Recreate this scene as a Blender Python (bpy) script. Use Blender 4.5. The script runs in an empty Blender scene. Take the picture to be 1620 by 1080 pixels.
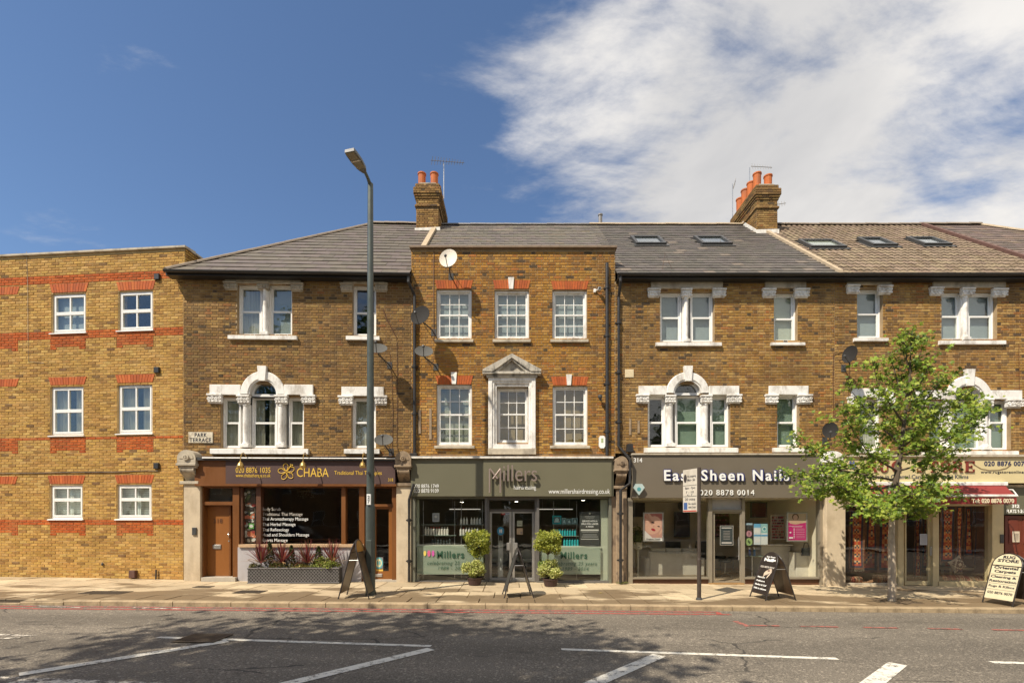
import bpy, math, random
import numpy as np
from mathutils import Vector, Matrix

random.seed(7)
rng = np.random.default_rng(7)
SC = bpy.context.scene
COL = SC.collection
rad = math.radians

# ------------------------------------------------------------------ camera
CAMZ, F, PX, PY = 1.88, 767.0, 810.0, 820.0      # eye height, focal length and principal point (photo pixels)
cam = bpy.data.objects.new('camera', bpy.data.cameras.new('camera'))
COL.objects.link(cam)
cam.location = (0, 0, CAMZ)
cam.rotation_euler = (rad(90), 0, 0)
cam.data.sensor_width = 36
cam.data.lens = F / 1620 * 36
cam.data.shift_y = (PY - 540) / 1620
cam.data.clip_start = 0.05
cam.data.clip_end = 2000
SC.camera = cam

# ------------------------------------------------------------------ light
SUN_TRAVEL = Vector((0.60, 0.57, -1.0)).normalized()
sl = bpy.data.lights.new('sun', 'SUN')
sl.energy = 5.0
sl.angle = rad(0.5)
sl.color = (1.0, 0.90, 0.75)
sun = bpy.data.objects.new('sun', sl)
COL.objects.link(sun)
sun.location = (-20, -20, 40)
sun.rotation_euler = SUN_TRAVEL.to_track_quat('-Z', 'Y').to_euler()
SUN_EL = math.asin(-SUN_TRAVEL.z)
SUN_ROT = math.atan2(-SUN_TRAVEL.x, -SUN_TRAVEL.y)

world = bpy.data.worlds.new('World')
SC.world = world
world.use_nodes = True
SC.view_settings.view_transform = 'Standard'
SC.view_settings.look = 'None'
SC.view_settings.exposure = 0.36
SC.view_settings.gamma = 1
SC.view_settings.use_curve_mapping = False
SC.cycles.transparent_max_bounces = 24
SC.cycles.max_bounces = 8
SC.cycles.diffuse_bounces = 5
SC.cycles.use_denoising = True


class NT:
    """small helper for node trees"""
    def __init__(self, tree):
        self.t = tree
        for n in list(tree.nodes):
            tree.nodes.remove(n)

    def n(self, kind, **kw):
        nd = self.t.nodes.new(kind)
        ins = kw.pop('ins', {})
        for k, v in kw.items():
            setattr(nd, k, v)
        for k, v in ins.items():
            self.set(nd, k, v)
        return nd

    def set(self, nd, k, v):
        sock = nd.inputs[k]
        if isinstance(v, bpy.types.NodeSocket):
            self.t.links.new(v, sock)
        elif isinstance(v, bpy.types.Node):
            self.t.links.new(v.outputs[0], sock)
        else:
            sock.default_value = v

    def math(self, op, a, b=0.0, c=None, clamp=False):
        nd = self.n('ShaderNodeMath', operation=op, use_clamp=clamp)
        self.set(nd, 0, a)
        self.set(nd, 1, b)
        if c is not None:
            self.set(nd, 2, c)
        return nd.outputs[0]

    def mix(self, fac, a, b, blend='MIX'):
        nd = self.n('ShaderNodeMix', data_type='RGBA', blend_type=blend)
        self.set(nd, 0, fac)
        self.set(nd, 6, a)
        self.set(nd, 7, b)
        return nd.outputs[2]

    def noise(self, vec, scale, detail=4, rough=0.5, dist=0.0):
        nd = self.n('ShaderNodeTexNoise')
        if vec is not None:
            self.set(nd, 'Vector', vec)
        nd.inputs['Scale'].default_value = scale
        nd.inputs['Detail'].default_value = detail
        nd.inputs['Roughness'].default_value = rough
        nd.inputs['Distortion'].default_value = dist
        return nd.outputs['Fac']

    def ramp(self, fac, stops, interp='LINEAR'):
        nd = self.n('ShaderNodeValToRGB')
        cr = nd.color_ramp
        cr.interpolation = interp
        while len(cr.elements) < len(stops):
            cr.elements.new(0.5)
        for e, (p, c) in zip(cr.elements, stops):
            e.position = p
            e.color = tuple(c) + (1,) if len(c) == 3 else c
        self.set(nd, 0, fac)
        return nd.outputs[0]

    def mapping(self, vec, scale=(1, 1, 1), loc=(0, 0, 0), rot=(0, 0, 0)):
        nd = self.n('ShaderNodeMapping')
        self.set(nd, 0, vec)
        nd.inputs['Scale'].default_value = scale
        nd.inputs['Location'].default_value = loc
        nd.inputs['Rotation'].default_value = rot
        return nd.outputs[0]


# sky: Nishita daylight with procedural broken cloud over the right-hand (eastern) half
w = NT(world.node_tree)
sky = w.n('ShaderNodeTexSky', sky_type='NISHITA', sun_disc=False)
sky.sun_elevation = SUN_EL
sky.sun_rotation = SUN_ROT
sky.air_density = 1.0
sky.dust_density = 0.25
sky.ozone_density = 1.6
tc = w.n('ShaderNodeTexCoord')
dirv = tc.outputs['Generated']
sep = w.n('ShaderNodeSeparateXYZ', ins={0: dirv})
zz = w.math('MAXIMUM', sep.outputs[2], 0.02)
den = w.math('ADD', zz, 0.16)
px_ = w.math('DIVIDE', sep.outputs[0], den)
py_ = w.math('DIVIDE', sep.outputs[1], den)
pl = w.n('ShaderNodeCombineXYZ', ins={0: px_, 1: py_, 2: 0.0}).outputs[0]
rotd = w.mapping(pl, scale=(1.0, 1.5, 1), rot=(0, 0, rad(-32)), loc=(3.1, 0.4, 0))
nA = w.noise(rotd, 1.5, 9, 0.60, 0.25)
nB = w.noise(w.mapping(pl, loc=(7, 2, 0)), 0.42, 3, 0.5, 0.0)
nC = w.noise(w.mapping(pl, scale=(1, 2.2, 1), loc=(1, 5, 0), rot=(0, 0, rad(-38))), 2.6, 8, 0.62, 0.4)
# coverage grows from the left of the sky to the right
cov = w.n('ShaderNodeMapRange', interpolation_type='SMOOTHSTEP', ins={0: sep.outputs[0], 1: -0.42, 2: 0.46, 3: -0.40, 4: 0.26}).outputs[0]
cov = w.math('ADD', cov, w.n('ShaderNodeMapRange', interpolation_type='SMOOTHSTEP', ins={0: sep.outputs[1], 1: 0.1, 2: -0.7, 3: 0.0, 4: 0.30}).outputs[0])
s1 = w.math('MULTIPLY_ADD', w.math('SUBTRACT', nA, 0.5), 1.7, cov)
s2 = w.math('MULTIPLY_ADD', w.math('SUBTRACT', nB, 0.5), 0.9, s1)
s3 = w.math('MULTIPLY_ADD', w.math('SUBTRACT', nC, 0.5), 0.95, s2)
dens = w.n('ShaderNodeMapRange', interpolation_type='SMOOTHSTEP', ins={0: s3, 1: -0.16, 2: 0.36, 3: 0.0, 4: 1.0}).outputs[0]
shade = w.noise(w.mapping(pl, loc=(2, 9, 0)), 1.4, 6, 0.55, 0.3)
ccol = w.ramp(shade, [(0.30, (4.0, 4.0, 4.1)), (0.50, (5.8, 5.65, 5.5)), (0.68, (7.0, 6.75, 6.45))])
skyc = w.mix(1.0, sky.outputs[0], (0.82, 0.90, 0.99, 1), 'MULTIPLY')
final = w.mix(dens, skyc, ccol)
bg = w.n('ShaderNodeBackground', ins={0: final, 1: 0.112})
out = w.n('ShaderNodeOutputWorld', ins={0: bg.outputs[0]})

# ------------------------------------------------------------------ materials
MATS = {}


def mat(name, color=(0.5, 0.5, 0.5), rough=0.7, var=0.12, scale=6.0, bump=0.0, bscale=60.0, metal=0.0,
        dirt=None, dirt_amt=0.0, dirt_scale=2.5, spec=0.5, emit=None, transl=0.0, attr=False, coords='Object', stretch=(1, 1, 1)):
    if name in MATS:
        return MATS[name]
    m = bpy.data.materials.new(name)
    m.use_nodes = True
    t = NT(m.node_tree)
    tcn = t.n('ShaderNodeTexCoord').outputs[coords]
    base = tuple(color) + (1,)
    if attr:
        base = t.n('ShaderNodeAttribute', attribute_name='tint').outputs['Color']
        if color != (0.5, 0.5, 0.5):
            base = t.mix(1.0, base, tuple(color) + (1,), 'MULTIPLY')
    nz = t.noise(t.mapping(tcn, scale=stretch), scale, 6, 0.6)
    k = t.n('ShaderNodeMapRange', ins={0: nz, 1: 0.25, 2: 0.75, 3: 1 - var, 4: 1 + var}).outputs[0]
    kk = t.n('ShaderNodeCombineColor', ins={0: k, 1: k, 2: k}).outputs[0]
    c = t.mix(1.0, base, kk, 'MULTIPLY')
    if dirt:
        nd = t.noise(t.mapping(tcn, scale=(1, 1, 0.45)), dirt_scale, 8, 0.65)
        f = t.n('ShaderNodeMapRange', interpolation_type='SMOOTHSTEP', ins={0: nd, 1: 0.46, 2: 0.68, 3: 0.0, 4: dirt_amt}).outputs[0]
        c = t.mix(f, c, tuple(dirt) + (1,))
    b = t.n('ShaderNodeBsdfPrincipled')
    t.set(b, 'Base Color', c)
    rn = t.n('ShaderNodeMapRange', ins={0: nz, 1: 0.2, 2: 0.8, 3: max(0.02, rough - 0.08), 4: min(1, rough + 0.08)}).outputs[0]
    t.set(b, 'Roughness', rn)
    t.set(b, 'Metallic', metal)
    b.inputs['Specular IOR Level'].default_value = spec
    if emit:
        b.inputs['Emission Color'].default_value = tuple(emit[:3]) + (1,)
        b.inputs['Emission Strength'].default_value = emit[3]
    if bump:
        bn = t.noise(tcn, bscale, 4, 0.6)
        bp = t.n('ShaderNodeBump', ins={'Strength': 0.6, 'Distance': bump, 'Height': bn})
        t.set(b, 'Normal', bp.outputs[0])
    sh = b.outputs[0]
    if transl:
        tr = t.n('ShaderNodeBsdfTranslucent', ins={0: c})
        sh = t.n('ShaderNodeMixShader', ins={0: transl, 1: sh, 2: tr.outputs[0]}).outputs[0]
    t.n('ShaderNodeOutputMaterial', ins={0: sh})
    MATS[name] = m
    return m


def glass(name, tint=(0.93, 0.96, 0.94), ior=1.75, rough=0.0, wav=0.0):
    if name in MATS:
        return MATS[name]
    m = bpy.data.materials.new(name)
    m.use_nodes = True
    t = NT(m.node_tree)
    tr = t.n('ShaderNodeBsdfTransparent', ins={0: tuple(tint) + (1,)})
    gl = t.n('ShaderNodeBsdfGlossy', ins={0: (1, 1, 1, 1), 1: rough})
    bf = t.n('ShaderNodeNewGeometry').outputs['Backfacing']
    fr = t.n('ShaderNodeFresnel', ins={0: t.math('POWER', ior, t.math('MULTIPLY_ADD', bf, -2.0, 1.0))})
    if wav:
        tcn = t.n('ShaderNodeTexCoord').outputs['Object']
        nz = t.noise(tcn, 2.2, 2, 0.4)
        bp = t.n('ShaderNodeBump', ins={'Strength': 0.5, 'Distance': wav, 'Height': nz})
        t.set(gl, 'Normal', bp.outputs[0])
    mx = t.n('ShaderNodeMixShader', ins={0: fr.outputs[0], 1: tr.outputs[0], 2: gl.outputs[0]})
    t.n('ShaderNodeOutputMaterial', ins={0: mx.outputs[0]})
    MATS[name] = m
    return m


def brick_mat(name, warm=1.0, soot=0.35, mott=0.8):
    """bricks: the tint of each brick comes from the mesh, the material adds grain, soot and old repairs"""
    m = bpy.data.materials.new(name)
    m.use_nodes = True
    t = NT(m.node_tree)
    geo = t.n('ShaderNodeNewGeometry').outputs['Position']
    tint = t.n('ShaderNodeAttribute', attribute_name='tint').outputs['Color']
    n1 = t.noise(geo, 14.0, 6, 0.7)
    k = t.n('ShaderNodeMapRange', ins={0: n1, 1: 0.25, 2: 0.75, 3: 0.66, 4: 1.3}).outputs[0]
    kk = t.n('ShaderNodeCombineColor', ins={0: k, 1: k, 2: k}).outputs[0]
    c = t.mix(1.0, tint, kk, 'MULTIPLY')
    n2 = t.noise(t.mapping(geo, scale=(1, 1, 0.7)), 0.55, 7, 0.62)
    f = t.n('ShaderNodeMapRange', interpolation_type='SMOOTHSTEP', ins={0: n2, 1: 0.45, 2: 0.70, 3: 0.0, 4: soot}).outputs[0]
    c = t.mix(f, c, (0.09, 0.06, 0.03, 1))
    n3 = t.noise(t.mapping(geo, loc=(5, 0, 3)), 0.9, 6, 0.6)
    f3 = t.n('ShaderNodeMapRange', interpolation_type='SMOOTHSTEP', ins={0: n3, 1: 0.5, 2: 0.72, 3: 0.0, 4: 0.28 * mott}).outputs[0]
    c = t.mix(f3, c, (0.62, 0.42, 0.17, 1))
    n4 = t.noise(t.mapping(geo, scale=(3.2, 3.2, 0.28), loc=(1, 0, 7)), 1.0, 6, 0.65)
    f4 = t.n('ShaderNodeMapRange', interpolation_type='SMOOTHSTEP', ins={0: n4, 1: 0.52, 2: 0.70, 3: 0.0, 4: soot * 1.1}).outputs[0]
    c = t.mix(f4, c, (0.10, 0.065, 0.035, 1))
    b = t.n('ShaderNodeBsdfPrincipled')
    t.set(b, 'Base Color', c)
    b.inputs['Roughness'].default_value = 0.88
    b.inputs['Specular IOR Level'].default_value = 0.25
    bn = t.noise(geo, 90.0, 3, 0.6)
    bp = t.n('ShaderNodeBump', ins={'Strength': 0.7, 'Distance': 0.004, 'Height': bn})
    t.set(b, 'Normal', bp.outputs[0])
    t.n('ShaderNodeOutputMaterial', ins={0: b.outputs[0]})
    MATS[name] = m
    return m


M_white = mat('white_paint', (0.80, 0.79, 0.75), 0.45, 0.06, 5, dirt=(0.40, 0.33, 0.24), dirt_amt=0.5, dirt_scale=5)
M_upvc = mat('white_upvc', (0.82, 0.81, 0.77), 0.30, 0.03, 5, dirt=(0.6, 0.55, 0.45), dirt_amt=0.12)
M_stone = mat('weathered_stone', (0.47, 0.41, 0.31), 0.85, 0.2, 7, bump=0.004, dirt=(0.16, 0.13, 0.10), dirt_amt=0.6)
M_whstone = mat('painted_stone', (0.80, 0.78, 0.73), 0.6, 0.08, 6, bump=0.004, bscale=30, dirt=(0.26, 0.21, 0.15), dirt_amt=0.6, dirt_scale=4)
M_cream = mat('cream_render', (0.56, 0.46, 0.32), 0.8, 0.12, 4, bump=0.004, bscale=25, dirt=(0.30, 0.22, 0.13), dirt_amt=0.45)
M_brownst = mat('worn_brown_stone', (0.30, 0.22, 0.14), 0.85, 0.25, 9, bump=0.006, bscale=25, dirt=(0.07, 0.05, 0.04), dirt_amt=0.7, dirt_scale=6)
M_black = mat('black_iron', (0.025, 0.023, 0.022), 0.45, 0.2, 12)
M_dkgrey = mat('dark_grey_metal', (0.07, 0.07, 0.068), 0.45, 0.15, 10, metal=0.3)
M_lead = mat('lead', (0.22, 0.21, 0.20), 0.6, 0.2, 8, metal=0.4)
M_flash = mat('white_flashing', (0.72, 0.69, 0.62), 0.7, 0.2, 12, dirt=(0.3, 0.26, 0.2), dirt_amt=0.5, dirt_scale=6)
M_lampgrey = mat('grey_green_lamp_paint', (0.085, 0.10, 0.088), 0.4, 0.15, 5, metal=0.35, dirt=(0.07, 0.07, 0.06), dirt_amt=0.4)
M_alu = mat('aluminium', (0.55, 0.54, 0.51), 0.35, 0.08, 5, metal=0.8)
M_terra = mat('terracotta', (0.50, 0.125, 0.022), 0.75, 0.15, 9, dirt=(0.16, 0.08, 0.05), dirt_amt=0.5)
M_mortar = mat('old_mortar', (0.34, 0.24, 0.13), 0.95, 0.25, 7, bump=0.004, bscale=50, dirt=(0.16, 0.12, 0.08), dirt_amt=0.45)
M_mortarA = mat('pale_mortar', (0.56, 0.40, 0.19), 0.95, 0.15, 7, bump=0.004, bscale=50, dirt=(0.34, 0.24, 0.12), dirt_amt=0.5)
M_brick = brick_mat('stock_brick', soot=0.42)
M_brickA = brick_mat('modern_yellow_brick', soot=0.12, mott=0.5)
M_brickC = brick_mat('orange_stock_brick', soot=0.30, mott=0.7)
M_redbrick = mat('red_rubbed_brick', attr=True, rough=0.85, var=0.2, scale=15, bump=0.003)
M_slate = mat('roof_slate', attr=True, rough=0.62, var=0.2, scale=6, bump=0.003, bscale=40)
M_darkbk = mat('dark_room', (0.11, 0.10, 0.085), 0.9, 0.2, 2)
M_glass = glass('window_glass', wav=0.01, ior=1.5)
M_glassU = glass('upper_window_glass', wav=0.015, ior=1.65)
M_shopglass = glass('shop_glass', tint=(0.97, 0.98, 0.97), ior=1.50, wav=0.003)
M_blindgrey = mat('grey_blind', (0.30, 0.33, 0.35), 0.85, 0.06, 3)
M_blindw = mat('pale_blind', (0.50, 0.50, 0.42), 0.85, 0.06, 3)
M_blindgreen = mat('sage_blind', (0.22, 0.28, 0.22), 0.85, 0.06, 3)
M_curtain = mat('net_curtain', (0.50, 0.47, 0.40), 0.9, 0.35, 5, stretch=(6, 6, 0.2))
M_concrete = mat('concrete', (0.42, 0.38, 0.31), 0.9, 0.15, 6, bump=0.003)
M_wtext = mat('white_lettering', (0.82, 0.82, 0.78), 0.5, 0.02)
M_gold = mat('gold_lettering', (0.72, 0.47, 0.07), 0.45, 0.05)
M_btext = mat('black_lettering', (0.02, 0.02, 0.03), 0.5, 0.02)


# ------------------------------------------------------------------ mesh building
class MB:
    def __init__(self):
        self.v, self.f, self.mi, self.tn = [], [], [], []

    def face(self, idx, m=0, t=None):
        self.f.append(idx)
        self.mi.append(m)
        self.tn.append(t)

    def add(self, vs):
        o = len(self.v)
        self.v.extend(tuple(p) for p in vs)
        return o

    def quad(self, a, b, c, d, m=0, t=None):
        o = self.add([a, b, c, d])
        self.face((o, o + 1, o + 2, o + 3), m, t)

    def box(self, x0, x1, y0, y1, z0, z1, m=0, t=None, T=None, back=True):
        if x1 < x0: x0, x1 = x1, x0
        if y1 < y0: y0, y1 = y1, y0
        if z1 < z0: z0, z1 = z1, z0
        p = [(x0, y0, z0), (x1, y0, z0), (x1, y0, z1), (x0, y0, z1), (x0, y1, z0), (x1, y1, z0), (x1, y1, z1), (x0, y1, z1)]
        if T: p = [T(*q) for q in p]
        o = self.add(p)
        fs = [(0, 1, 2, 3), (1, 5, 6, 2), (4, 0, 3, 7), (3, 2, 6, 7), (4, 5, 1, 0)]
        if back: fs.append((5, 4, 7, 6))
        for q in fs:
            self.face(tuple(o + i for i in q), m, t)

    def cbox(self, x0, x1, y0, y1, z0, z1, c=0.008, m=0, t=None):
        """box whose front edges are chamfered"""
        if x1 < x0: x0, x1 = x1, x0
        if z1 < z0: z0, z1 = z1, z0
        c = min(c, (x1 - x0) * .4, (z1 - z0) * .4)
        p = [(x0 + c, y0, z0 + c), (x1 - c, y0, z0 + c), (x1 - c, y0, z1 - c), (x0 + c, y0, z1 - c),
             (x0, y0 + c, z0), (x1, y0 + c, z0), (x1, y0 + c, z1), (x0, y0 + c, z1),
             (x0, y1, z0), (x1, y1, z0), (x1, y1, z1), (x0, y1, z1)]
        o = self.add(p)
        for q in [(0, 1, 2, 3), (0, 4, 5, 1), (1, 5, 6, 2), (2, 6, 7, 3), (3, 7, 4, 0), (4, 8, 9, 5), (5, 9, 10, 6), (6, 10, 11, 7), (7, 11, 8, 4), (9, 8, 11, 10)]:
            self.face(tuple(o + i for i in q), m, t)

    def prism(self, pts, y0, y1, m=0, t=None, axis='y', cap=True):
        """pts (a,b) outline, extruded along an axis"""
        n = len(pts)
        def P(a, b, c):
            return (a, c, b) if axis == 'y' else ((c, a, b) if axis == 'x' else (a, b, c))
        o = self.add([P(a, b, y0) for a, b in pts] + [P(a, b, y1) for a, b in pts])
        for i in range(n):
            j = (i + 1) % n
            self.face((o + i, o + j, o + n + j, o + n + i), m, t)
        if cap:
            self.face(tuple(o + i for i in range(n))[::-1], m, t)
            self.face(tuple(o + n + i for i in range(n)), m, t)

    def tube(self, pts, r, n=8, m=0, t=None, cap=True):
        pts = [Vector(p) for p in pts]
        rs = r if isinstance(r, (list, tuple)) else [r] * len(pts)
        rings = []
        up = Vector((0, 0, 1))
        for i, p in enumerate(pts):
            d = (pts[min(i + 1, len(pts) - 1)] - pts[max(i - 1, 0)])
            d = d.normalized() if d.length > 1e-9 else up
            a = d.cross(up)
            if a.length < 0.05: a = d.cross(Vector((0, 1, 0)))
            a.normalize()
            b = d.cross(a)
            rings.append(self.add([p + (a * math.cos(k * 2 * math.pi / n) + b * math.sin(k * 2 * math.pi / n)) * rs[i] for k in range(n)]))
        for q in range(len(rings) - 1):
            for k in range(n):
                j = (k + 1) % n
                self.face((rings[q] + k, rings[q] + j, rings[q + 1] + j, rings[q + 1] + k), m, t)
        if cap:
            self.face(tuple(rings[0] + k for k in range(n))[::-1], m, t)
            self.face(tuple(rings[-1] + k for k in range(n)), m, t)

    def lathe(self, prof, c=(0, 0, 0), n=16, m=0, t=None, axis='z', sx=1.0):
        rings = []
        for r, h in prof:
            ring = []
            for k in range(n):
                a = k * 2 * math.pi / n
                if axis == 'z': q = (c[0] + r * math.cos(a) * sx, c[1] + r * math.sin(a), c[2] + h)
                elif axis == 'y': q = (c[0] + r * math.cos(a) * sx, c[1] + h, c[2] + r * math.sin(a))
                else: q = (c[0] + h, c[1] + r * math.cos(a), c[2] + r * math.sin(a))
                ring.append(q)
            rings.append(self.add(ring))
        for q in range(len(rings) - 1):
            for k in range(n):
                j = (k + 1) % n
                self.face((rings[q] + k, rings[q] + j, rings[q + 1] + j, rings[q + 1] + k), m, t)
        self.face(tuple(rings[0] + k for k in range(n))[::-1], m, t)
        self.face(tuple(rings[-1] + k for k in range(n)), m, t)

    def ball(self, c, rx, ry=None, rz=None, n=8, m=0, t=None):
        ry = rx if ry is None else ry
        rz = rx if rz is None else rz
        k = max(3, n // 2)
        rings = []
        for i in range(k + 1):
            a = math.pi * i / k
            rr, h = max(math.sin(a), 0.02), math.cos(a)
            rings.append(self.add([(c[0] + rx * rr * math.cos(j * 2 * math.pi / n), c[1] + ry * rr * math.sin(j * 2 * math.pi / n), c[2] + rz * h) for j in range(n)]))
        for q in range(k):
            for j in range(n):
                jj = (j + 1) % n
                self.face((rings[q] + j, rings[q + 1] + j, rings[q + 1] + jj, rings[q] + jj), m, t)

    def mesh(self, name, mats, smooth=False):
        me = bpy.data.meshes.new(name)
        me.from_pydata(self.v, [], self.f)
        if not isinstance(mats, (list, tuple)): mats = [mats]
        for x in mats: me.materials.append(x)
        if any(self.mi):
            me.polygons.foreach_set('material_index', self.mi)
        if any(x is not None for x in self.tn):
            at = me.attributes.new('tint', 'FLOAT_COLOR', 'FACE')
            buf = np.ones((len(self.f), 4), dtype=np.float32)
            for i, x in enumerate(self.tn):
                if x is not None: buf[i, :3] = x
            at.data.foreach_set('color', buf.ravel())
        if smooth:
            me.polygons.foreach_set('use_smooth', [True] * len(self.f))
        me.update()
        return me

    def build(self, name, mats, parent=None, smooth=False, loc=None, **kw):
        o = bpy.data.objects.new(name, self.mesh(name, mats, smooth))
        COL.objects.link(o)
        if smooth == 'auto' or smooth == 35:
            pass
        if parent is not None: o.parent = parent
        if loc is not None: o.location = loc
        return tag(o, **kw)


def tag(o, label=None, cat=None, group=None, kind=None):
    if label: o['label'] = label
    if cat: o['category'] = cat
    if group: o['group'] = group
    if kind: o['kind'] = kind
    return o


def thing(name, label, cat, loc=(0, 0, 0), rz=0.0, group=None, kind=None):
    o = bpy.data.objects.new(name, None)
    COL.objects.link(o)
    o.empty_display_size = 0.2
    o.location = loc
    o.rotation_euler = (0, 0, rz)
    return tag(o, label, cat, group, kind)


def inst(name, me, parent, loc=(0, 0, 0), rot=(0, 0, 0), scale=None):
    o = bpy.data.objects.new(name, me)
    COL.objects.link(o)
    if parent is not None: o.parent = parent
    o.location = loc
    o.rotation_euler = rot
    if scale: o.scale = scale
    return o


def np_mesh(name, verts, faces_n, mats, tint=None, smooth=False):
    """verts (N,3) array of consecutive polygons with faces_n corners each"""
    me = bpy.data.meshes.new(name)
    nv = len(verts)
    nf = nv // faces_n
    me.vertices.add(nv)
    me.vertices.foreach_set('co', np.asarray(verts, dtype=np.float32).ravel())
    me.loops.add(nv)
    me.loops.foreach_set('vertex_index', np.arange(nv, dtype=np.int32))
    me.polygons.add(nf)
    me.polygons.foreach_set('loop_start', np.arange(0, nv, faces_n, dtype=np.int32))
    try:
        me.polygons.foreach_set('loop_total', np.full(nf, faces_n, dtype=np.int32))
    except Exception:
        pass
    for x in (mats if isinstance(mats, (list, tuple)) else [mats]): me.materials.append(x)
    if tint is not None:
        at = me.attributes.new('tint', 'FLOAT_COLOR', 'FACE')
        buf = np.ones((nf, 4), dtype=np.float32)
        buf[:, :3] = tint
        at.data.foreach_set('color', buf.ravel())
    me.update(calc_edges=True)
    me.validate()
    return me


def zg(x):            # the street falls gently to the right: top of the pavement
    return 0.115 - 0.0085 * x


def zr(x):            # road surface
    return 0.015 - 0.0085 * x


def road_pt(x, y, dz=0.0):
    """photo pixel -> point on the road surface"""
    a, c = (x - PX) / F, (PY - y) / F
    t = (0.015 + dz - CAMZ) / (c + 0.0085 * a)
    return Vector((a * t, t, CAMZ + c * t))


def pave_pt(x, y, dz=0.0):
    a, c = (x - PX) / F, (PY - y) / F
    t = (0.115 + dz - CAMZ) / (c + 0.0085 * a)
    return Vector((a * t, t, CAMZ + c * t))


def text_mesh(s, bold=0.0, extrude=0.0, shear=0.0, spacing=1.0):
    cu = bpy.data.curves.new('lettering', 'FONT')
    cu.body = s
    cu.offset = bold
    cu.extrude = extrude
    cu.shear = shear
    cu.space_character = spacing
    cu.resolution_u = 3
    ob = bpy.data.objects.new('tmp_text', cu)
    COL.objects.link(ob)
    bpy.context.view_layer.update()
    me = bpy.data.meshes.new_from_object(ob.evaluated_get(bpy.context.evaluated_depsgraph_get()))
    bpy.data.objects.remove(ob)
    bpy.data.curves.remove(cu)
    return me


def text_on(parent, s, x0, x1, z0, z1, y, m, depth=0.004, bold=0.0, shear=0.0, spacing=1.0, name='lettering', capfit=True, tilt=None, jit=0):
    """lettering fitted to a rectangle of the parent's local x-z plane, standing proud towards -y"""
    me = text_mesh(s, bold, 0.5, shear, spacing)
    n = len(me.vertices)
    co = np.zeros(n * 3, dtype=np.float32)
    me.vertices.foreach_get('co', co)
    co = co.reshape(-1, 3)
    mn, mx = co.min(0), co.max(0)
    u = (co[:, 0] - mn[0]) / (mx[0] - mn[0])
    v = (co[:, 1] - mn[1]) / (mx[1] - mn[1])
    d = (co[:, 2] - mn[2]) / max(mx[2] - mn[2], 1e-6)
    res = np.stack([x0 + u * (x1 - x0), y + 0.0005 - d * depth, z0 + v * (z1 - z0)], 1)
    me.vertices.foreach_set('co', res.astype(np.float32).ravel())
    me.materials.clear()
    me.materials.append(m)
    me.update()
    me.name = name
    o = inst(name, me, parent)
    return o

# ------------------------------------------------------------------ ground, road and pavements
XW = 60


def sheet(name, y0, y1, dz, m, x0=-XW, x1=XW, parent=None, **kw):
    mb = MB()
    mb.quad((x0, y0, -0.0085 * x0 + dz), (x1, y0, -0.0085 * x1 + dz), (x1, y1, -0.0085 * x1 + dz), (x0, y1, -0.0085 * x0 + dz))
    return mb.build(name, m, parent, **kw)


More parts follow.
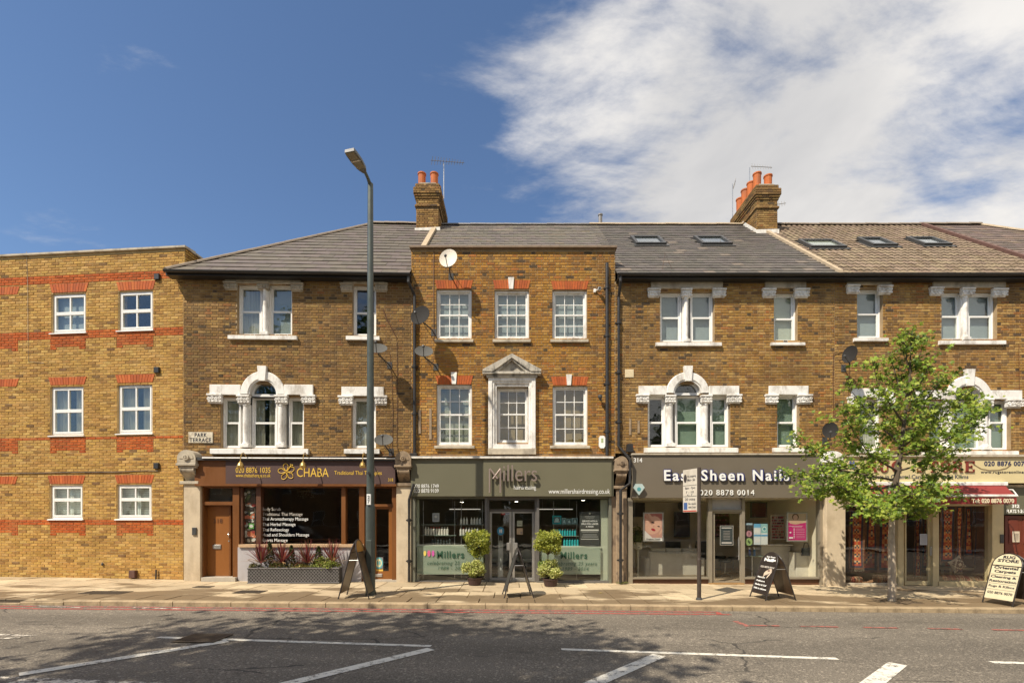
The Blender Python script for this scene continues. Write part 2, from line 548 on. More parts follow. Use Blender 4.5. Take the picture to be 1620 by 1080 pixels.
def asphalt(name):
    m = bpy.data.materials.new(name)
    m.use_nodes = True
    t = NT(m.node_tree)
    P = t.n('ShaderNodeNewGeometry').outputs['Position']
    agg = t.noise(P, 55, 3, 0.7)
    vor = t.n('ShaderNodeTexVoronoi', ins={'Vector': P, 'Scale': 38.0})
    c = t.ramp(agg, [(0.30, (0.055, 0.047, 0.037)), (0.5, (0.140, 0.120, 0.093)), (0.66, (0.27, 0.23, 0.175))])
    f = t.math('GREATER_THAN', t.n('ShaderNodeSeparateColor', ins={0: vor.outputs['Color']}).outputs[0], 0.93)
    c = t.mix(t.math('MULTIPLY', f, 0.6), c, (0.36, 0.31, 0.24, 1))
    big = t.noise(t.mapping(P, scale=(0.16, 0.8, 1)), 1.3, 6, 0.65)
    k = t.n('ShaderNodeMapRange', ins={0: big, 1: 0.3, 2: 0.7, 3: 0.72, 4: 1.25}).outputs[0]
    c = t.mix(1.0, c, t.n('ShaderNodeCombineColor', ins={0: k, 1: k, 2: k}).outputs[0], 'MULTIPLY')
    # worn wheel tracks polished paler, oil darkening in between
    sepp = t.n('ShaderNodeSeparateXYZ', ins={0: P}).outputs[1]
    wv = t.math('SINE', t.math('MULTIPLY', sepp, 3.4))
    tr = t.n('ShaderNodeMapRange', ins={0: wv, 1: -1.0, 2: 1.0, 3: 0.93, 4: 1.08}).outputs[0]
    c = t.mix(1.0, c, t.n('ShaderNodeCombineColor', ins={0: tr, 1: tr, 2: tr}).outputs[0], 'MULTIPLY')
    oil = t.noise(t.mapping(P, scale=(0.5, 1.1, 1), loc=(4, 0, 0)), 1.7, 7, 0.7)
    of = t.n('ShaderNodeMapRange', interpolation_type='SMOOTHSTEP', ins={0: oil, 1: 0.56, 2: 0.72, 3: 0.0, 4: 0.55}).outputs[0]
    c = t.mix(of, c, (0.045, 0.038, 0.03, 1))
    # tar-sealed cracks
    wob = t.n('ShaderNodeTexNoise', ins={'Vector': P, 'Scale': 2.2, 'Detail': 5.0})
    wp = t.n('ShaderNodeVectorMath', operation='MULTIPLY_ADD', ins={0: wob.outputs['Color'], 1: (0.5, 0.5, 0), 2: P}).outputs[0]
    v2 = t.n('ShaderNodeTexVoronoi', feature='DISTANCE_TO_EDGE', ins={'Vector': t.mapping(wp, scale=(0.25, 0.6, 1)), 'Scale': 1.0})
    cr = t.math('LESS_THAN', v2.outputs['Distance'], 0.006)
    msk = t.math('GREATER_THAN', t.noise(P, 0.35, 2, 0.5), 0.52)
    c = t.mix(t.math('MULTIPLY', t.math('MULTIPLY', cr, msk), 0.7), c, (0.02, 0.018, 0.016, 1))
    b = t.n('ShaderNodeBsdfPrincipled')
    t.set(b, 'Base Color', c)
    t.set(b, 'Roughness', 0.82)
    bp = t.n('ShaderNodeBump', ins={'Strength': 0.9, 'Distance': 0.008, 'Height': agg})
    t.set(b, 'Normal', bp.outputs[0])
    t.n('ShaderNodeOutputMaterial', ins={0: b.outputs[0]})
    return m


M_asph = asphalt('worn_asphalt')


def paving_mat(name):
    """pale sandy slabs with brown damp and tannin stains"""
    m = bpy.data.materials.new(name)
    m.use_nodes = True
    t = NT(m.node_tree)
    P = t.n('ShaderNodeNewGeometry').outputs['Position']
    tint = t.n('ShaderNodeAttribute', attribute_name='tint').outputs['Color']
    g = t.noise(P, 26, 5, 0.7)
    k = t.n('ShaderNodeMapRange', ins={0: g, 1: 0.25, 2: 0.75, 3: 0.82, 4: 1.16}).outputs[0]
    c = t.mix(1.0, tint, t.n('ShaderNodeCombineColor', ins={0: k, 1: k, 2: k}).outputs[0], 'MULTIPLY')
    P2 = t.mapping(P, scale=(0.55, 1.3, 1), rot=(0, 0, 0.35))
    n2 = t.noise(P2, 0.9, 6, 0.6)
    yy = t.n('ShaderNodeSeparateXYZ', ins={0: P})
    ramp = t.n('ShaderNodeMapRange', ins={0: yy.outputs[1], 1: 12.6, 2: 10.2, 3: -0.10, 4: 0.10}).outputs[0]
    f = t.n('ShaderNodeMapRange', interpolation_type='SMOOTHSTEP', ins={0: t.math('ADD', n2, ramp), 1: 0.455, 2: 0.55, 3: 0.0, 4: 0.88}).outputs[0]
    c = t.mix(f, c, (0.15, 0.10, 0.052, 1))
    n3 = t.noise(P, 3.3, 5, 0.6)
    f3 = t.n('ShaderNodeMapRange', ins={0: n3, 1: 0.56, 2: 0.72, 3: 0.0, 4: 0.5}).outputs[0]
    c = t.mix(f3, c, (0.20, 0.15, 0.09, 1))
    sp = t.math('GREATER_THAN', t.noise(P, 42, 2, 0.5), 0.70)
    c = t.mix(t.math('MULTIPLY', sp, 0.5), c, (0.07, 0.06, 0.05, 1))
    b = t.n('ShaderNodeBsdfPrincipled')
    t.set(b, 'Base Color', c)
    t.set(b, 'Roughness', t.n('ShaderNodeMapRange', ins={0: f, 1: 0.0, 2: 1.0, 3: 0.85, 4: 0.55}).outputs[0])
    bp = t.n('ShaderNodeBump', ins={'Strength': 0.6, 'Distance': 0.004, 'Height': g})
    t.set(b, 'Normal', bp.outputs[0])
    t.n('ShaderNodeOutputMaterial', ins={0: b.outputs[0]})
    return m


M_slab = paving_mat('stained_paving_slab')
M_joint = mat('paving_joint', (0.10, 0.08, 0.055), 0.95, 0.3, 12)
M_kerb = mat('granite_kerb', (0.36, 0.27, 0.16), 0.8, 0.3, 8, bump=0.006, bscale=40, dirt=(0.10, 0.07, 0.04), dirt_amt=0.6, dirt_scale=4)
M_earth = mat('earth', (0.12, 0.10, 0.06), 0.95, 0.3, 0.5)
M_grass = mat('mown_grass', (0.055, 0.085, 0.022), 0.9, 0.4, 3, bump=0.02, bscale=30)

sheet('ground', -300, 300, -0.25, M_earth, -300, 300, kind='structure')
sheet('road', -3.2, 9.99, 0.015, M_asph, kind='structure')
KY = 10.0
pave = sheet('pavement', KY + 0.14, 19.0, 0.088, M_joint, kind='structure')
opp = sheet('opposite_pavement', -6.4, -3.2, 0.115, M_concrete, kind='structure')
sheet('park_grass', -60, -6.4, 0.10, M_grass, kind='structure')


def slab_tint():
    k = random.uniform(0.82, 1.12)
    b = random.choice([(0.52, 0.41, 0.26), (0.50, 0.39, 0.245), (0.55, 0.44, 0.28), (0.46, 0.36, 0.225)])
    return tuple(x * k for x in b)


slabs = []
rows = [(10.155, 0.62), (10.785, 0.90), (11.695, 0.76), (12.465, 0.62), (13.095, 0.62)]
for ri, (y0, dy) in enumerate(rows):
    w_ = [0.60, 0.60, 0.60, 0.6, 0.6][ri]
    x = -19.3 + (0.3 if ri % 2 else 0)
    while x < 19:
        ww = w_ * random.choice([1, 1, 1, 1.5])
        slabs.append((x, x + ww - 0.012, y0, y0 + dy - 0.012))
        x += ww
slabs.sort(key=lambda q: math.hypot((q[0] + q[1]) / 2, q[2]))
more = MB()
for i, (xa, xb, ya, yb) in enumerate(slabs):
    mb = MB() if i < 300 else more
    t = slab_tint()
    dz = random.uniform(-0.002, 0.003)
    tl = random.uniform(-0.003, 0.003)
    c = 0.006
    cx, cy = (xa + xb) / 2, (ya + yb) / 2
    ox, oy, oz = (cx, cy, zg(cx)) if i < 300 else (0, 0, 0)
    top = [(xa + c, ya + c), (xb - c, ya + c), (xb - c, yb - c), (xa + c, yb - c)]
    bot = [(xa, ya), (xb, ya), (xb, yb), (xa, yb)]
    o = mb.add([(p - ox, q - oy, zg(p) + dz + tl * (1 if p > cx else -1) - oz) for p, q in top] + [(p - ox, q - oy, zg(p) - 0.03 - oz) for p, q in bot])
    mb.face((o, o + 1, o + 2, o + 3), 0, t)
    for k in range(4):
        j = (k + 1) % 4
        mb.face((o + 4 + k, o + 4 + j, o + j, o + k), 0, t)
    if i < 300:
        mb.build('paving_slab', M_slab, pave, loc=(ox, oy, oz))
if more.f: more.build('outer_slabs', M_slab, pave, kind='stuff')

kerb = MB()
kerb.quad((-XW, KY + 0.01, zr(-XW) - 0.1), (XW, KY + 0.01, zr(XW) - 0.1), (XW, KY + 0.01, zg(XW) - 0.02), (-XW, KY + 0.01, zg(-XW) - 0.02))
kb = kerb.build('kerb', M_joint, None, kind='structure')
x = -19
while x < 19:
    L = random.choice([0.9, 0.9, 1.2, 0.75])
    mb = MB()
    drop = 0.0 if x > -9.8 else -0.05
    if -10.7 < x <= -9.8: drop = -0.025
    h0 = zr(x) - 0.05
    c = 0.018
    ax, bx_ = 0.006, L - 0.006
    jy = random.uniform(-0.008, 0.008)
    def kz(q): return -0.0085 * q
    pr = [(-0.002 + jy, -0.12), (-0.002 + jy, -c + drop), (c + jy, drop), (0.143, drop + 0.003), (0.143, -0.12)]
    n = len(pr)
    o = mb.add([(ax, a, b + kz(ax)) for a, b in pr] + [(bx_, a, b + kz(bx_)) for a, b in pr])
    for i in range(n):
        j = (i + 1) % n
        mb.face((o + i, o + j, o + n + j, o + n + i)[::-1])
    mb.face(tuple(o + i for i in range(n)))
    mb.face(tuple(o + n + i for i in range(n))[::-1])
    mb.build('kerb_stone', M_kerb, kb, loc=(x, KY, zg(x)))
    x += L


def paint_mat(name, color, wear=0.45, sc=9):
    m = bpy.data.materials.new(name)
    m.use_nodes = True
    t = NT(m.node_tree)
    P = t.n('ShaderNodeNewGeometry').outputs['Position']
    a = t.noise(P, sc, 8, 0.72)
    g = t.noise(P, 55, 3, 0.7)
    f = t.n('ShaderNodeMapRange', ins={0: t.math('ADD', a, t.math('MULTIPLY', g, 0.45)), 1: wear + 0.22, 2: wear + 0.34, 3: 0.0, 4: 1.0}).outputs[0]
    c = t.mix(f, (0.10, 0.088, 0.072, 1), tuple(color) + (1,))
    b = t.n('ShaderNodeBsdfPrincipled')
    t.set(b, 'Base Color', c)
    b.inputs['Roughness'].default_value = 0.7
    bp = t.n('ShaderNodeBump', ins={'Strength': 0.6, 'Distance': 0.006, 'Height': g})
    t.set(b, 'Normal', bp.outputs[0])
    t.n('ShaderNodeOutputMaterial', ins={0: b.outputs[0]})
    return m


M_line = paint_mat('worn_white_line', (0.72, 0.68, 0.58), 0.36)
M_line2 = paint_mat('very_worn_white_line', (0.66, 0.60, 0.50), 0.46)
M_red = paint_mat('red_route_line', (0.40, 0.075, 0.055), 0.40)
M_redw = paint_mat('faded_red_line', (0.42, 0.12, 0.09), 0.42)


def ribbon(name, pts, width, m, lift, parent=None):
    mb = MB()
    L, R = [], []
    for i, p in enumerate(pts):
        d = pts[min(i + 1, len(pts) - 1)] - pts[max(0, i - 1)]
        n = Vector((-d.y, d.x, 0)).normalized() * (width / 2)
        for s, A in ((1, L), (-1, R)):
            q = p + n * s
            A.append((q.x, q.y, zr(q.x) + lift))
    for i in range(len(pts) - 1):
        mb.quad(L[i], R[i], R[i + 1], L[i + 1])
    o = mb.build(name, m, parent, kind='structure')
    return o


def px_line(name, a, b, width, m, lift=0.004):
    return ribbon(name, [road_pt(*a), road_pt(*b)], width, m, lift)


px_line('white_lane_line', (250, 1007.5), (682, 1021.5), 0.10, M_line)
px_line('white_lane_line', (888, 1026.5), (1325, 1041.5), 0.10, M_line)
px_line('white_lane_line', (1568, 1047), (1750, 1052), 0.10, M_line)
px_line('white_lane_line', (-60, 1001.5), (55, 1005.5), 0.09, M_line2)
px_line('white_lane_line', (-30, 1011.5), (32, 1008.5), 0.09, M_line2, 0.008)
px_line('white_hatch_line', (30, 1067), (360, 1014), 0.17, M_line, 0.008)
px_line('white_hatch_line', (440, 1085), (682, 1026.5), 0.17, M_line, 0.008)
px_line('white_hatch_line', (905, 1096), (1043, 1036.5), 0.19, M_line, 0.008)
px_line('white_hatch_line', (1340, 1112), (1420, 1050), 0.20, M_line, 0.008)
ribbon('white_edge_line', [road_pt(-100, 1071), road_pt(60, 1077), road_pt(240, 1084), road_pt(420, 1092)], 0.2, M_line2, 0.004)
px_line('faint_old_line', (60, 958.5), (130, 961), 0.08, M_line2, 0.008)
px_line('faint_old_line', (210, 961), (285, 963), 0.08, M_line2, 0.008)
# double red line that ends in a splay, then the dashed edge of a loading bay
ribbon('red_kerb_line', [Vector((-25, 9.86, 0)), Vector((4.2, 9.86, 0))], 0.09, M_red, 0.004)
ribbon('red_kerb_line', [Vector((-25, 9.62, 0)), Vector((4.35, 9.62, 0))], 0.09, M_red, 0.004)
ribbon('red_kerb_line', [Vector((4.16, 9.84, 0)), road_pt(1140, 972)], 0.10, M_red, 0.008)
ribbon('red_bay_line', [road_pt(1163, 982), road_pt(1184, 990.5)], 0.10, M_redw, 0.004)
for a, b in ((1186, 1233), (1266, 1326), (1366, 1420), (1468, 1522), (1570, 1640)):
    ribbon('red_bay_line', [road_pt(a, 989 + (a - 1186) * .018), road_pt(b, 989 + (b - 1186) * .018)], 0.07, M_redw, 0.008)

# manhole and service covers
M_iron = mat('cast_iron_cover', (0.10, 0.08, 0.06), 0.6, 0.25, 20, metal=0.5)
def cover(p, w_, d_, name, label, zf, ribs=10):
    t = thing(name, label, 'manhole cover', (p.x, p.y, zf(p.x)), math.atan(-0.0085) * 0)
    mb = MB()
    sl_ = -0.0085
    T = lambda x, y, z: (x, y, z + sl_ * x)
    mb.box(-w_ / 2, w_ / 2, -d_ / 2, -d_ / 2 + .03, 0.001, 0.010, T=T)
    mb.box(-w_ / 2, w_ / 2, d_ / 2 - .03, d_ / 2, 0.001, 0.010, T=T)
    mb.box(-w_ / 2, -w_ / 2 + .03, -d_ / 2 + .03, d_ / 2 - .03, 0.001, 0.010, T=T)
    mb.box(w_ / 2 - .03, w_ / 2, -d_ / 2 + .03, d_ / 2 - .03, 0.001, 0.010, T=T)
    mb.build('frame', M_iron, t)
    mb = MB()
    mb.box(-w_ / 2 + .035, w_ / 2 - .035, -d_ / 2 + .035, d_ / 2 - .035, 0.001, 0.006, T=T)
    n = ribs
    for i in range(n):
        x0 = -w_ / 2 + .05 + (w_ - .1) * i / n
        mb.box(x0, x0 + (w_ - .1) / n * .5, -d_ / 2 + .06, d_ / 2 - .06, 0.006, 0.011, T=T)
    mb.build('plate', M_iron, t)
cover(road_pt(322, 1010), 0.62, 0.52, 'manhole_cover', 'round ribbed iron manhole cover in the road among the tree shade', lambda x: zr(x) + 0.013, 14)
cover(pave_pt(168, 937), 0.95, 0.38, 'service_cover', 'rusty service cover let into the pavement before the modern brick block', lambda x: zg(x) + .003, 8)
cover(pave_pt(396, 936), 0.62, 0.42, 'service_cover', 'dark service cover in the pavement in front of the trellis planter', lambda x: zg(x) + .003, 8)
cover(pave_pt(322, 928), 0.42, 0.22, 'service_cover', 'small iron cover on the pavement before the orange brown door', lambda x: zg(x) + .003, 5)

# ------------------------------------------------------------------ building frames
def intervals(lo, hi, cuts):
    res, cur = [], lo
    for a, b in sorted(cuts):
        if a > cur: res.append((cur, min(a, hi)))
        cur = max(cur, b)
        if cur >= hi: break
    if cur < hi: res.append((cur, hi))
    return [(a, b) for a, b in res if b - a > 0.035]


def wpick(pal):
    r = random.random() * sum(p[0] for p in pal)
    for wt, c in pal:
        r -= wt
        if r <= 0: break
    k = random.uniform(0.88, 1.12)
    h = random.uniform(-0.04, 0.04)
    return (c[0] * k, c[1] * k * (1 - h), c[2] * k * (1 + h))


PAL_OLD = [(4.8, (0.270, 0.155, 0.050)), (3, (0.215, 0.120, 0.043)), (1.6, (0.33, 0.205, 0.075)), (1.0, (0.15, 0.09, 0.04)), (0.4, (0.08, 0.055, 0.033)), (0.5, (0.28, 0.125, 0.042))]
PAL_C = [(5.0, (0.355, 0.178, 0.036)), (2.6, (0.29, 0.136, 0.032)), (1.6, (0.41, 0.230, 0.060)), (.9, (0.20, 0.11, 0.04)), (0.3, (0.09, 0.06, 0.033)), (.6, (0.38, 0.15, 0.036))]
PAL_D = [(4.8, (0.325, 0.178, 0.048)), (2.8, (0.26, 0.135, 0.040)), (2.0, (0.39, 0.237, 0.078)), (1.1, (0.18, 0.10, 0.042)), (0.4, (0.09, 0.06, 0.033)), (0.5, (0.33, 0.14, 0.04))]
PAL_A = [(6, (0.445, 0.262, 0.070)), (3, (0.385, 0.215, 0.055)), (2, (0.50, 0.315, 0.098)), (1.2, (0.29, 0.158, 0.045)), (0.2, (0.18, 0.10, 0.04))]
PAL_RED = [(5, (0.41, 0.092, 0.018)), (2, (0.36, 0.080, 0.018)), (2, (0.45, 0.115, 0.024))]


def brick_box(mb, s0, s1, z0, z1, T, tint, y=-0.010, c=0.003):
    y += random.uniform(-0.003, 0.003)
    tl = random.uniform(-0.0016, 0.0016)
    jz = random.uniform(-0.0015, 0.0015)
    p = [(s0, 0.004, z0), (s1, 0.004, z0), (s1, 0.004, z1), (s0, 0.004, z1),
         (s0 + c, y + tl, z0 + c + jz), (s1 - c, y - tl, z0 + c + jz), (s1 - c, y - tl, z1 - c + jz), (s0 + c, y + tl, z1 - c + jz)]
    if T: p = [T(*q) for q in p]
    o = mb.add(p)
    mb.face((o + 4, o + 5, o + 6, o + 7), 0, tint)
    mb.face((o, o + 1, o + 5, o + 4), 0, tint)
    mb.face((o + 1, o + 2, o + 6, o + 5), 0, tint)
    mb.face((o + 2, o + 3, o + 7, o + 6), 0, tint)
    mb.face((o + 3, o, o + 4, o + 7), 0, tint)


def brick_list(s0, s1, z0, z1, holes, bond='flemish', course=0.075, ragged=None):
    res = []
    n = int((z1 - z0) / course)
    for r in range(n):
        za = z0 + r * course
        zc = za + course / 2
        cuts = [(a, b) for (a, c, b, d) in holes if c < zc < d]
        free = intervals(s0, s1, cuts)
        if bond == 'flemish':
            pat = [0.226, 0.113]
            off = (0.1695 if r % 2 else 0.0)
        else:
            pat = [0.225]
            off = 0.1125 if r % 2 else 0.0
        x = s0 - 0.45 + off
        k = 0
        bricks = []
        while x < s1:
            wd = pat[k % len(pat)]
            bricks.append((x, x + wd))
            x += wd
            k += 1
        for a, b in free:
            for p, q in bricks:
                u, v = max(p, a), min(q, b)
                if v - u > 0.04:
                    res.append((u + 0.0062, v - 0.0062, za + 0.0066, za + course - 0.0066, v - u > 0.2))
    return res


VAR = {}


def shared_bricks(key, pal, wd, ht):
    k = (key, round(wd, 3))
    if k not in VAR:
        L = []
        for i in range(14):
            mb = MB()
            brick_box(mb, -wd / 2, wd / 2, -ht / 2, ht / 2, None, wpick(pal))
            L.append(mb.mesh('brick', MATKEY[key]))
        VAR[k] = L
    return VAR[k]


MATKEY = {'old': M_brick, 'A': M_brickA, 'C': M_brickC, 'red': M_redbrick}


class Bld:
    """a building whose street face is a plane; photo pixels map onto that plane (or a parallel one `off` metres nearer)"""
    def __init__(self, name, label, P0, P1, cat='building'):
        self.P0 = Vector((P0[0], P0[1]))
        d = Vector((P1[0] - P0[0], P1[1] - P0[1]))
        self.len = d.length
        self.u = d.normalized()
        self.n = Vector((-self.u.y, self.u.x))
        self.rz = math.atan2(self.u.y, self.u.x)
        self.z0 = zg(P0[0])
        self.root = thing(name, label, cat, (P0[0], P0[1], self.z0), self.rz)
        self.holes = []
        self.noback = []

    def L(self, x, y, off=0.0):
        d = Vector(((x - PX) / F, 1.0))
        t = (self.P0.dot(self.n) - off) / d.dot(self.n)
        p = d * t - self.P0
        return p.dot(self.u), CAMZ + (PY - y) / F * t - self.z0

    def R(self, x0, y0, x1, y1, off=0.0):
        """pixel rect (left, top, right, bottom) -> s0, z0, s1, z1"""
        a = self.L(x0, y0, off)
        b = self.L(x1, y1, off)
        c = self.L(x0, y1, off)
        e = self.L(x1, y0, off)
        return a[0], (b[1] + c[1]) / 2, b[0], (a[1] + e[1]) / 2

    def W(self, s, y, z):
        return Vector((self.P0.x + self.u.x * s + self.n.x * y, self.P0.y + self.u.y * s + self.n.y * y, self.z0 + z))

    def zs(self, s):
        """pavement height in local z at s"""
        return zg(self.P0.x + self.u.x * s) - self.z0

    def hole(self, px, off=0.0):
        r = self.R(*px, off)
        self.holes.append((r[0], r[1], r[2], r[3]))
        return r

    def box(self, name, px, y0, y1, m, off=None, cham=0.0, parent=None, **kw):
        """box from a pixel rect measured on its own front face (local y0)"""
        r = self.R(*px, -y0 if off is None else off)
        mb = MB()
        if cham: mb.cbox(r[0], r[2], y0, y1, r[1], r[3], cham)
        else: mb.box(r[0], r[2], y0, y1, r[1], r[3])
        return mb.build(name, m, parent or self.root, **kw)

    def text(self, s, px, y, m, parent=None, **kw):
        r = self.R(*px, -y)
        return text_on(parent or self.root, s, r[0], r[2], r[1], r[3], y, m, **kw)

    def wall(self, s0, s1, z0, z1, mortar, key, pal, bond='flemish', zones=(), depth=0.28, n_ind=300, skip=()):
        """mortar backing with openings and reveals, then bricks; zones: (s0,z0,s1,z1,palette)"""
        H = [h for h in self.holes]
        xs = sorted(set([s0, s1] + [min(max(v, s0), s1) for h in H for v in (h[0], h[2])]))
        zs_ = sorted(set([z0, z1] + [min(max(v, z0), z1) for h in H for v in (h[1], h[3])]))
        mb = MB()
        def inh(x, z): return any(h[0] < x < h[2] and h[1] < z < h[3] for h in H)
        for i in range(len(xs) - 1):
            j = 0
            while j < len(zs_) - 1:
                if inh((xs[i] + xs[i + 1]) / 2, (zs_[j] + zs_[j + 1]) / 2):
                    j += 1
                    continue
                k = j
                while k + 1 < len(zs_) - 1 and not inh((xs[i] + xs[i + 1]) / 2, (zs_[k + 1] + zs_[k + 2]) / 2): k += 1
                mb.quad((xs[i], 0, zs_[j]), (xs[i + 1], 0, zs_[j]), (xs[i + 1], 0, zs_[k + 1]), (xs[i], 0, zs_[k + 1]))
                mb.quad((xs[i], depth, zs_[j]), (xs[i], depth, zs_[k + 1]), (xs[i + 1], depth, zs_[k + 1]), (xs[i + 1], depth, zs_[j]))
                j = k + 1
        for h in H:
            if h[3] < z0 + .01: continue
            a, b, c, d = h[0], max(h[1], z0), h[2], h[3]
            mb.quad((a, 0, b), (a, depth, b), (a, depth, d), (a, 0, d))
            mb.quad((c, 0, b), (c, 0, d), (c, depth, d), (c, depth, b))
            mb.quad((a, 0, d), (a, depth, d), (c, depth, d), (c, 0, d))
            mb.quad((a, 0, b), (c, 0, b), (c, depth, b), (a, depth, b))
        wl = mb.build('wall', mortar, self.root)
        bl0 = brick_list(s0, s1, z0, z1, H + list(skip), bond)
        bl = []
        for b in bl0:
            zc = (b[2] + b[3]) / 2
            cut = sorted(e for zn in zones if zn[1] <= zc <= zn[3] for e in (zn[0], zn[2]) if b[0] + .02 < e < b[1] - .02)
            xs_ = [b[0]] + cut + [b[1]]
            for u, v in zip(xs_, xs_[1:]):
                bl.append((u + (0 if u == b[0] else .005), v - (0 if v == b[1] else .005), b[2], b[3], b[4] and not cut))
        full = [b for b in bl if b[4] and not any(zn[0] <= (b[0] + b[1]) / 2 <= zn[2] and zn[1] <= (b[2] + b[3]) / 2 <= zn[3] for zn in zones)]
        camp = Vector((0, 0, CAMZ))
        full.sort(key=lambda b: (self.W((b[0] + b[1]) / 2, 0, (b[2] + b[3]) / 2) - camp).length)
        chosen = set(full[:n_ind])
        rest = MB()
        for b in bl:
            if b in chosen:
                ms = shared_bricks(key, pal, b[1] - b[0], b[3] - b[2])
                inst('brick', random.choice(ms), self.root, ((b[0] + b[1]) / 2, 0, (b[2] + b[3]) / 2))
            else:
                p = pal
                for zn in zones:
                    if zn[0] <= (b[0] + b[1]) / 2 <= zn[2] and zn[1] <= (b[2] + b[3]) / 2 <= zn[3]: p = zn[4]
                brick_box(rest, b[0], b[1], b[2], b[3], None, wpick(p), y=-0.012 if p is not pal else -0.010)
        rest.build('brickwork', MATKEY[key], self.root, kind='stuff')
        return wl

    def soldier(self, px0, px1, ytop, ybot, flare, n, pal=PAL_RED, key_gap=None, y=-0.018):
        """flat arch of upright red bricks; px0..px1 at the bottom, flared at the top"""
        a = self.L(px0, ybot, -y)
        b = self.L(px1, ybot, -y)
        c = self.L(px0 - flare, ytop, -y)
        d = self.L(px1 + flare, ytop, -y)
        mb = MB()
        bk = MB()
        bk.quad((c[0] - .01, -0.004, a[1]), (d[0] + .01, -0.004, a[1]), (d[0] + .01, -0.004, d[1]), (c[0] - .01, -0.004, c[1]))
        for i in range(n):
            u0, u1 = (i + 0.06) / n, (i + 0.94) / n
            if key_gap and key_gap[0] < (u0 + u1) / 2 < key_gap[1]: continue
            t = wpick(pal)
            yy = y + random.uniform(-.002, .002)
            q = [(a[0] + (b[0] - a[0]) * u0, a[1]), (a[0] + (b[0] - a[0]) * u1, a[1]), (c[0] + (d[0] - c[0]) * u1, c[1]), (c[0] + (d[0] - c[0]) * u0, c[1])]
            o = mb.add([(s, yy, z) for s, z in q] + [(s, 0.01, z) for s, z in q])
            mb.face((o, o + 1, o + 2, o + 3), 0, t)
            for k in range(4):
                j = (k + 1) % 4
                mb.face((o + 4 + k, o + 4 + j, o + j, o + k), 0, t)
        ar = mb.build('flat_arch', M_redbrick, self.root, kind='stuff')
        return ar


# ---- windows
def pane(mb_parent, a, b, c, d, y, m, name='pane'):
    cx, cz = (a + c) / 2, (b + d) / 2
    mb = MB()
    mb.box(a - cx, c - cx, -0.002, 0.002, b - cz, d - cz)
    me_key = ('pane', round(c - a, 3), round(d - b, 3), m.name)
    if me_key not in VAR: VAR[me_key] = mb.mesh(name, m)
    return inst(name, VAR[me_key], mb_parent, (cx, y, cz), (random.uniform(-.006, .006), 0, random.uniform(-.006, .006)))


def frame_bars(mb, a, b, c, d, w_, y0, y1):
    mb.cbox(a, a + w_, y0, y1, b, d, .004)
    mb.cbox(c - w_, c, y0, y1, b, d, .004)
    mb.cbox(a + w_, c - w_, y0, y1, d - w_, d, .004)
    mb.cbox(a + w_, c - w_, y0, y1, b, b + w_, .004)


def window(B, px, rows=(1, 1), cols=1, meet=None, rec=0.10, ow=0.035, sw=0.05, bar=0.018, m=None, behind=None, cover=1.0,
           gl=None, hole=True, rect=None, low_proud=True, horns=False, vent=False, label=None, open_low=0.0):
    """sliding-sash window in an opening; rows of panes (upper, lower sash)"""
    m = m or M_upvc
    gl = gl or M_glassU
    r = rect or B.R(*px)
    if hole: B.holes.append(r)
    a, b, c, d = r
    zm = B.L(px[0], meet)[1] if meet else (b + d) / 2
    mb = MB()
    frame_bars(mb, a + .002, b + .002, c - .002, d - .002, ow, rec, rec + 0.10)
    if vent: mb.box((a + c) / 2 - .15, (a + c) / 2 + .15, rec - .012, rec, d - ow + .004, d - .006)
    wn = mb.build('window', m, B.root, label=label)
    for k, (z0, z1, yy) in enumerate(((zm - .02, d - ow, rec + .055), (b + ow + open_low, zm + .02 + open_low * .5, rec + (.018 if low_proud else .055)))):
        if rows[k] == 0: continue
        a2, c2 = a + ow, c - ow
        mb = MB()
        frame_bars(mb, a2, z0, c2, z1, sw, yy, yy + .034)
        ga, gc, gb, gd = a2 + sw, c2 - sw, z0 + sw, z1 - sw
        for i in range(1, cols):
            x = ga + (gc - ga) * i / cols
            mb.cbox(x - bar / 2, x + bar / 2, yy + .006, yy + .028, gb, gd, .003)
        for j in range(1, rows[k]):
            z = gb + (gd - gb) * j / rows[k]
            for i in range(cols):
                x0 = ga + (gc - ga) * i / cols + (bar / 2 if i else 0)
                x1 = ga + (gc - ga) * (i + 1) / cols - (bar / 2 if i < cols - 1 else 0)
                mb.cbox(x0, x1, yy + .006, yy + .028, z - bar / 2, z + bar / 2, .003)
        if horns and k == 0:
            for x0, x1 in ((a2, a2 + sw * .8), (c2 - sw * .8, c2)):
                mb.prism([(x0, z0), (x0, z0 - .05), ((x0 + x1) / 2, z0 - .06), (x1, z0 - .03), (x1, z0)], yy, yy + .03)
        mb.build('sash', m, wn)
        for i in range(cols):
            for j in range(rows[k]):
                pane(wn, ga + (gc - ga) * i / cols, gb + (gd - gb) * j / rows[k], ga + (gc - ga) * (i + 1) / cols, gb + (gd - gb) * (j + 1) / rows[k], yy + .017, gl)
    add_behind(wn, a, b, c, d, rec + .13, behind, cover)
    return wn


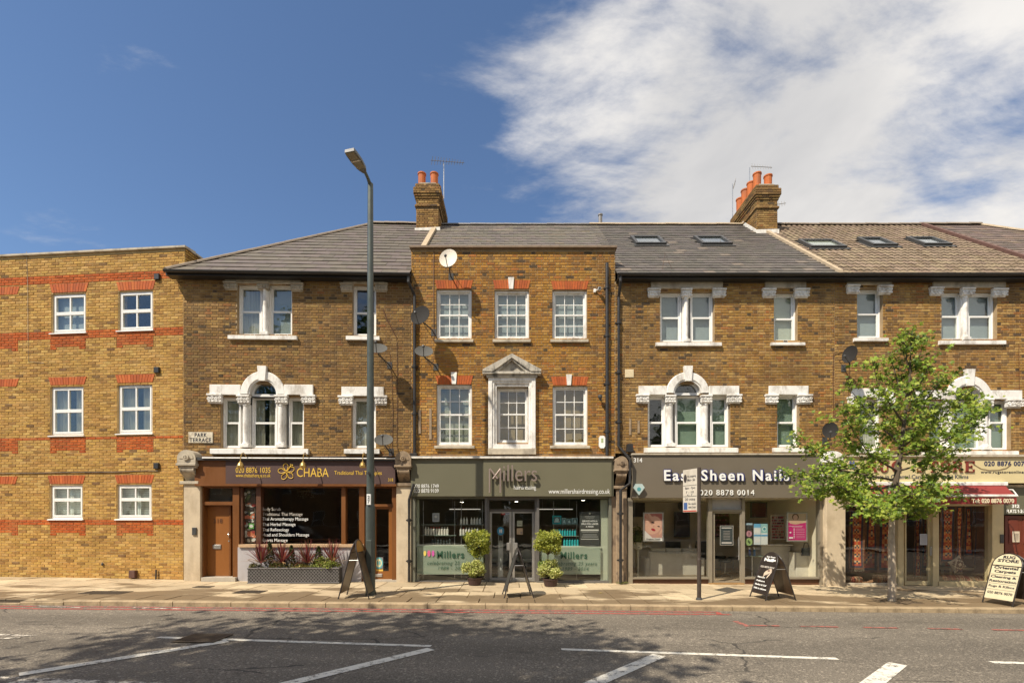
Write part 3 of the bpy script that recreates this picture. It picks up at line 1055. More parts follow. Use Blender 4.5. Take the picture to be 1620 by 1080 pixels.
def add_behind(wn, a, b, c, d, y, behind, cover=1.0):
    if behind is None: return
    mb = MB()
    if behind == 'slats':
        z = d - .04
        while z > b + (d - b) * (1 - cover):
            mb.quad((a + .03, y + .0, z - .02), (c - .03, y + .0, z - .02), (c - .03, y + .018, z + .004), (a + .03, y + .018, z + .004))
            z -= .032
        mb.build('venetian_blind', M_blindw, wn)
    elif behind == 'shutters':
        for x0, x1 in ((a + .04, (a + c) / 2 - .01), ((a + c) / 2 + .01, c - .04)):
            mb.box(x0, x0 + .035, y, y + .025, b + .04, d - .04)
            mb.box(x1 - .035, x1, y, y + .025, b + .04, d - .04)
            z = b + .07
            while z < d - .08:
                mb.quad((x0 + .035, y + .02, z), (x1 - .035, y + .02, z), (x1 - .035, y, z + .045), (x0 + .035, y, z + .045))
                z += .05
        mb.build('louvre_shutter', M_white, wn)
    elif behind == 'curtains':
        n = 26
        for x0, x1 in ((a, a + (c - a) * .42), (c - (c - a) * .42, c)):
            P = [(x0 + (x1 - x0) * i / n, y + .03 + .022 * math.sin(i * 1.9)) for i in range(n + 1)]
            for i in range(n):
                mb.quad((P[i][0], P[i][1], b), (P[i + 1][0], P[i + 1][1], b), (P[i + 1][0], P[i + 1][1], d), (P[i][0], P[i][1], d))
        mb.build('curtain', M_curtain, wn)
    elif behind == 'net':
        n = 40
        P = [(a + (c - a) * i / n, y + .02 + .012 * math.sin(i * 2.1)) for i in range(n + 1)]
        for i in range(n):
            mb.quad((P[i][0], P[i][1], b), (P[i + 1][0], P[i + 1][1], b), (P[i + 1][0], P[i + 1][1], d), (P[i][0], P[i][1], d))
        mb.build('curtain', M_curtain, wn)
    else:
        zb = b + (d - b) * (1 - cover)
        mb.box(a + .02, c - .02, y, y + .006, zb, d - .01)
        mb.build('blind', behind, wn)


def capital(B, px, m, y0=-0.10, name='capital', leaves=4):
    """carved corbel capital: abacus, leaf scrolls and a bead below"""
    a, b, c, d = B.R(*px, -y0)
    w_, h = c - a, d - b
    mb = MB()
    mb.cbox(a, c, y0, 0.02, d - h * .20, d, .008)
    mb.cbox(a + w_ * .05, c - w_ * .05, y0 + .035, 0.02, b + h * .12, d - h * .20, .01)
    mb.cbox(a + w_ * .10, c - w_ * .10, y0 + .055, 0.02, b, b + h * .12, .01)
    for i in range(leaves):
        x = a + w_ * (.13 + .74 * i / max(1, leaves - 1))
        s = 1 if i % 2 else -1
        r = w_ * .44 / leaves
        mb.lathe([(r * .3, 0), (r, .004), (r, .02), (r * .55, .03), (r * .5, .018), (r * .2, .016)][::-1] if False else [(r, .03), (r, .006), (r * .6, 0.0), (r * .5, .012), (r * .15, .012)], (x, y0 + .008, b + h * (.52 + .05 * s)), 8, axis='y')
        mb.ball((x + r * .5, y0 + .03, b + h * .22), r * .7, .022, h * .13, 6)
    return mb.build(name, m, B.root)


def pilaster_column(B, px, m, y0=-0.10, base=True, cap_m=None, mullion_y=0.10):
    """half-round engaged column between sashes, with base block"""
    a, b, c, d = B.R(*px, -y0)
    w_ = c - a
    cx = (a + c) / 2
    mb = MB()
    bh = w_ * .75
    mb.cbox(a - w_ * .12, c + w_ * .12, y0 - .01, mullion_y, b, b + bh * .6, .008)
    mb.lathe([(w_ * .56, b + bh * .6), (w_ * .56, b + bh * .75), (w_ * .46, b + bh * .85), (w_ * .46, b + bh), (w_ * .40, b + bh * 1.1), (w_ * .37, d - .06), (w_ * .44, d - .05), (w_ * .44, d - .03), (w_ * .38, d - .02), (w_ * .38, d)],
             (cx, y0 + w_ * .5, 0), 14)
    mb.box(a - w_ * .02, c + w_ * .02, y0 + w_ * .55, mullion_y, b, d)
    return mb.build('column', m, B.root, smooth=False)


def sill(B, px, m, y0=-0.09, y1=0.10):
    a, b, c, d = B.R(*px, -y0)
    mb = MB()
    mb.prism([(y0, b), (y0, d - .012), (y0 + .02, d), (y1, d + .012), (y1, b)], a, c, axis='x')
    o = mb.build('sill', m, B.root)
    return o


def lintel(B, px, m, y0=-0.05):
    a, b, c, d = B.R(*px, -y0)
    mb = MB()
    mb.cbox(a, c, y0, 0.12, b, d, .01)
    return mb.build('lintel', m, B.root)


def arch_unit(B, cxp, ytop_key, m, px_in, px_out, y_spring, y_inner_top, lint_l, lint_r, y_l0, y_l1, y0=-0.07):
    """semicircular hood with keystone and the lintel blocks either side"""
    cx, zsp = B.L(cxp, y_spring, -y0)
    ri = abs(B.L(px_in, y_spring, -y0)[0] - cx)
    ro = abs(B.L(px_out, y_spring, -y0)[0] - cx)
    hin = B.L(cxp, y_inner_top, -y0)[1] - zsp
    mb = MB()
    n = 22
    so = (ro - ri)
    def ring(r, h, y): return [(cx + r * math.cos(math.pi * i / n), y, zsp + h * math.sin(math.pi * i / n)) for i in range(n + 1)]
    r1, h1 = ri, hin
    rm, hm = ri + so * .16, hin + so * .16
    r2, h2 = ro, hin + so
    A = ring(r1, h1, .12); Bq = ring(r1, h1, y0 + .03); Cq = ring(rm, hm, y0 + .03); D = ring(rm + .008, hm + .008, y0); E = ring(r2 - .02, h2 - .02, y0); G = ring(r2, h2, y0 + .02); H = ring(r2, h2, .01)
    for P, Q in ((A, Bq), (Bq, Cq), (Cq, D), (D, E), (E, G), (G, H)):
        for i in range(n):
            mb.quad(P[i], P[i + 1], Q[i + 1], Q[i])
    arch = mb.build('arch_hood', m, B.root)
    # keystone
    k = MB()
    zt = B.L(cxp, ytop_key, -y0)[1]
    zb_ = zsp + hin - .02
    k.prism([(cx - .085, zb_), (cx + .085, zb_), (cx + .12, zt), (cx - .12, zt)], y0 - .045, .0)
    k.build('keystone', m, B.root)
    for (xa, xb) in (lint_l, lint_r):
        a, b, c, d = B.R(xa, y_l0, xb, y_l1, -y0)
        l = MB()
        l.cbox(a, c, y0 + .004, .12, b, d, .01)
        l.build('lintel', m, B.root)
    return cx, zsp, ri, hin


def fanlight(B, cx, zsp, ri, hin, rec=.10, m=None, gl=None, ow=.05):
    m = m or M_upvc
    n = 20
    mb = MB()
    def ring(r, h, y): return [(cx + r * math.cos(math.pi * i / n), y, zsp + h * math.sin(math.pi * i / n)) for i in range(n + 1)]
    a, b = ring(ri + .02, hin + .02, rec), ring(ri - ow, hin - ow, rec)
    c = ring(ri - ow, hin - ow, rec + .06)
    for i in range(n):
        mb.quad(a[i], a[i + 1], b[i + 1], b[i])
        mb.quad(b[i], b[i + 1], c[i + 1], c[i])
    mb.box(cx - ri, cx + ri, rec - .01, rec + .07, zsp - .035, zsp + .035)
    f = mb.build('fanlight', m, B.root)
    g = MB()
    pts = [(cx + (ri - ow + .01) * math.cos(math.pi * i / n), zsp + (hin - ow + .01) * math.sin(math.pi * i / n)) for i in range(n + 1)]
    g.prism(pts, rec + .028, rec + .032)
    g.build('pane', gl or M_glassU, f)
    return f


def console(B, px, m, y_front=-0.34, pil=None, pil_m=None, pil_y=-0.12):
    """carved scroll bracket that ends a shop fascia: arched head with a rosette, mouldings, scroll"""
    a, b, c, d = B.R(*px, -y_front)
    w_, h = c - a, d - b
    cx = (a + c) / 2
    mb = MB()
    # arched head
    hz = b + h * .60
    n = 12
    pts = [(a, hz), (c, hz)] + [(cx + w_ / 2 * math.cos(math.pi * i / n), hz + h * .16 + h * .24 * math.sin(math.pi * i / n)) for i in range(n + 1)]
    mb.prism(pts, y_front, 0.0)
    mb.prism([(cx + w_ * .38 * math.cos(math.pi * i / n), hz + h * .14 + h * .20 * math.sin(math.pi * i / n)) for i in range(n + 1)], y_front - .012, y_front, t=None)
    mb.lathe([(w_ * .17, .0), (w_ * .17, -.03), (w_ * .10, -.035), (w_ * .10, -.02), (w_ * .05, -.02), (w_ * .05, -.045), (.005, -.05)], (cx, y_front - .01, hz + h * .18), 14, axis='y')
    # mouldings
    mb.cbox(a - .02, c + .02, y_front - .03, 0, hz - h * .07, hz, .01)
    mb.cbox(a + .01, c - .01, y_front + .01, 0, hz - h * .13, hz - h * .07, .01)
    # scroll
    pr = []
    for i in range(13):
        u = i / 12
        pr.append((y_front + .03 + (abs(y_front) - .09) * (u ** 1.5) - .035 * math.sin(u * math.pi * 2), hz - h * .13 - (hz - h * .13 - b - h * .08) * u))
    pr = pr + [(0.0, pr[-1][1]), (0.0, hz - h * .13)]
    mb.prism(pr, a + w_ * .12, c - w_ * .12, axis='x')
    for s in (a + w_ * .12, c - w_ * .12 - .03):
        mb.prism([(p - .012, q) for p, q in pr[:13]] + pr[13:], s, s + .03, axis='x')
    mb.cbox(a - .01, c + .01, pil_y - .05, 0, b, b + h * .09, .01)
    o = mb.build('console_bracket', m, B.root)
    if pil:
        p = B.R(*pil, -pil_y)
        mb = MB()
        zb_ = min(B.zs(p[0]), B.zs(p[2])) - .05
        mb.cbox(p[0], p[2], pil_y, 0.3, zb_, p[3], .012)
        mb.build('pilaster', pil_m or m, B.root)
    return o


def shell(B, s0, s1, ztop, depth, m, floor2=None):
    """side, back walls and the dim rooms behind the upper windows"""
    mb = MB()
    zb = -0.3
    mb.quad((s0, depth, zb), (s0, 0.0, zb), (s0, 0.0, ztop), (s0, depth, ztop))
    mb.quad((s1, 0.0, zb), (s1, depth, zb), (s1, depth, ztop), (s1, 0.0, ztop))
    mb.quad((s1, depth, zb), (s0, depth, zb), (s0, depth, ztop), (s1, depth, ztop))
    mb.build('outer_wall', m, B.root)
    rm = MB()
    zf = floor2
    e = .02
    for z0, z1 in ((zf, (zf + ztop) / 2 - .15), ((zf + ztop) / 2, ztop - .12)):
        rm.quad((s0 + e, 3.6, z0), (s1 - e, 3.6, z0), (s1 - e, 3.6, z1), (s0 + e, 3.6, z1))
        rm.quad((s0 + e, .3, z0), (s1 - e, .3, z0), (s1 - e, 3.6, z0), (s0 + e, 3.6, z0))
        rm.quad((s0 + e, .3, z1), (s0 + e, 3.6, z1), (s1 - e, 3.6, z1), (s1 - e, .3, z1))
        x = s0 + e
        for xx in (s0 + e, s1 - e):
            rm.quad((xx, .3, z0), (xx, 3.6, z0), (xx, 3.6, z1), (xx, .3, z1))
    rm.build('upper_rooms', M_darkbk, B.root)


def roof_plane(B, O, vdir, smin, smax, nv, expo, tw, pal, m, kind='slate', n_ind=300, thick=.007, name='roof', back=True, hole=None):
    """tiles laid on a slope: O = (y,z) at the eave, vdir=(dy,dz) unit up the slope, smin/smax functions of v"""
    vy, vz = vdir
    ny, nz_ = -vz, vy
    L = nv * expo
    base = MB()
    base.quad((smin(0), O[0], O[1]), (smax(0), O[0], O[1]), (smax(L), O[0] + vy * L, O[1] + vz * L), (smin(L), O[0] + vy * L, O[1] + vz * L))
    rf = base.build(name, M_dkslate, B.root)
    tiles = []
    for r in range(nv):
        v = r * expo
        lo, hi = smin(v + expo * .5), smax(v + expo * .5)
        x = math.floor(lo / tw) * tw + (tw / 2 if r % 2 and kind == 'slate' else 0) - tw
        while x < hi:
            u0, u1 = max(x, lo), min(x + tw, hi)
            if u1 - u0 > .05 and not (hole and any(h[0] - .02 < (u0 + u1) / 2 < h[1] + .02 and h[2] < v + expo * .5 < h[3] for h in hole)):
                tiles.append((u0, u1, v, r))
            x += tw
    rest = MB()
    def put(mb, u0, u1, v, tint, origin=None):
        g = .0025
        lift = .02 + random.uniform(-.002, .004)
        tl = random.uniform(-.003, .003)
        if kind == 'slate':
            prof = [(u0 + g, 0), (u1 - g, 0)]
        else:
            k = 6
            prof = [(u0 + (u1 - u0) * i / k, .013 * math.sin(math.pi * 2 * i / k - .6)) for i in range(k + 1)]
        def P(u, v_, h_):
            q = Vector((u, O[0] + vy * v_ + ny * h_, O[1] + vz * v_ + nz_ * h_))
            if origin is not None: q -= origin
            return q
        lowt = [P(u, v - .02, lift + thick + h_ + (tl if i == 0 else -tl)) for i, (u, h_) in enumerate(prof)]
        lowb = [P(u, v - .02, lift - (.012 if kind == 'slate' else .03) + h_) for u, h_ in prof]
        upt = [P(u, v + expo + .01, .008 + h_) for u, h_ in prof]
        n = len(prof)
        o = mb.add(lowt + lowb + upt)
        for i in range(n - 1):
            mb.face((o + i, o + i + 1, o + 2 * n + i + 1, o + 2 * n + i), 0, tint)
            mb.face((o + n + i, o + n + i + 1, o + i + 1, o + i), 0, tint if kind == 'slate' else tuple(q * .35 for q in tint))  # pantile lips tinted darker to paint in the shadow line below each course
        mb.face((o + n, o, o + 2 * n), 0, tint)
        mb.face((o + 2 * n - 1, o + 3 * n - 1, o + n - 1), 0, tint)
    cache = {}
    camp = Vector((0, 0, CAMZ))
    full = [t for t in tiles if t[1] - t[0] > tw * .98]
    full.sort(key=lambda t: (B.W((t[0] + t[1]) / 2, O[0] + vy * t[2], O[1] + vz * t[2]) - camp).length)
    ch = set(full[:n_ind])
    for t in tiles:
        if t in ch:
            org = Vector(((t[0] + t[1]) / 2, O[0] + vy * t[2], O[1] + vz * t[2]))
            key = random.randrange(16)
            if key not in cache:
                mb = MB()
                put(mb, t[0], t[1], t[2], wpick(pal), org)
                cache[key] = mb.mesh('roof_tile' if kind != 'slate' else 'slate', m)
            inst('roof_tile' if kind != 'slate' else 'slate', cache[key], rf, org)
        else:
            put(rest, t[0], t[1], t[2], wpick(pal))
    if rest.f: rest.build('roof_tiling' if kind != 'slate' else 'slating', m, rf, kind='stuff')
    return rf


M_dkslate = mat('roof_underlay', (0.05, 0.045, 0.04), 0.9, 0.1, 5)
PAL_SL1 = [(4, (0.128, 0.104, 0.082)), (2, (0.118, 0.096, 0.077)), (2, (0.138, 0.112, 0.088))]
PAL_SL2 = [(4, (0.105, 0.090, 0.076)), (3, (0.096, 0.083, 0.071)), (1.6, (0.116, 0.098, 0.081)), (.06, (0.18, 0.15, 0.11))]
PAL_SLC = [(4, (0.165, 0.142, 0.115)), (3, (0.148, 0.128, 0.105)), (1.6, (0.185, 0.155, 0.122)), (.2, (0.22, 0.18, 0.13))]
PAL_TILE = [(4, (0.185, 0.132, 0.085)), (3, (0.162, 0.115, 0.073)), (2, (0.212, 0.155, 0.10)), (.5, (0.15, 0.10, 0.06))]
PAL_TILE2 = [(4, (0.16, 0.115, 0.09)), (3, (0.13, 0.095, 0.075)), (1, (0.20, 0.14, 0.10))]


def gutter(B, s0, s1, y, z, m=None, r=.06):
    mb = MB()
    n = 7
    def prof(rr): return [(y + rr * math.cos(math.pi + math.pi * i / n), z + rr * math.sin(math.pi + math.pi * i / n)) for i in range(n + 1)]
    o_, i_ = prof(r), prof(r - .008)
    mb.prism(o_ + i_[::-1], s0, s1, axis='x')
    for k in range(int((s1 - s0) / 1.8) + 1):
        s = s0 + .05 + k * 1.8
        if s + .05 < s1:
            mb.prism(prof(r + .006) + i_[::-1], s, s + .05, axis='x')
    g = mb.build('gutter', m or M_black, B.root)
    f = MB()
    f.box(s0, s1, y + r + .005, y + r + .03, z - .10, z + .03)
    f.box(s0, s1, y + r + .03, 0.0, z - .095, z - .075)
    f.build('fascia_board', M_black, B.root)
    return g


def downpipe(B, pts, r=.045, m=None, brackets=True, name='downpipe'):
    mb = MB()
    mb.tube(pts, r, 10)
    for i in range(len(pts) - 1):
        a, b = Vector(pts[i]), Vector(pts[i + 1])
        L = (a - b).length
        if brackets and abs(a.z - b.z) > .8 * L and L > 1:
            for k in range(int(L / 1.7) + 1):
                p = a.lerp(b, (k + .5) / (int(L / 1.7) + 1))
                mb.lathe([(r + .015, -.04), (r + .015, .04)], p, 10)
                mb.box(p.x - .09, p.x + .09, p.y + r, p.y + r + .02, p.z - .02, p.z + .02)
    return mb.build(name, m or M_black, B.root)

# ================================================================== BUILDINGS
def WZ(B, y, off=0.0, x=810):
    return B.L(x, y, off)[1]

E_Y, E_Z, R_Y, R_Z = -0.28, 8.55, 4.55, 12.79
RL = math.hypot(R_Y - E_Y, R_Z - E_Z)
VD = ((R_Y - E_Y) / RL, (R_Z - E_Z) / RL)
M_brownfr = mat('outer_render', (0.30, 0.21, 0.11), 0.9, 0.2, 3)
M_ridge = mat('ridge_tile', (0.24, 0.19, 0.14), 0.8, 0.2, 8, bump=0.003)
M_ridgep = mat('pale_mortar_verge', (0.42, 0.33, 0.22), 0.9, 0.2, 8)


def ridge_caps(B, p0, p1, m, step=.33, r=.11, name='ridge_tile', par=None):
    p0, p1 = Vector(p0), Vector(p1)
    L = (p1 - p0).length
    n = int(L / step)
    d = (p1 - p0) / n
    key = (name, m.name, round(step, 2), round(d.x, 3), round(d.z, 3))
    if key not in VAR:
        mb = MB()
        k = 6
        side = d.cross(Vector((0, 0, 1))).normalized()
        upv = side.cross(d).normalized()
        A = [side * (r * math.cos(math.pi * i / k)) + upv * (r * .8 * math.sin(math.pi * i / k) - .03) for i in range(k + 1)]
        dd = d * 1.04
        o = mb.add([q * 1.06 for q in A] + [q + dd for q in A])
        for i in range(k): mb.face((o + i, o + i + 1, o + k + 2 + i, o + k + 1 + i))
        mb.face(tuple(o + i for i in range(k + 1)))
        mb.face(tuple(o + k + 1 + i for i in range(k + 1)))
        VAR[key] = mb.mesh(name, m)
    for i in range(n):
        inst(name, VAR[key], par or B.root, p0 + d * i + Vector((0, 0, random.uniform(-.006, .006))))


def back_roof(B, s0, s1, z0, m, sh=0):
    mb = MB()
    mb.quad((s1, R_Y, R_Z - z0), (s0, R_Y, R_Z - z0), (s0 - 0, R_Y * 2 + .3, E_Z - z0), (s1, R_Y * 2 + .3, E_Z - z0))
    return mb.build('rear_roof', m, B.root)


# ------------------------------------------------ A: modern yellow brick block (left)
A = Bld('modern_brick_block', 'modern yellow brick block with orange red bands and white casement windows at the left', (-22.0, 14.506), (-9.035, 13.400))
wa = []
cols_ = [[(82, 464, 136, 526), (80, 611, 132.5, 688), (79, 767, 131, 820)], [(187.5, 460, 242, 522), (186, 607, 241, 685), (185, 766, 240, 820)]]
behA = [[M_blindgrey, 'curtains', 'shutters'], [None, 'curtains', 'shutters']]
for ci, col in enumerate(cols_):
    for ri, px in enumerate(col):
        B = A
        bh = behA[ci][ri]
        r = A.R(*px)
        A.holes.append(r)
        # casement: outer frame, transom, mullion, four lights
        a, b, c, d = r
        rec = .045
        mb = MB()
        frame_bars(mb, a + .002, b + .002, c - .002, d - .002, .055, rec, rec + .07)
        fr_ = {0: .50, 1: .50, 2: .56}[ri]
        zm = b + (d - b) * fr_
        wn = mb.build('window', M_upvc, A.root)
        for (z0, z1) in ((zm, d - .055), (b + .055, zm)):
            mb = MB()
            frame_bars(mb, a + .055, z0, c - .055, z1, .045, rec - .012, rec + .05)
            cx = (a + c) / 2
            mb.cbox(cx - .022, cx + .022, rec - .004, rec + .04, z0 + .045, z1 - .045, .004)
            mb.build('sash', M_upvc, wn)
            for q0, q1 in ((a + .1, cx - .022), (cx + .022, c - .1)):
                pane(wn, q0, z0 + .045, q1, z1 - .045, rec + .02, M_glassU if ri < 2 else M_glass)
        add_behind(wn, a, b, c, d, rec + .12, bh)
        if ri == 1:
            v = MB(); v.cbox((a + c) / 2 - .17, (a + c) / 2 + .17, rec - .02, rec, d - .045, d - .02, .004); v.build('trickle_vent', M_upvc, wn)
        s = MB(); s.prism([(-.05, b - .045), (-.05, b - .02), (.05, b + .008), (.05, b - .045)], a - .04, c + .04, axis='x'); s.build('sill', M_upvc, A.root)
# extra windows further left, out of the photograph
for dx in (-105 * 1.0,):
    pass
zonesA = []
def zoneA(x0, y0, x1, y1):
    r = A.R(x0, y0, x1, y1); zonesA.append((r[0], r[1], r[2], r[3], PAL_RED))
Lz = lambda x, y: A.L(x, y)[1]
zt = lambda ya, yb: (Lz(290, yb), Lz(290, ya))
for ya, yb in ((427.5, 440.5), (519, 527.8), (686.7, 695), (821.3, 829)):
    z0, z1 = zt(ya, yb)
    zonesA.append((0, z0, 20, z1, PAL_RED))
for (x0, x1) in ((-27, 29), (80, 136), (185, 243)):
    for yt, yb, yn in (((538 if x0 < 150 else 536) + (2 if x0 < 0 else 0), (553 if x0 < 150 else 550) + (2 if x0 < 0 else 0), 4), (696 + (3 if x0 < 0 else 0), 715 + (3 if x0 < 0 else 0), 4), (829, 847, 4)):
        zoneA(x0, yt - 4, x1, yb - yn)
        zoneA(x0, yb - yn - 1, x0 + 10, yb + .5)
        zoneA(x1 - 10, yb - yn - 1, x1, yb + .5)
# blind arches continue off-frame; a soldier arch over each opening
for (x0, x1, y0, y1) in ((-27, 27, 455.5, 467.5), (82, 136, 449.5, 463), (187.5, 242, 446, 459.5), (-27, 26, 600.5, 612), (80, 133, 597, 609), (186, 241, 593, 605.5), (-27, 24, 753.5, 765.5), (79, 131, 752, 765), (185, 240, 751, 764)):
    r = A.R(x0 - 2, y0 + 1, x1 + 2, y1)
    A.holes.append((r[0], r[1], r[2], r[3] - .01)) if False else None
    A.soldier(x0, x1, y0, y1, 4, 13)
skipA = [A.R(x0, y0 + 1, x1, y1) for (x0, x1, y0, y1) in ((82, 136, 449.5, 463), (187.5, 242, 446, 459.5), (80, 133, 597, 609), (186, 241, 593, 605.5), (79, 131, 752, 765), (185, 240, 751, 764))]
ztopA = A.L(290, 393)[1]
A.wall(0, A.len, -0.40, ztopA, M_mortarA, 'A', PAL_A, bond='stretcher', zones=zonesA, skip=skipA)
mb = MB()
mb.prism([(-.07, ztopA), (-.07, ztopA + .05), (.34, ztopA + .09), (.34, ztopA)], -.02, A.len + .05, axis='x')
mb.prism([(A.len - .29, ztopA), (A.len - .29, ztopA + .09), (A.len + .07, ztopA + .05), (A.len + .07, ztopA)], .34, 9.0, axis='y')
mb.build('coping', M_stone, A.root)
shell(A, 0, A.len, ztopA, 9.0, M_brickA, 3.0)
# return wall beyond the corner, laid as bricks because it shows over the neighbour's hip
rt = MB()
for b in brick_list(0, 6.0, ztopA - 1.2, ztopA, [], 'stretcher'):
    brick_box(rt, b[0], b[1], b[2], b[3], lambda s, y, z: (A.len - y, s, z), wpick(PAL_A), y=-.012)
rt.build('return_brickwork', M_brickA, A.root, kind='stuff')
mb = MB(); mb.quad((0, .05, ztopA - .3), (A.len, .05, ztopA - .3), (A.len, 9, ztopA - .3), (0, 9, ztopA - .3)); mb.build('flat_roof', M_dkslate, A.root)
for i, (x, y) in enumerate(((247, 437), (246.5, 584.5), (246, 736.5))):
    A.box('flue_vent', (x - 4, y - 4.5, x + 4, y + 4.5), -.07, .0, M_black, cham=.01)
mb = MB()
p = [A.L(42, 398, .02), A.L(44, 450, .02), A.L(44.5, 530, .02), A.L(45, 572, .02), A.L(70, 574, .02)]
mb.tube([(s, -.022, z) for s, z in p], .006, 5)
mb.build('wire', M_stone, A.root)
mb = MB()
p = [A.L(x, y, .03) for x, y in ((-60, 750), (0, 748.5), (60, 748), (120, 746.5), (180, 746.5), (230, 744), (250, 744.5))]
mb.tube([(s, -.03, z) for s, z in p], .012, 6)
mb.build('cable', mat('dark_cable', (0.09, 0.065, 0.05), .7), A.root)
A.box('air_brick', (203, 902, 213, 914), -.10, 0, mat('rust_brown', (0.10, 0.045, 0.03), .7, .2), cham=.01)
mb = MB(); s, z = A.L(247, 905, .05); mb.tube([(s, -.05, z + .08), (s, -.06, z - .2)], .02, 6); mb.build('pipe_stub', M_black, A.root)
mb = MB(); s, z = A.L(162, 892, .03); mb.ball((s, -.03, z), .035, .03, .05, 6); mb.build('vent_cowl', M_dkgrey, A.root)

# ------------------------------------------------ shared builders for the Victorian terrace
def victorian(Bd, m_up, upper, lower, behind_up='none'):
    pass


def double_window(Bd, lint, caps, wins, colpx, meet, sillpx, m_st, beh, m_cap=None, covers=(1, 1)):
    lintel(Bd, lint, m_st, -.055)
    for c in caps: capital(Bd, c, m_cap or m_st, -.10)
    r0 = Bd.R(*wins[0]); r1 = Bd.R(*wins[-1])
    Bd.holes.append((r0[0], r0[1], r1[2], r0[3]))
    for k, wpx in enumerate(wins):
        window(Bd, wpx, meet=meet, behind=beh[k], hole=False, rec=.10, cover=covers[k])
    if colpx: pilaster_column(Bd, colpx, M_whstone, -.06, mullion_y=.22)
    sill(Bd, sillpx, M_whstone)


def single_window(Bd, lint, caps, wpx, meet, sillpx, m_st, beh, m_cap=None, cover=1.0):
    lintel(Bd, lint, m_st, -.055)
    for c in caps: capital(Bd, c, m_cap or m_st, -.10, leaves=4)
    window(Bd, wpx, meet=meet, behind=beh, rec=.10, cover=cover)
    sill(Bd, sillpx, M_whstone)


def venetian(Bd, cxp, keytop, rin, rout, yspring, yin, ll, lr, yl0, yl1, wl, wc, wr, cols, caps, meet, sillpx, beh):
    cx, zsp, ri, hin = arch_unit(Bd, cxp, keytop, M_whstone, cxp + rin, cxp + rout, yspring, yin, ll, lr, yl0, yl1)
    # opening under the lintels and under the arch
    rl, rc, rr = (Bd.R(*q) for q in (wl, wc, wr))
    Bd.holes.append((rl[0], rl[1], rr[2], rl[3]))
    Bd.holes.append((cx - ri, rl[3], cx + ri, zsp + hin * .8))
    fanlight(Bd, cx, zsp, ri + .005, hin + .005, rec=.10)
    window(Bd, wl, meet=meet, behind=beh[0], hole=False)
    window(Bd, wc, meet=meet, behind=beh[1], hole=False, rect=(rc[0], rc[1], rc[2], zsp - .02))
    window(Bd, wr, meet=meet, behind=beh[2], hole=False)
    for c in cols: pilaster_column(Bd, c, M_whstone, -.07, mullion_y=.22)
    for c in caps: capital(Bd, c, M_whstone, -.11)
    sill(Bd, sillpx, M_whstone, -.11)


def tex_strips(Bd, items):
    for px in items: Bd.box('tie_plate', px, -.03, 0, M_brownst, cham=.006)


# ------------------------------------------------ B: left terrace house
B1 = Bld('terrace_house', 'hipped slate roofed brick house over the purple brown massage shop', (-9.03, 13.32), (-2.80, 13.50))
double_window(B1, (355, 432, 475, 448), [(352, 444, 374, 457), (405, 444.5, 425, 457), (458, 446, 479, 459.5)], [(375, 449, 412, 530), (424, 449, 462, 530)], (413, 455, 422.5, 529), 490, (360, 530, 469, 536), M_stone, ['net', M_blindgrey])  # net and grey blind added to stand in for pale sky reflected in the panes
single_window(B1, (543, 434, 608, 448), [(537, 446, 558, 460), (592, 446, 613, 460)], (557.5, 450, 595, 530.5), 492, (547, 531, 600, 537), M_stone, None)
venetian(B1, 415, 579, 21, 35.5, 623, 601, (331, 380), (449, 495), 608, 624, (349.5, 627, 378, 708.5), (395.5, 627, 436.5, 708.5), (454, 627, 480.5, 708.5),
         [(381, 638, 392, 707), (437, 638, 448, 707)], [(326, 622, 350, 637), (373, 624, 394, 638), (433, 624, 454, 638), (475, 624, 498.5, 638)], 667.5, (332, 709.5, 487, 717.5), ['net', 'curtains', 'net'])
single_window(B1, (540, 611.5, 607, 626), [(534, 625, 558, 640), (592, 625, 612, 640)], (556, 628, 594.5, 708.5), 667, (544, 710, 600, 717), M_whstone, 'net', M_whstone)
zw = B1.L(470, 722)[1]
zE = E_Z - B1.z0
B1.wall(0, B1.len, zw, zE - .075, M_mortar, 'old', PAL_OLD)
shell(B1, 0, B1.len, zE - .1, 9, M_brownfr, zw)
gutter(B1, -.30, B1.len + .02, E_Y - .05, zE - .02)
roof_plane(B1, (E_Y, zE), VD, lambda v: -.30 + v / RL * 4.30, lambda v: B1.len, 17, RL / 17, .42, PAL_SL1, M_slate)
mb = MB()
z1 = R_Z - B1.z0
mb.quad((-.30, 9.4, zE), (-.30, E_Y, zE), (4.0, R_Y, z1), (4.0, R_Y + .01, z1))
mb.quad((B1.len, R_Y, z1), (4.0, R_Y, z1), (-.30, 9.4, zE), (B1.len, 9.4, zE))
mb.build('rear_roof', M_dkslate, B1.root)
ridge_caps(B1, (-.30, E_Y, zE + .03), (4.0, R_Y, z1 + .03), M_ridge, .42, .10, 'hip_tile')
ridge_caps(B1, (4.0, R_Y, z1 + .03), (B1.len, R_Y, z1 + .03), M_ridge, .42, .12)
# shopfront
M_wood = mat('orange_brown_wood', (0.175, 0.066, 0.016), 0.42, 0.14, 5, stretch=(1, 1, .3), dirt=(0.12, 0.04, 0.01), dirt_amt=.3)
M_wood2 = mat('door_brown', (0.25, 0.092, 0.018), 0.45, 0.08, 5, stretch=(1, 1, .3))
M_dkwood = mat('dark_brown_wood', (0.10, 0.04, 0.018), 0.5, 0.2, 7)
M_signp = mat('purple_brown_sign', (0.085, 0.048, 0.042), 0.5, 0.03, 3)
M_rise = mat('grey_blue_riser', (0.42, 0.40, 0.41), 0.7, 0.08, 3, dirt=(.3, .25, .2), dirt_amt=.35)
console(B1, (280, 711, 309, 765), M_stone, -.36, (290.5, 765, 317, 925), M_cream, -.20)
console(B1, (625, 713, 650, 768), M_brownst, -.36, (627, 768, 650, 925), M_cream, -.16)
fas = B1.box('fascia_sign', (357, 728, 625, 765), -.26, -.02, M_signp)
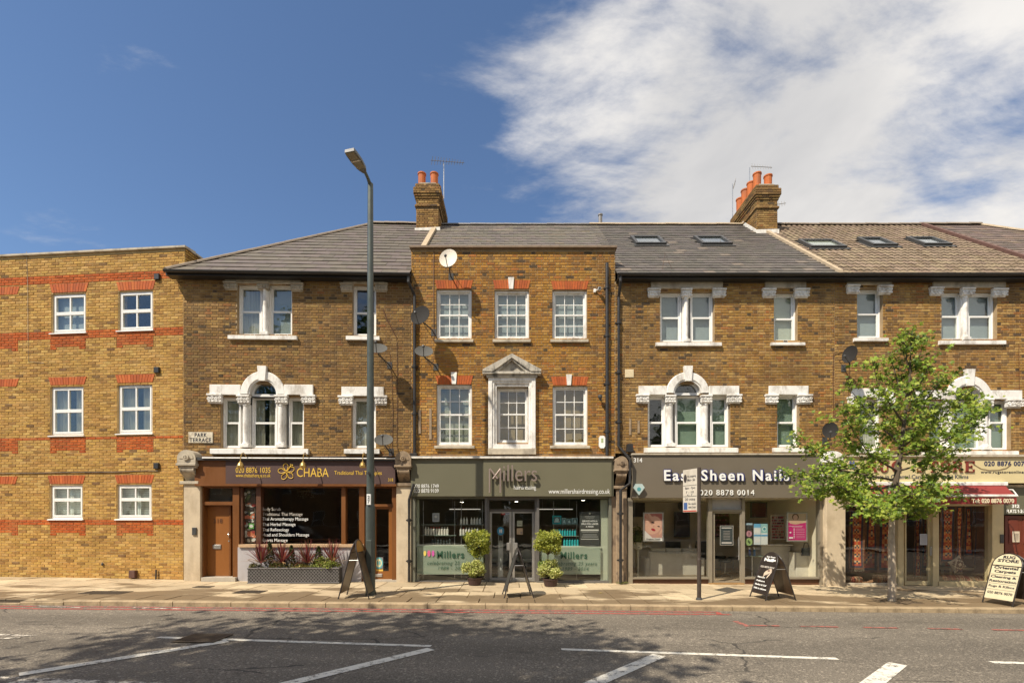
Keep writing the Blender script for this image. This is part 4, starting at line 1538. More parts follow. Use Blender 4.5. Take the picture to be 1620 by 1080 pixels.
B1.box('fascia_panel', (308, 728, 357, 765), -.24, -.02, M_wood)
B1.box('shop_cornice', (306, 723.5, 628, 728), -.33, 0, M_dkgrey)
mb = MB(); s, z = B1.L(320, 724, .35); s2, _ = B1.L(625, 726, .35); mb.tube([(s, -.35, z), (s2, -.35, z)], .018, 6); mb.build('cable_conduit', M_white, B1.root)
B1.box('fascia_trim', (308, 765, 627, 768.5), -.27, -.02, M_wood)
for s_, px, bd in (('020 8876 1035', (373, 739, 428, 747.5), .0), ('www.chabatherapy.co.uk', (373, 749, 428, 756), .0), ('CHABA', (469.5, 740, 520, 754), .0), ('Traditional Thai Therapies', (529, 744.5, 604, 752.5), .0), ('318', (614, 756, 622, 761), .0)):
    B1.text(s_, px, -.262, M_gold, parent=fas, bold=bd)
# flower emblem
mb = MB()
cxy = B1.L(453.5, 746, .262)
import itertools
for k in range(5):
    a0 = math.pi / 2 + k * 2 * math.pi / 5 + .15
    ca, sa = math.cos(a0), math.sin(a0)
    pts = []
    for i in range(17):
        a = i / 16 * 2 * math.pi
        lx = .135 + .105 * math.cos(a)
        ly = .062 * math.sin(a) * (1.15 if lx > .13 else .8)
        pts.append((cxy[0] + (lx * ca - ly * sa) * .95, -.268, cxy[1] + (lx * sa + ly * ca) * .95))
    mb.tube(pts, .010, 5)
mb.tube([(cxy[0], -.27, cxy[1]), (cxy[0] + .13, -.275, cxy[1] + .17)], .013, 5)
for k in range(3): mb.ball((cxy[0] + .13 + .03 * math.cos(k * 2.1), -.275, cxy[1] + .18 + .03 * math.sin(k * 2.1)), .022, .01, .022, 6)
mb.build('flower_emblem', M_gold, fas)
# door 318 side
B1.box('door_post', (317, 768.5, 322.5, 925), -.12, .15, M_wood)
B1.box('door_post', (368, 768.5, 378, 925), -.14, .15, M_wood)
B1.box('door_head', (322.5, 768.5, 368, 771.5), -.10, .15, M_wood)
B1.box('transom_bar', (322.5, 793, 368, 798.5), -.12, .15, M_wood)
B1.box('transom_pane', (323, 771.5, 367.5, 793), .04, .05, M_shopglass)
B1.box('transom_backing', (323, 771.5, 367.5, 793), .14, .16, M_darkbk)
dr = B1.box('door', (325, 799, 365.5, 913), .05, .10, M_wood2)
r = B1.R(325, 799, 365.5, 913, -.05)
mb = MB(); frame_bars(mb, r[0], r[1], r[2], r[3], .05, .035, .05); mb.build('door_frame_moulding', M_wood, dr)
B1.text('318', (338, 820, 352, 827), .049, M_dkwood, parent=dr, depth=.008)
q = B1.R(337, 861, 350, 868, -.05); mb = MB(); mb.cbox(q[0], q[2], .025, .05, q[1], q[3], .01); mb.build('letterbox', M_alu, dr)
q = B1.L(362, 845, -.03); mb = MB(); mb.tube([(q[0], .02, q[1] - .07), (q[0], -.0, q[1]), (q[0], .02, q[1] + .07)], .012, 6); mb.lathe([(.02, 0), (.02, -.02)], (q[0], .045, q[1] - .18), 8, axis='y'); mb.build('handle', M_alu, dr)
B1.box('door_step', (318, 913, 372, 922), -.25, .2, M_concrete)
B1.box('entry_phone', (303.5, 834, 310, 846), -.235, -.20, M_dkgrey, cham=.006)
# window wall
B1.box('window_post', (378, 768.5, 383.5, 866), -.10, .08, M_dkwood)
B1.box('window_post', (405, 768.5, 412.5, 862), -.12, .08, M_dkwood)
B1.box('window_post', (540, 768.5, 546.5, 862), -.12, .08, M_wood)
B1.box('window_post', (568, 768.5, 576.5, 866), -.12, .08, M_wood)
B1.box('window_head', (383.5, 768.5, 568, 771), -.08, .08, M_wood)
B1.box('window_sill', (377, 860.5, 575, 865), -.20, .10, mat('pale_brown_sill', (.50, .34, .2), .6, .1))
B1.box('stall_riser', (376, 865, 571, 925), -.15, .12, M_rise)
def shop_pane(Bd, px, y=.0, m=None, name='shop_window'):
    r = Bd.R(*px, -y)
    mb = MB(); mb.box(r[0], r[2], y - .003, y + .003, r[1], r[3])
    return mb.build(name, m or M_shopglass, Bd.root)
shop_pane(B1, (383, 771, 405.5, 861))
pw = shop_pane(B1, (412, 771, 540.5, 861))
shop_pane(B1, (546, 771, 568.5, 861))
lines = [('Body Scrub', 415, 444, 805.5), ('Traditional Thai Massage', 415, 478.5, 813.5), ('Thai Aromatherapy Massage', 415, 487.5, 821), ('Thai Herbal Massage', 415, 467.5, 829.5), ('Thai Reflexology', 415, 457, 838), ('Head and Shoulders Massage', 415, 489, 846), ('Sports Massage', 415, 455, 854.5)]
M_dtext = mat('dim_white_lettering', (0.50, 0.46, 0.40), .6, .02)
for i, (s_, a_, b_, yc) in enumerate(lines):
    hh = 2.9 if i > 1 else 2.9
    B1.text(s_, (a_, yc - 3.2, b_, yc + (3.4 if any(ch in s_ for ch in 'gyp') else 2.2)), -.004, M_wtext if i > 1 else M_dtext, parent=pw, bold=.0, depth=.002)
# glazed entrance at the right of the shop
B1.box('door_post', (586, 768.5, 592, 922), -.05, .15, M_wood)
B1.box('door_post', (620, 768.5, 627, 922), -.10, .15, M_wood)
B1.box('transom_bar', (576.5, 797, 620, 801), -.05, .12, M_wood)
B1.box('transom_bar', (576.5, 768.5, 620, 771.5), -.05, .12, M_wood)
B1.box('riser_panel', (571, 866, 586, 922), -.05, .12, M_wood)
shop_pane(B1, (576, 771, 620, 798), .06)
gd = B1.box('glazed_door', (592, 903, 620, 917), .03, .08, M_wood2)
B1.box('door_stile', (592, 801, 595, 903), .03, .08, M_wood2, parent=gd)
B1.box('door_stile', (615, 801, 620, 903), .03, .08, M_wood2, parent=gd)
B1.box('door_rail', (595, 801, 615, 805), .03, .08, M_wood2, parent=gd)
r = B1.R(595, 805, 615, 903, -.055); mb = MB(); mb.box(r[0], r[2], .052, .058, r[1], r[3]); mb.build('pane', M_shopglass, gd)
q = B1.R(593, 907, 605, 912, -.03); mb = MB(); mb.cbox(q[0], q[2], .01, .03, q[1], q[3], .01); mb.build('letterbox', M_alu, gd)
B1.box('door_step', (576, 917, 627, 925), -.15, .2, M_concrete)


M_print = mat('printed_colour', attr=True, rough=0.5, var=0.02)


def printed(x0, x1, z0, z1, y, shapes, parent, name='print'):
    mb = MB()
    w_, h = x1 - x0, z1 - z0
    for i, s in enumerate(shapes):
        yy = y - .0006 * (i + 1)
        col = s[-1]
        if s[0] == 'r':
            _, u0, v0, u1, v1, _ = s
            mb.quad((x0 + u0 * w_, yy, z0 + v0 * h), (x0 + u1 * w_, yy, z0 + v0 * h), (x0 + u1 * w_, yy, z0 + v1 * h), (x0 + u0 * w_, yy, z0 + v1 * h), 0, col)
        elif s[0] == 'e':
            _, cu, cv, ru, rv, an, _ = s
            pts = []
            for k in range(16):
                a = -k / 16 * 2 * math.pi
                p, q = ru * w_ * math.cos(a), rv * h * math.sin(a)
                pts.append((x0 + cu * w_ + p * math.cos(an) - q * math.sin(an), yy, z0 + cv * h + p * math.sin(an) + q * math.cos(an)))
            o = mb.add(pts[::-1]); mb.face(tuple(range(o, o + 16)), 0, col)
        else:
            pts = [(x0 + u * w_, yy, z0 + v * h) for u, v in s[1]]
            o = mb.add(pts); mb.face(tuple(range(o, o + len(pts))), 0, col)
    return mb.build(name, M_print, parent)


def panel_thing(Bd, name, label, cat, px, y, th, m_back, shapes, frame=None, texts=(), group=None):
    r = Bd.R(*px, -y)
    base = Bd.W((r[0] + r[2]) / 2, y, r[1])
    t = thing(name, label, cat, base, Bd.rz, group)
    w_, h = r[2] - r[0], r[3] - r[1]
    mb = MB(); mb.box(-w_ / 2, w_ / 2, 0, th, 0, h)
    mb.build('board', m_back, t)
    printed(-w_ / 2, w_ / 2, 0, h, 0, shapes, t)
    if frame:
        mb = MB(); frame_bars(mb, -w_ / 2 - .02, -.02, w_ / 2 + .02, h + .02, .04, -.02, th); mb.build('frame', frame, t)
    for s_, u0, v0, u1, v1, m_ in texts:
        text_on(t, s_, -w_ / 2 + u0 * w_, -w_ / 2 + u1 * w_, v0 * h, v1 * h, -.012, m_, depth=.002, bold=.015)
    return t


random.seed(21)
sh = [('r', 0, 0, 1, 1, (.10, .07, .05))]
for i in range(9):
    v = i / 9
    if i in (1, 4): sh.append(('r', .05, v, .95, v + .1, (.55, .16, .08)))
    for k in range(5):
        c = random.choice([(.62, .60, .55), (.5, .48, .42), (.35, .05, .04), (.10, .12, .05), (.6, .2, .1), (.05, .04, .04)])
        sh.append(('e', random.random() * .8 + .1, v + random.random() * .1, random.uniform(.08, .24), random.uniform(.015, .04), random.uniform(-.6, .6), c))
sh.append(('r', .48, .26, .92, .36, (.12, .35, .08)))
sh.append(('e', .7, .31, .16, .03, 0, (.7, .7, .65)))
panel_thing(B1, 'photo_strip', 'tall strip of treatment photographs in the narrow massage shop window', 'poster', (385, 773, 404, 858), .04, .01, M_darkbk, sh)
B1_T = []


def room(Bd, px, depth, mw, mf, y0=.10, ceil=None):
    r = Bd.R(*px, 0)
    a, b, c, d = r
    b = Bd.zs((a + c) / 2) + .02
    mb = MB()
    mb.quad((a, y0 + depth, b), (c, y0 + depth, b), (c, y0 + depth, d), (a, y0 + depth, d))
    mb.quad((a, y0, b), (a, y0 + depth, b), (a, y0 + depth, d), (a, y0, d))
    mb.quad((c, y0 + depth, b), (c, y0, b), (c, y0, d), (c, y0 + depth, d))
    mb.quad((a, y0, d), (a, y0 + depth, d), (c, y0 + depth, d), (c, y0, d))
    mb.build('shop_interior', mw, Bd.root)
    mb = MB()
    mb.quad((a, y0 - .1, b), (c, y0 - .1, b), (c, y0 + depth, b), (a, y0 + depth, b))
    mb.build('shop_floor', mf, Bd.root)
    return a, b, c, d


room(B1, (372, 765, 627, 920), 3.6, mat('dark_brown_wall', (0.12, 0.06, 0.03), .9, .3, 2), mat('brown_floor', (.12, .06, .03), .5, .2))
# signage on and in the glazed door
panel_thing(B1, 'door_sticker', 'round blue and yellow hygiene sticker on the massage shop door', 'sticker', (592.5, 881, 606, 899), .045, .002, M_wtext, [('r', 0, 0, 1, 1, (.20, .20, .2)), ('e', .5, .5, .5, .5, 0, (.12, .42, .46)), ('e', .5, .5, .36, .36, 0, (.75, .70, .4)), ('e', .38, .5, .10, .22, 0, (.15, .4, .4)), ('e', .62, .5, .10, .22, 0, (.15, .4, .4))])
panel_thing(B1, 'paper_notice', 'small yellow notice low on the massage shop door glass', 'notice', (594, 900, 606, 904.5), .045, .002, M_wtext, [('r', 0, 0, 1, 1, (.75, .5, .1))])

# street name plate
pl_ = thing('street_name_plate', 'white street name plate reading PARK TERRACE on the brick wall', 'street sign', B1.W(B1.L(318.5, 700)[0], -.02, B1.L(318.5, 700.5)[1]), B1.rz)
r = B1.R(299, 683.5, 337.5, 700.5, .03)
w_, h = r[2] - r[0], r[3] - r[1]
mb = MB(); mb.cbox(-w_ / 2, w_ / 2, -.015, .02, 0, h, .005); mb.build('plate', mat('old_white_plate', (.66, .60, .46), .5, .1, 8, dirt=(.2, .12, .06), dirt_amt=.6, dirt_scale=9), pl_)
text_on(pl_, 'PARK', -w_ * .24, w_ * .26, h * .54, h * .92, -.016, M_btext, depth=.003, bold=.02, spacing=1.15)
text_on(pl_, 'TERRACE', -w_ * .45, w_ * .44, h * .08, h * .46, -.016, M_btext, depth=.003, bold=.02, spacing=1.1)

# ------------------------------------------------ C: centre house with parapet
C1 = Bld('parapet_house', 'orange brick house with flat parapet and pedimented window over the olive green hair salon', (-2.80, 13.50), (2.87, 13.50))
M_sashw = M_white
upC = [(690.5, 457.5, 746, 536), (782.5, 459, 837, 536), (874, 459, 928.5, 536)]
for i, px in enumerate(upC):
    window(C1, px, rows=(2, 2), cols=3, meet=497, rec=.05, ow=.05, sw=.045, bar=.022, m=M_white, behind=M_blindgrey, cover=1.0)
    sill(C1, (px[0] - 3, 536, px[2] + 2.5, 540.5), M_stone, -.08)
C1.soldier(691, 745, 443, 456.5, 3.5, 14)
C1.soldier(783, 836, 443, 456.5, 3.5, 14, key_gap=(.43, .57))
C1.soldier(875, 928, 444.5, 457.5, 3.5, 14)
for i, px in enumerate([(691, 608, 746.5, 704), (874.5, 610, 929.5, 704)]):
    window(C1, px, rows=(2, 2), cols=3, meet=655, rec=.05, ow=.05, sw=.045, bar=.022, m=M_white, behind='slats' if i == 0 else None, horns=True)
    sill(C1, (px[0] - 4, 704.5, px[2] + 4, 708.5), M_stone, -.09)
C1.soldier(692, 745, 594, 607.5, 3.5, 14, key_gap=(.40, .56))
C1.soldier(875, 928, 595.5, 609, 3.5, 14, key_gap=(.40, .56))
for px in ((804.5, 438.5, 812.5, 456.5), (714, 588.5, 722, 607), (896.5, 592, 904, 609)):
    r = C1.R(*px, .04)
    mb = MB(); mb.prism([(r[0] + .012, r[1]), (r[2] - .012, r[1]), (r[2] + .012, r[3]), (r[0] - .012, r[3])], -.045, .0); mb.build('keystone', M_whstone, C1.root)
# pedimented centre window
pw_ = (786, 612, 836, 700)
window(C1, pw_, rows=(2, 2), cols=3, meet=654, rec=.10, ow=.05, sw=.04, bar=.02, m=M_white, behind=None, horns=True)
rc = C1.R(*pw_)
ro = C1.R(772.5, 596, 847.5, 709, .12)
mb = MB()
for k, (t0, yy) in enumerate(((.00, -.12), (.10, -.09), (.16, -.05))):
    a, b, c, d = ro[0] + t0, ro[1], ro[2] - t0, ro[3] - t0
    ia, ic, id_ = a + (.11 if k == 0 else .07), c - (.11 if k == 0 else .07), d - (.11 if k == 0 else .07)
    if k == 2: ia, ic, id_ = rc[0] - .0, rc[2] + .0, rc[3] + .0
    mb.cbox(a, ia, yy, .05, b, d, .01)
    mb.cbox(ic, c, yy, .05, b, d, .01)
    mb.cbox(ia, ic, yy, .05, id_, d, .01)
mb.build('window_surround', M_whstone, C1.root)
sill(C1, (772, 709, 848, 718), M_stone, -.15)
C1.box('sill_block', (776, 702, 844, 709), -.10, .10, M_whstone)
pa, pb, pc, pd = C1.R(763.5, 587, 856, 594, .22)
mb = MB()
mb.cbox(pa + .1, pc - .1, -.16, 0, pb - .02, pb + .05, .01)
mb.cbox(pa, pc, -.22, 0, pb + .05, pd, .012)
zt = C1.L(810, 559.5, .2)[1]
zb = pd
cx = (pa + pc) / 2
mb.prism([(pa, zb), (pc, zb), (cx, zt - .11)], -.10, 0)
for s in (1, -1):
    e = pa if s == 1 else pc
    pts = [(e, zb), (e, zb + .05), (cx, zt), (cx, zt - .11), (e + s * .28, zb)]
    mb.prism(pts if s == 1 else pts[::-1], -.24, 0)
    pts = [(e + s * .12, zb), (e + s * .28, zb), (cx, zt - .11), (cx, zt - .15), (e + s * .36, zb)]
    mb.prism([(e + s * .28, zb + .001), (cx, zt - .11), (cx, zt - .16), (e + s * .42, zb + .001)][::s], -.19, 0)
mb.build('pediment', mat('lichened_stone', (0.46, 0.42, 0.35), .85, .2, 8, bump=.004, dirt=(.05, .05, .045), dirt_amt=.85, dirt_scale=5), C1.root)
ztC = C1.L(810, 394)[1]
zwC = C1.L(810, 722)[1]
C1.wall(0, C1.len, zwC, ztC, M_mortar, 'C', PAL_C)
mb = MB()
a_ = C1.R(640.5, 389.5, 974, 393.5, .08)
mb.prism([(-.10, ztC), (-.10, ztC + .05), (-.05, ztC + .075), (.36, ztC + .10), (.36, ztC)], -.04, C1.len + .04, axis='x')
mb.build('coping', mat('brown_coping', (.22, .16, .11), .85, .25, 7, bump=.005), C1.root)
mb = MB(); mb.quad((0, .33, zwC), (C1.len, .33, zwC), (C1.len, .33, ztC), (0, .33, ztC)); mb.quad((0, 0, zE - .5), (0, .33, zE - .5), (0, .33, ztC), (0, 0, ztC)); mb.quad((C1.len, .33, zE - .5), (C1.len, 0, zE - .5), (C1.len, 0, ztC), (C1.len, .33, ztC)); mb.build('parapet_return', M_brownfr, C1.root)
pr_ = MB()
for b in brick_list(0, .33, zE - .4, ztC, [], 'stretcher'):
    brick_box(pr_, b[0], b[1], b[2], b[3], lambda s, y, z: (C1.len - y, s, z), wpick(PAL_C))
    brick_box(pr_, b[0], b[1], b[2], b[3], lambda s, y, z: (y, .33 - s, z), wpick(PAL_C))
pr_.build('return_brickwork', M_brickC, C1.root, kind='stuff')
zE = E_Z - C1.z0; z1 = R_Z - C1.z0
shell(C1, 0, C1.len, zE, 9, M_brownfr, zwC)
v0 = (.36 - E_Y) / VD[0]
nv = 22
roof_plane(C1, (.36, zE + v0 * VD[1]), VD, lambda v: 0, lambda v: C1.len + .3, nv, (RL - v0) / nv, .30, PAL_SLC, M_slate)
back_roof(C1, 0, C1.len, C1.z0, M_dkslate)
mb = MB()
o_ = (E_Y + v0 * VD[0], zE + v0 * VD[1])
for (p0, p1) in (((.42, zE + (.42 - E_Y) * VD[1] / VD[0]), (3.8, zE + (3.8 - E_Y) * VD[1] / VD[0])),):
    mb.prism([(p0[0], p0[1] + .0), (p1[0], p1[1]), (p1[0], p1[1] + .13), (p0[0], p0[1] + .13)], -.07, .09, axis='x')
mb.build('verge', M_ridgep, C1.root)
ridge_caps(C1, (0, R_Y, z1 + .02), (C1.len, R_Y, z1 + .02), M_lead, .30, .10)
# drainpipes
pA = C1.L(655.5, 432, .09); pB = C1.L(655.5, 715, .09)
s_ = pA[0]
downpipe(C1, [(s_ - .12, -.30, zE - .08), (s_ - .12, -.30, zE - .22), (s_, -.075, zE - .50), (s_, -.075, C1.L(655, 765, .09)[1])], .042)
C1.box('hopper', (648, 716, 659, 726), -.2, 0, M_black, cham=.02)
s_ = C1.L(652.5, 600, .4)[0]
downpipe(C1, [(s_ + .02, -.30, C1.L(650, 765, .3)[1]), (s_ - .12, -.27, C1.L(650, 790, .3)[1]), (s_ - .12, -.27, C1.zs(0) + .02)], .036)
s_ = C1.L(960.5, 600, .09)[0]
downpipe(C1, [(s_, -.075, C1.L(960, 416, .09)[1]), (s_, -.075, C1.L(960, 720, .09)[1])], .046)
tex_strips(C1, [(661.5, 648, 666, 686), (679, 646, 683, 695)])
# chimney 1
def chimney(Bd, s0, s1, y0, y1, z0, z1, pots, pot_h, side, pal=PAL_OLD, aer=None, z_flash=None):
    ch = MB()
    def stack(a, b, c, d, e, f): ch.box(a, b, c, d, e, f)
    stack(s0 + .012, s1 - .012, y0 + .012, y1 - .012, z0, z1 - .02)
    c_ = ch.build('chimney', M_mortar, Bd.root)
    bb = MB()
    H = z1 - z0
    levels = [(z0, z1 - .83, 0.0), (z1 - .83, z1 - .755, .045), (z1 - .755, z1 - .53, .0), (z1 - .53, z1 - .455, .03), (z1 - .455, z1 - .38, .06), (z1 - .38, z1 - .155, .09), (z1 - .155, z1, .03)]
    for za, zb, g in levels:
        a, b, c, d = s0 - g, s1 + g, y0 - g, y1 + g
        for q in brick_list(0, b - a, za, zb + .001, []):
            brick_box(bb, q[0], q[1], q[2], q[3], lambda s, y, z: (a + s, c + y, z), wpick(pal))
        for q in brick_list(0, d - c, za, zb + .001, []):
            brick_box(bb, q[0], q[1], q[2], q[3], lambda s, y, z: (a + y, d - s, z), wpick(pal))
            brick_box(bb, q[0], q[1], q[2], q[3], lambda s, y, z: (b - y, c + s, z), wpick(pal))
        if g >= 0:
            bb.box(a + .004, b - .004, c + .004, d - .004, za + .002, zb - .002, 0, (.2, .14, .08))
    bb.build('chimney_brickwork', M_brick, c_, kind='stuff')
    cp = MB(); cp.prism([(s0 + .02, z1), (s1 - .02, z1), (s1 - .12, z1 + .06), (s0 + .12, z1 + .06)], y0 + .02, y1 - .02); cp.build('flaunching', M_stone, c_)
    for (ps, pyy, ph, pr) in pots:
        p = MB()
        p.lathe([(pr * 1.1, 0), (pr * 1.05, .06), (pr * .95, .1), (pr * .98, ph * .8), (pr * .98, ph - .06), (pr * 1.12, ph - .055), (pr * 1.12, ph - .01), (pr, ph), (pr * .8, ph), (pr * .8, ph - .2)], (ps, pyy, z1 + .02), 14)
        p.build('chimney_pot', M_terra, c_, smooth=False)
    return c_
zl = lambda Bd, y, d: CAMZ + (PY - y) / F * d - Bd.z0
c1y = 3.85
pots1 = []
for i, yy in enumerate((4.1, 4.75, 5.3)):
    pots1 += [(-.47, yy, .52, .14), (-.02, yy, .52 if i == 0 else .5, .14)]
chimney(C1, -.62, .17, c1y, c1y + 1.65, zl(C1, 366, 17.35) - .1, zl(C1, 291, 17.35), pots1, .5, 1)
mb = MB(); zz_ = zl(C1, 361.5, 17.3)
mb.prism([(-.68, zz_ - .10), (.24, zz_ - .12), (.23, zz_ + .06), (-.67, zz_ + .02)], c1y - .05, c1y - .015); mb.build('lead_flashing', M_flash, C1.root)

# fascia of the salon
M_olive = mat('olive_grey_sign', (0.135, 0.125, 0.075), 0.55, 0.03, 2)
M_olive2 = mat('olive_panel', (0.125, 0.118, 0.072), 0.55, 0.03, 2)
M_bronze = mat('bronze_letters', (0.36, 0.28, 0.24), 0.35, 0.05, metal=.5)
fasC = C1.box('fascia_sign', (764.5, 724.5, 967.5, 784.5), -.24, -.01, M_olive)
C1.box('fascia_panel', (650, 724.5, 764, 784.5), -.22, -.01, M_olive2)
C1.box('fascia_cap', (650, 721.5, 970.5, 724.5), -.30, 0, M_flash)
C1.box('fascia_end', (967.5, 724.5, 970.5, 784.5), -.20, -.01, M_olive2)
for s_, px, bd in (('020 8876 1749', (655, 765.5, 694, 771.5), .0), ('020 8878 9109', (655, 773, 694, 779), .0)):
    C1.text(s_, px, -.226, M_wtext, parent=fasC, bold=bd)
C1.text('www.millershairdressing.co.uk', (868, 773, 965, 783), -.246, M_wtext, parent=fasC, bold=.0)
C1.text('hairdressing', (813, 767, 848, 776), -.246, M_wtext, parent=fasC, bold=.0)
mb = MB()
def cl(x, y, off=.32): s, z = C1.L(x, y, off); return (s, -off, z)
rr = .026
for a, b in (((774.8, 741), (774.8, 779)), ((791.8, 741), (791.8, 779)), ((774.8, 741), (787, 757)), ((791.8, 741), (780, 757))):
    mb.tube([cl(*a), cl(*b)], rr, 8)
ml = mb.build('raised_lettering', M_bronze, fasC)
C1.text('illers', (796, 735.5, 849.5, 761), -.30, M_bronze, parent=fasC, depth=.045, bold=-.006)
mb = MB()
for x, y in ((775, 745), (792, 745), (798, 755), (806, 755), (812, 755), (822, 758), (834, 755), (846, 758)):
    s, z = C1.L(x, y, .27); mb.tube([(s, -.24, z), (s, -.31, z)], .006, 5)
mb.build('stand_offs', M_dkgrey, fasC)
# shopfront frame
M_gfr = mat('grey_green_frame', (0.17, 0.17, 0.13), 0.45, 0.06, metal=.2)
M_dfr = mat('dark_door_frame', (0.16, 0.15, 0.14), 0.4, 0.06, metal=.3)
C1.box('shop_post', (650.5, 785, 657, 925), -.10, .1, M_gfr)
C1.box('shop_post', (767, 785, 771, 925), -.06, .1, M_dfr)
C1.box('shop_post', (849, 785, 853, 925), -.06, .1, M_dfr)
C1.box('shop_post', (963.5, 785, 967.5, 925), -.10, .1, M_gfr)
C1.box('window_head', (657, 785, 767, 788.5), -.06, .08, M_gfr)
C1.box('window_head', (853, 785, 963.5, 788.5), -.06, .08, M_gfr)
C1.box('plinth', (657, 918.5, 767, 926), -.08, .08, M_dfr)
C1.box('plinth', (853, 918.5, 963.5, 926), -.08, .08, M_dfr)
lw = shop_pane(C1, (657, 788, 767, 919))
rw = shop_pane(C1, (853, 788, 963.5, 919))
frost = mat('frosted_film', (0.34, 0.40, 0.33), 0.6, 0.05)
def film(px, y=.012):
    r = C1.R(*px, -y)
    mb = MB(); mb.box(r[0], r[2], y, y + .002, r[1], r[3])
    return mb.build('frosted_film', M_frost, C1.root)
M_frost = glass('frost', tint=(.50, .58, .50), ior=1.2)
def frosted_mat():
    m = bpy.data.materials.new('frosted_green_film'); m.use_nodes = True
    t = NT(m.node_tree)
    d = t.n('ShaderNodeBsdfDiffuse', ins={0: (.36, .42, .33, 1)})
    tr = t.n('ShaderNodeBsdfTransparent', ins={0: (.8, .85, .78, 1)})
    mx = t.n('ShaderNodeMixShader', ins={0: .25, 1: d.outputs[0], 2: tr.outputs[0]})
    t.n('ShaderNodeOutputMaterial', ins={0: mx.outputs[0]})
    return m
M_frost = frosted_mat()
f1 = film((660, 863, 765, 908)); f2 = film((855, 865, 950, 908))
r = C1.R(656, 790, 664, 918, -.012)
M_dgreen = mat('dark_green_lettering', (.03, .09, .05), .5, .02)
C1.text('Millers', (691, 871, 734, 882.5), -.004, M_dgreen, parent=f1, depth=.002, bold=.02, spacing=1.15)
C1.text('celebrating 25 years', (676, 887, 749, 894.5), -.004, M_dgreen, parent=f1, depth=.002, shear=.25, spacing=1.2)
C1.text('1989 - 2014', (693, 895.5, 737, 901), -.004, M_dgreen, parent=f1, depth=.002, shear=.25, spacing=1.2)
C1.text('Millers', (887, 872.5, 929, 883.5), -.004, M_dgreen, parent=f2, depth=.002, bold=.02, spacing=1.15)
C1.text('celebrating 25 years', (873, 888, 944, 895.5), -.004, M_dgreen, parent=f2, depth=.002, shear=.25, spacing=1.2)
C1.text('1989 - 2014', (890, 896.5, 931, 902), -.004, M_dgreen, parent=f2, depth=.002, shear=.25, spacing=1.2)
printed(*C1.R(670, 870, 688, 882)[0:1], C1.R(670, 870, 688, 882)[2], C1.R(670, 870, 688, 882)[1], C1.R(670, 870, 688, 882)[3], -.004,
        [('e', .12, .6, .12, .35, 0, (.7, .55, .12)), ('e', .48, .6, .14, .42, 0, (.6, .12, .25)), ('e', .84, .6, .12, .4, 0, (.55, .1, .35))], f1, 'leaf_motif')
# recessed door
yd = .45
C1.box('door_head', (771, 785, 849, 790), -.05, yd, M_dfr)
C1.box('lobby_wall', (771, 790, 773.5, 922), -.0, yd, M_dfr)
C1.box('lobby_wall', (846.5, 790, 849, 922), -.0, yd, M_dfr)
C1.box('transom_bar', (772, 805, 848, 809), yd - .04, yd + .05, M_dfr)
shop_pane(C1, (774, 790, 846, 806), yd)
for (x0, x1) in ((774.5, 809.5), (810.5, 845.5)):
    r = C1.R(x0, 808, x1, 921, -yd)
    mb = MB()
    mb.cbox(r[0], r[0] + .07, yd - .03, yd + .03, r[1], r[3], .005)
    mb.cbox(r[2] - .07, r[2], yd - .03, yd + .03, r[1], r[3], .005)
    mb.cbox(r[0] + .07, r[2] - .07, yd - .03, yd + .03, r[3] - .06, r[3], .005)
    mb.cbox(r[0] + .07, r[2] - .07, yd - .03, yd + .03, r[1], r[1] + .14, .005)
    d_ = mb.build('door', M_alu, C1.root)
    mb = MB(); mb.box(r[0] + .07, r[2] - .07, yd - .003, yd + .003, r[1] + .14, r[3] - .06); mb.build('pane', M_shopglass, d_)
    hx = r[2] - .10 if x0 < 800 else r[0] + .10
    mb = MB(); mb.cbox(hx - .05, hx + .05, yd - .07, yd - .03, (r[1] + r[3]) / 2 - .1, (r[1] + r[3]) / 2 + .12, .01); mb.build('handle', M_alu, d_)
C1.box('door_step', (771, 921, 849, 927), -.05, yd + .1, M_concrete)
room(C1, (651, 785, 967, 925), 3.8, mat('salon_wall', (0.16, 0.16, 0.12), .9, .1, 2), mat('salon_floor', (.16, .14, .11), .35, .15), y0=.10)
# pale display returns at the window sides
C1.box('display_return', (657.5, 790, 663, 918), .10, .14, mat('pale_sage_board', (.42, .45, .34), .8, .05))
C1.box('display_return', (950, 790, 963, 918), .10, .14, mat('pale_sage_board'))
for px in ((658, 862, 766, 865), (853.5, 864, 951, 867)): C1.box('display_ledge', px, .05, .35, mat('pale_sage_board'))

# ------------------------------------------------ D: right-centre house
D1 = Bld('terrace_house', 'brick house with two skylights and tall party chimney over the grey nail bar', (2.87, 13.50), (8.98, 13.50))
double_window(D1, (1030, 442, 1144, 456), [(1025, 455, 1046, 469), (1078.5, 455, 1096, 469), (1128, 455, 1150, 469)], [(1044.5, 461, 1080, 540.5), (1094, 461, 1130, 540.5)], (1082, 469, 1091, 540), 500, (1038, 541, 1142, 546.5), M_stone, [M_blindgrey, M_blindgrey], M_whstone)
single_window(D1, (1211, 439.5, 1276, 455), [(1207, 455, 1229, 469.5), (1258, 455, 1282.5, 469.5)], (1224.5, 462, 1261.5, 540), 502, (1221, 541, 1274, 545.5), M_stone, M_blindw, M_whstone, .97)
venetian(D1, 1088.5, 579, 20.5, 34, 621, 601.5, (1011, 1055), (1122, 1170), 610, 624, (1025, 625, 1054, 707), (1069.5, 625, 1109.5, 707), (1126, 625, 1155, 707),
         [(1055, 637, 1067, 706), (1111, 637, 1123, 706)], [(1007, 623, 1028, 637), (1053.5, 624, 1070.5, 637), (1110, 624, 1128, 637), (1151, 623, 1175, 637)], 667, (1020, 708, 1168, 715), [None, M_blindgreen, M_blindgreen])
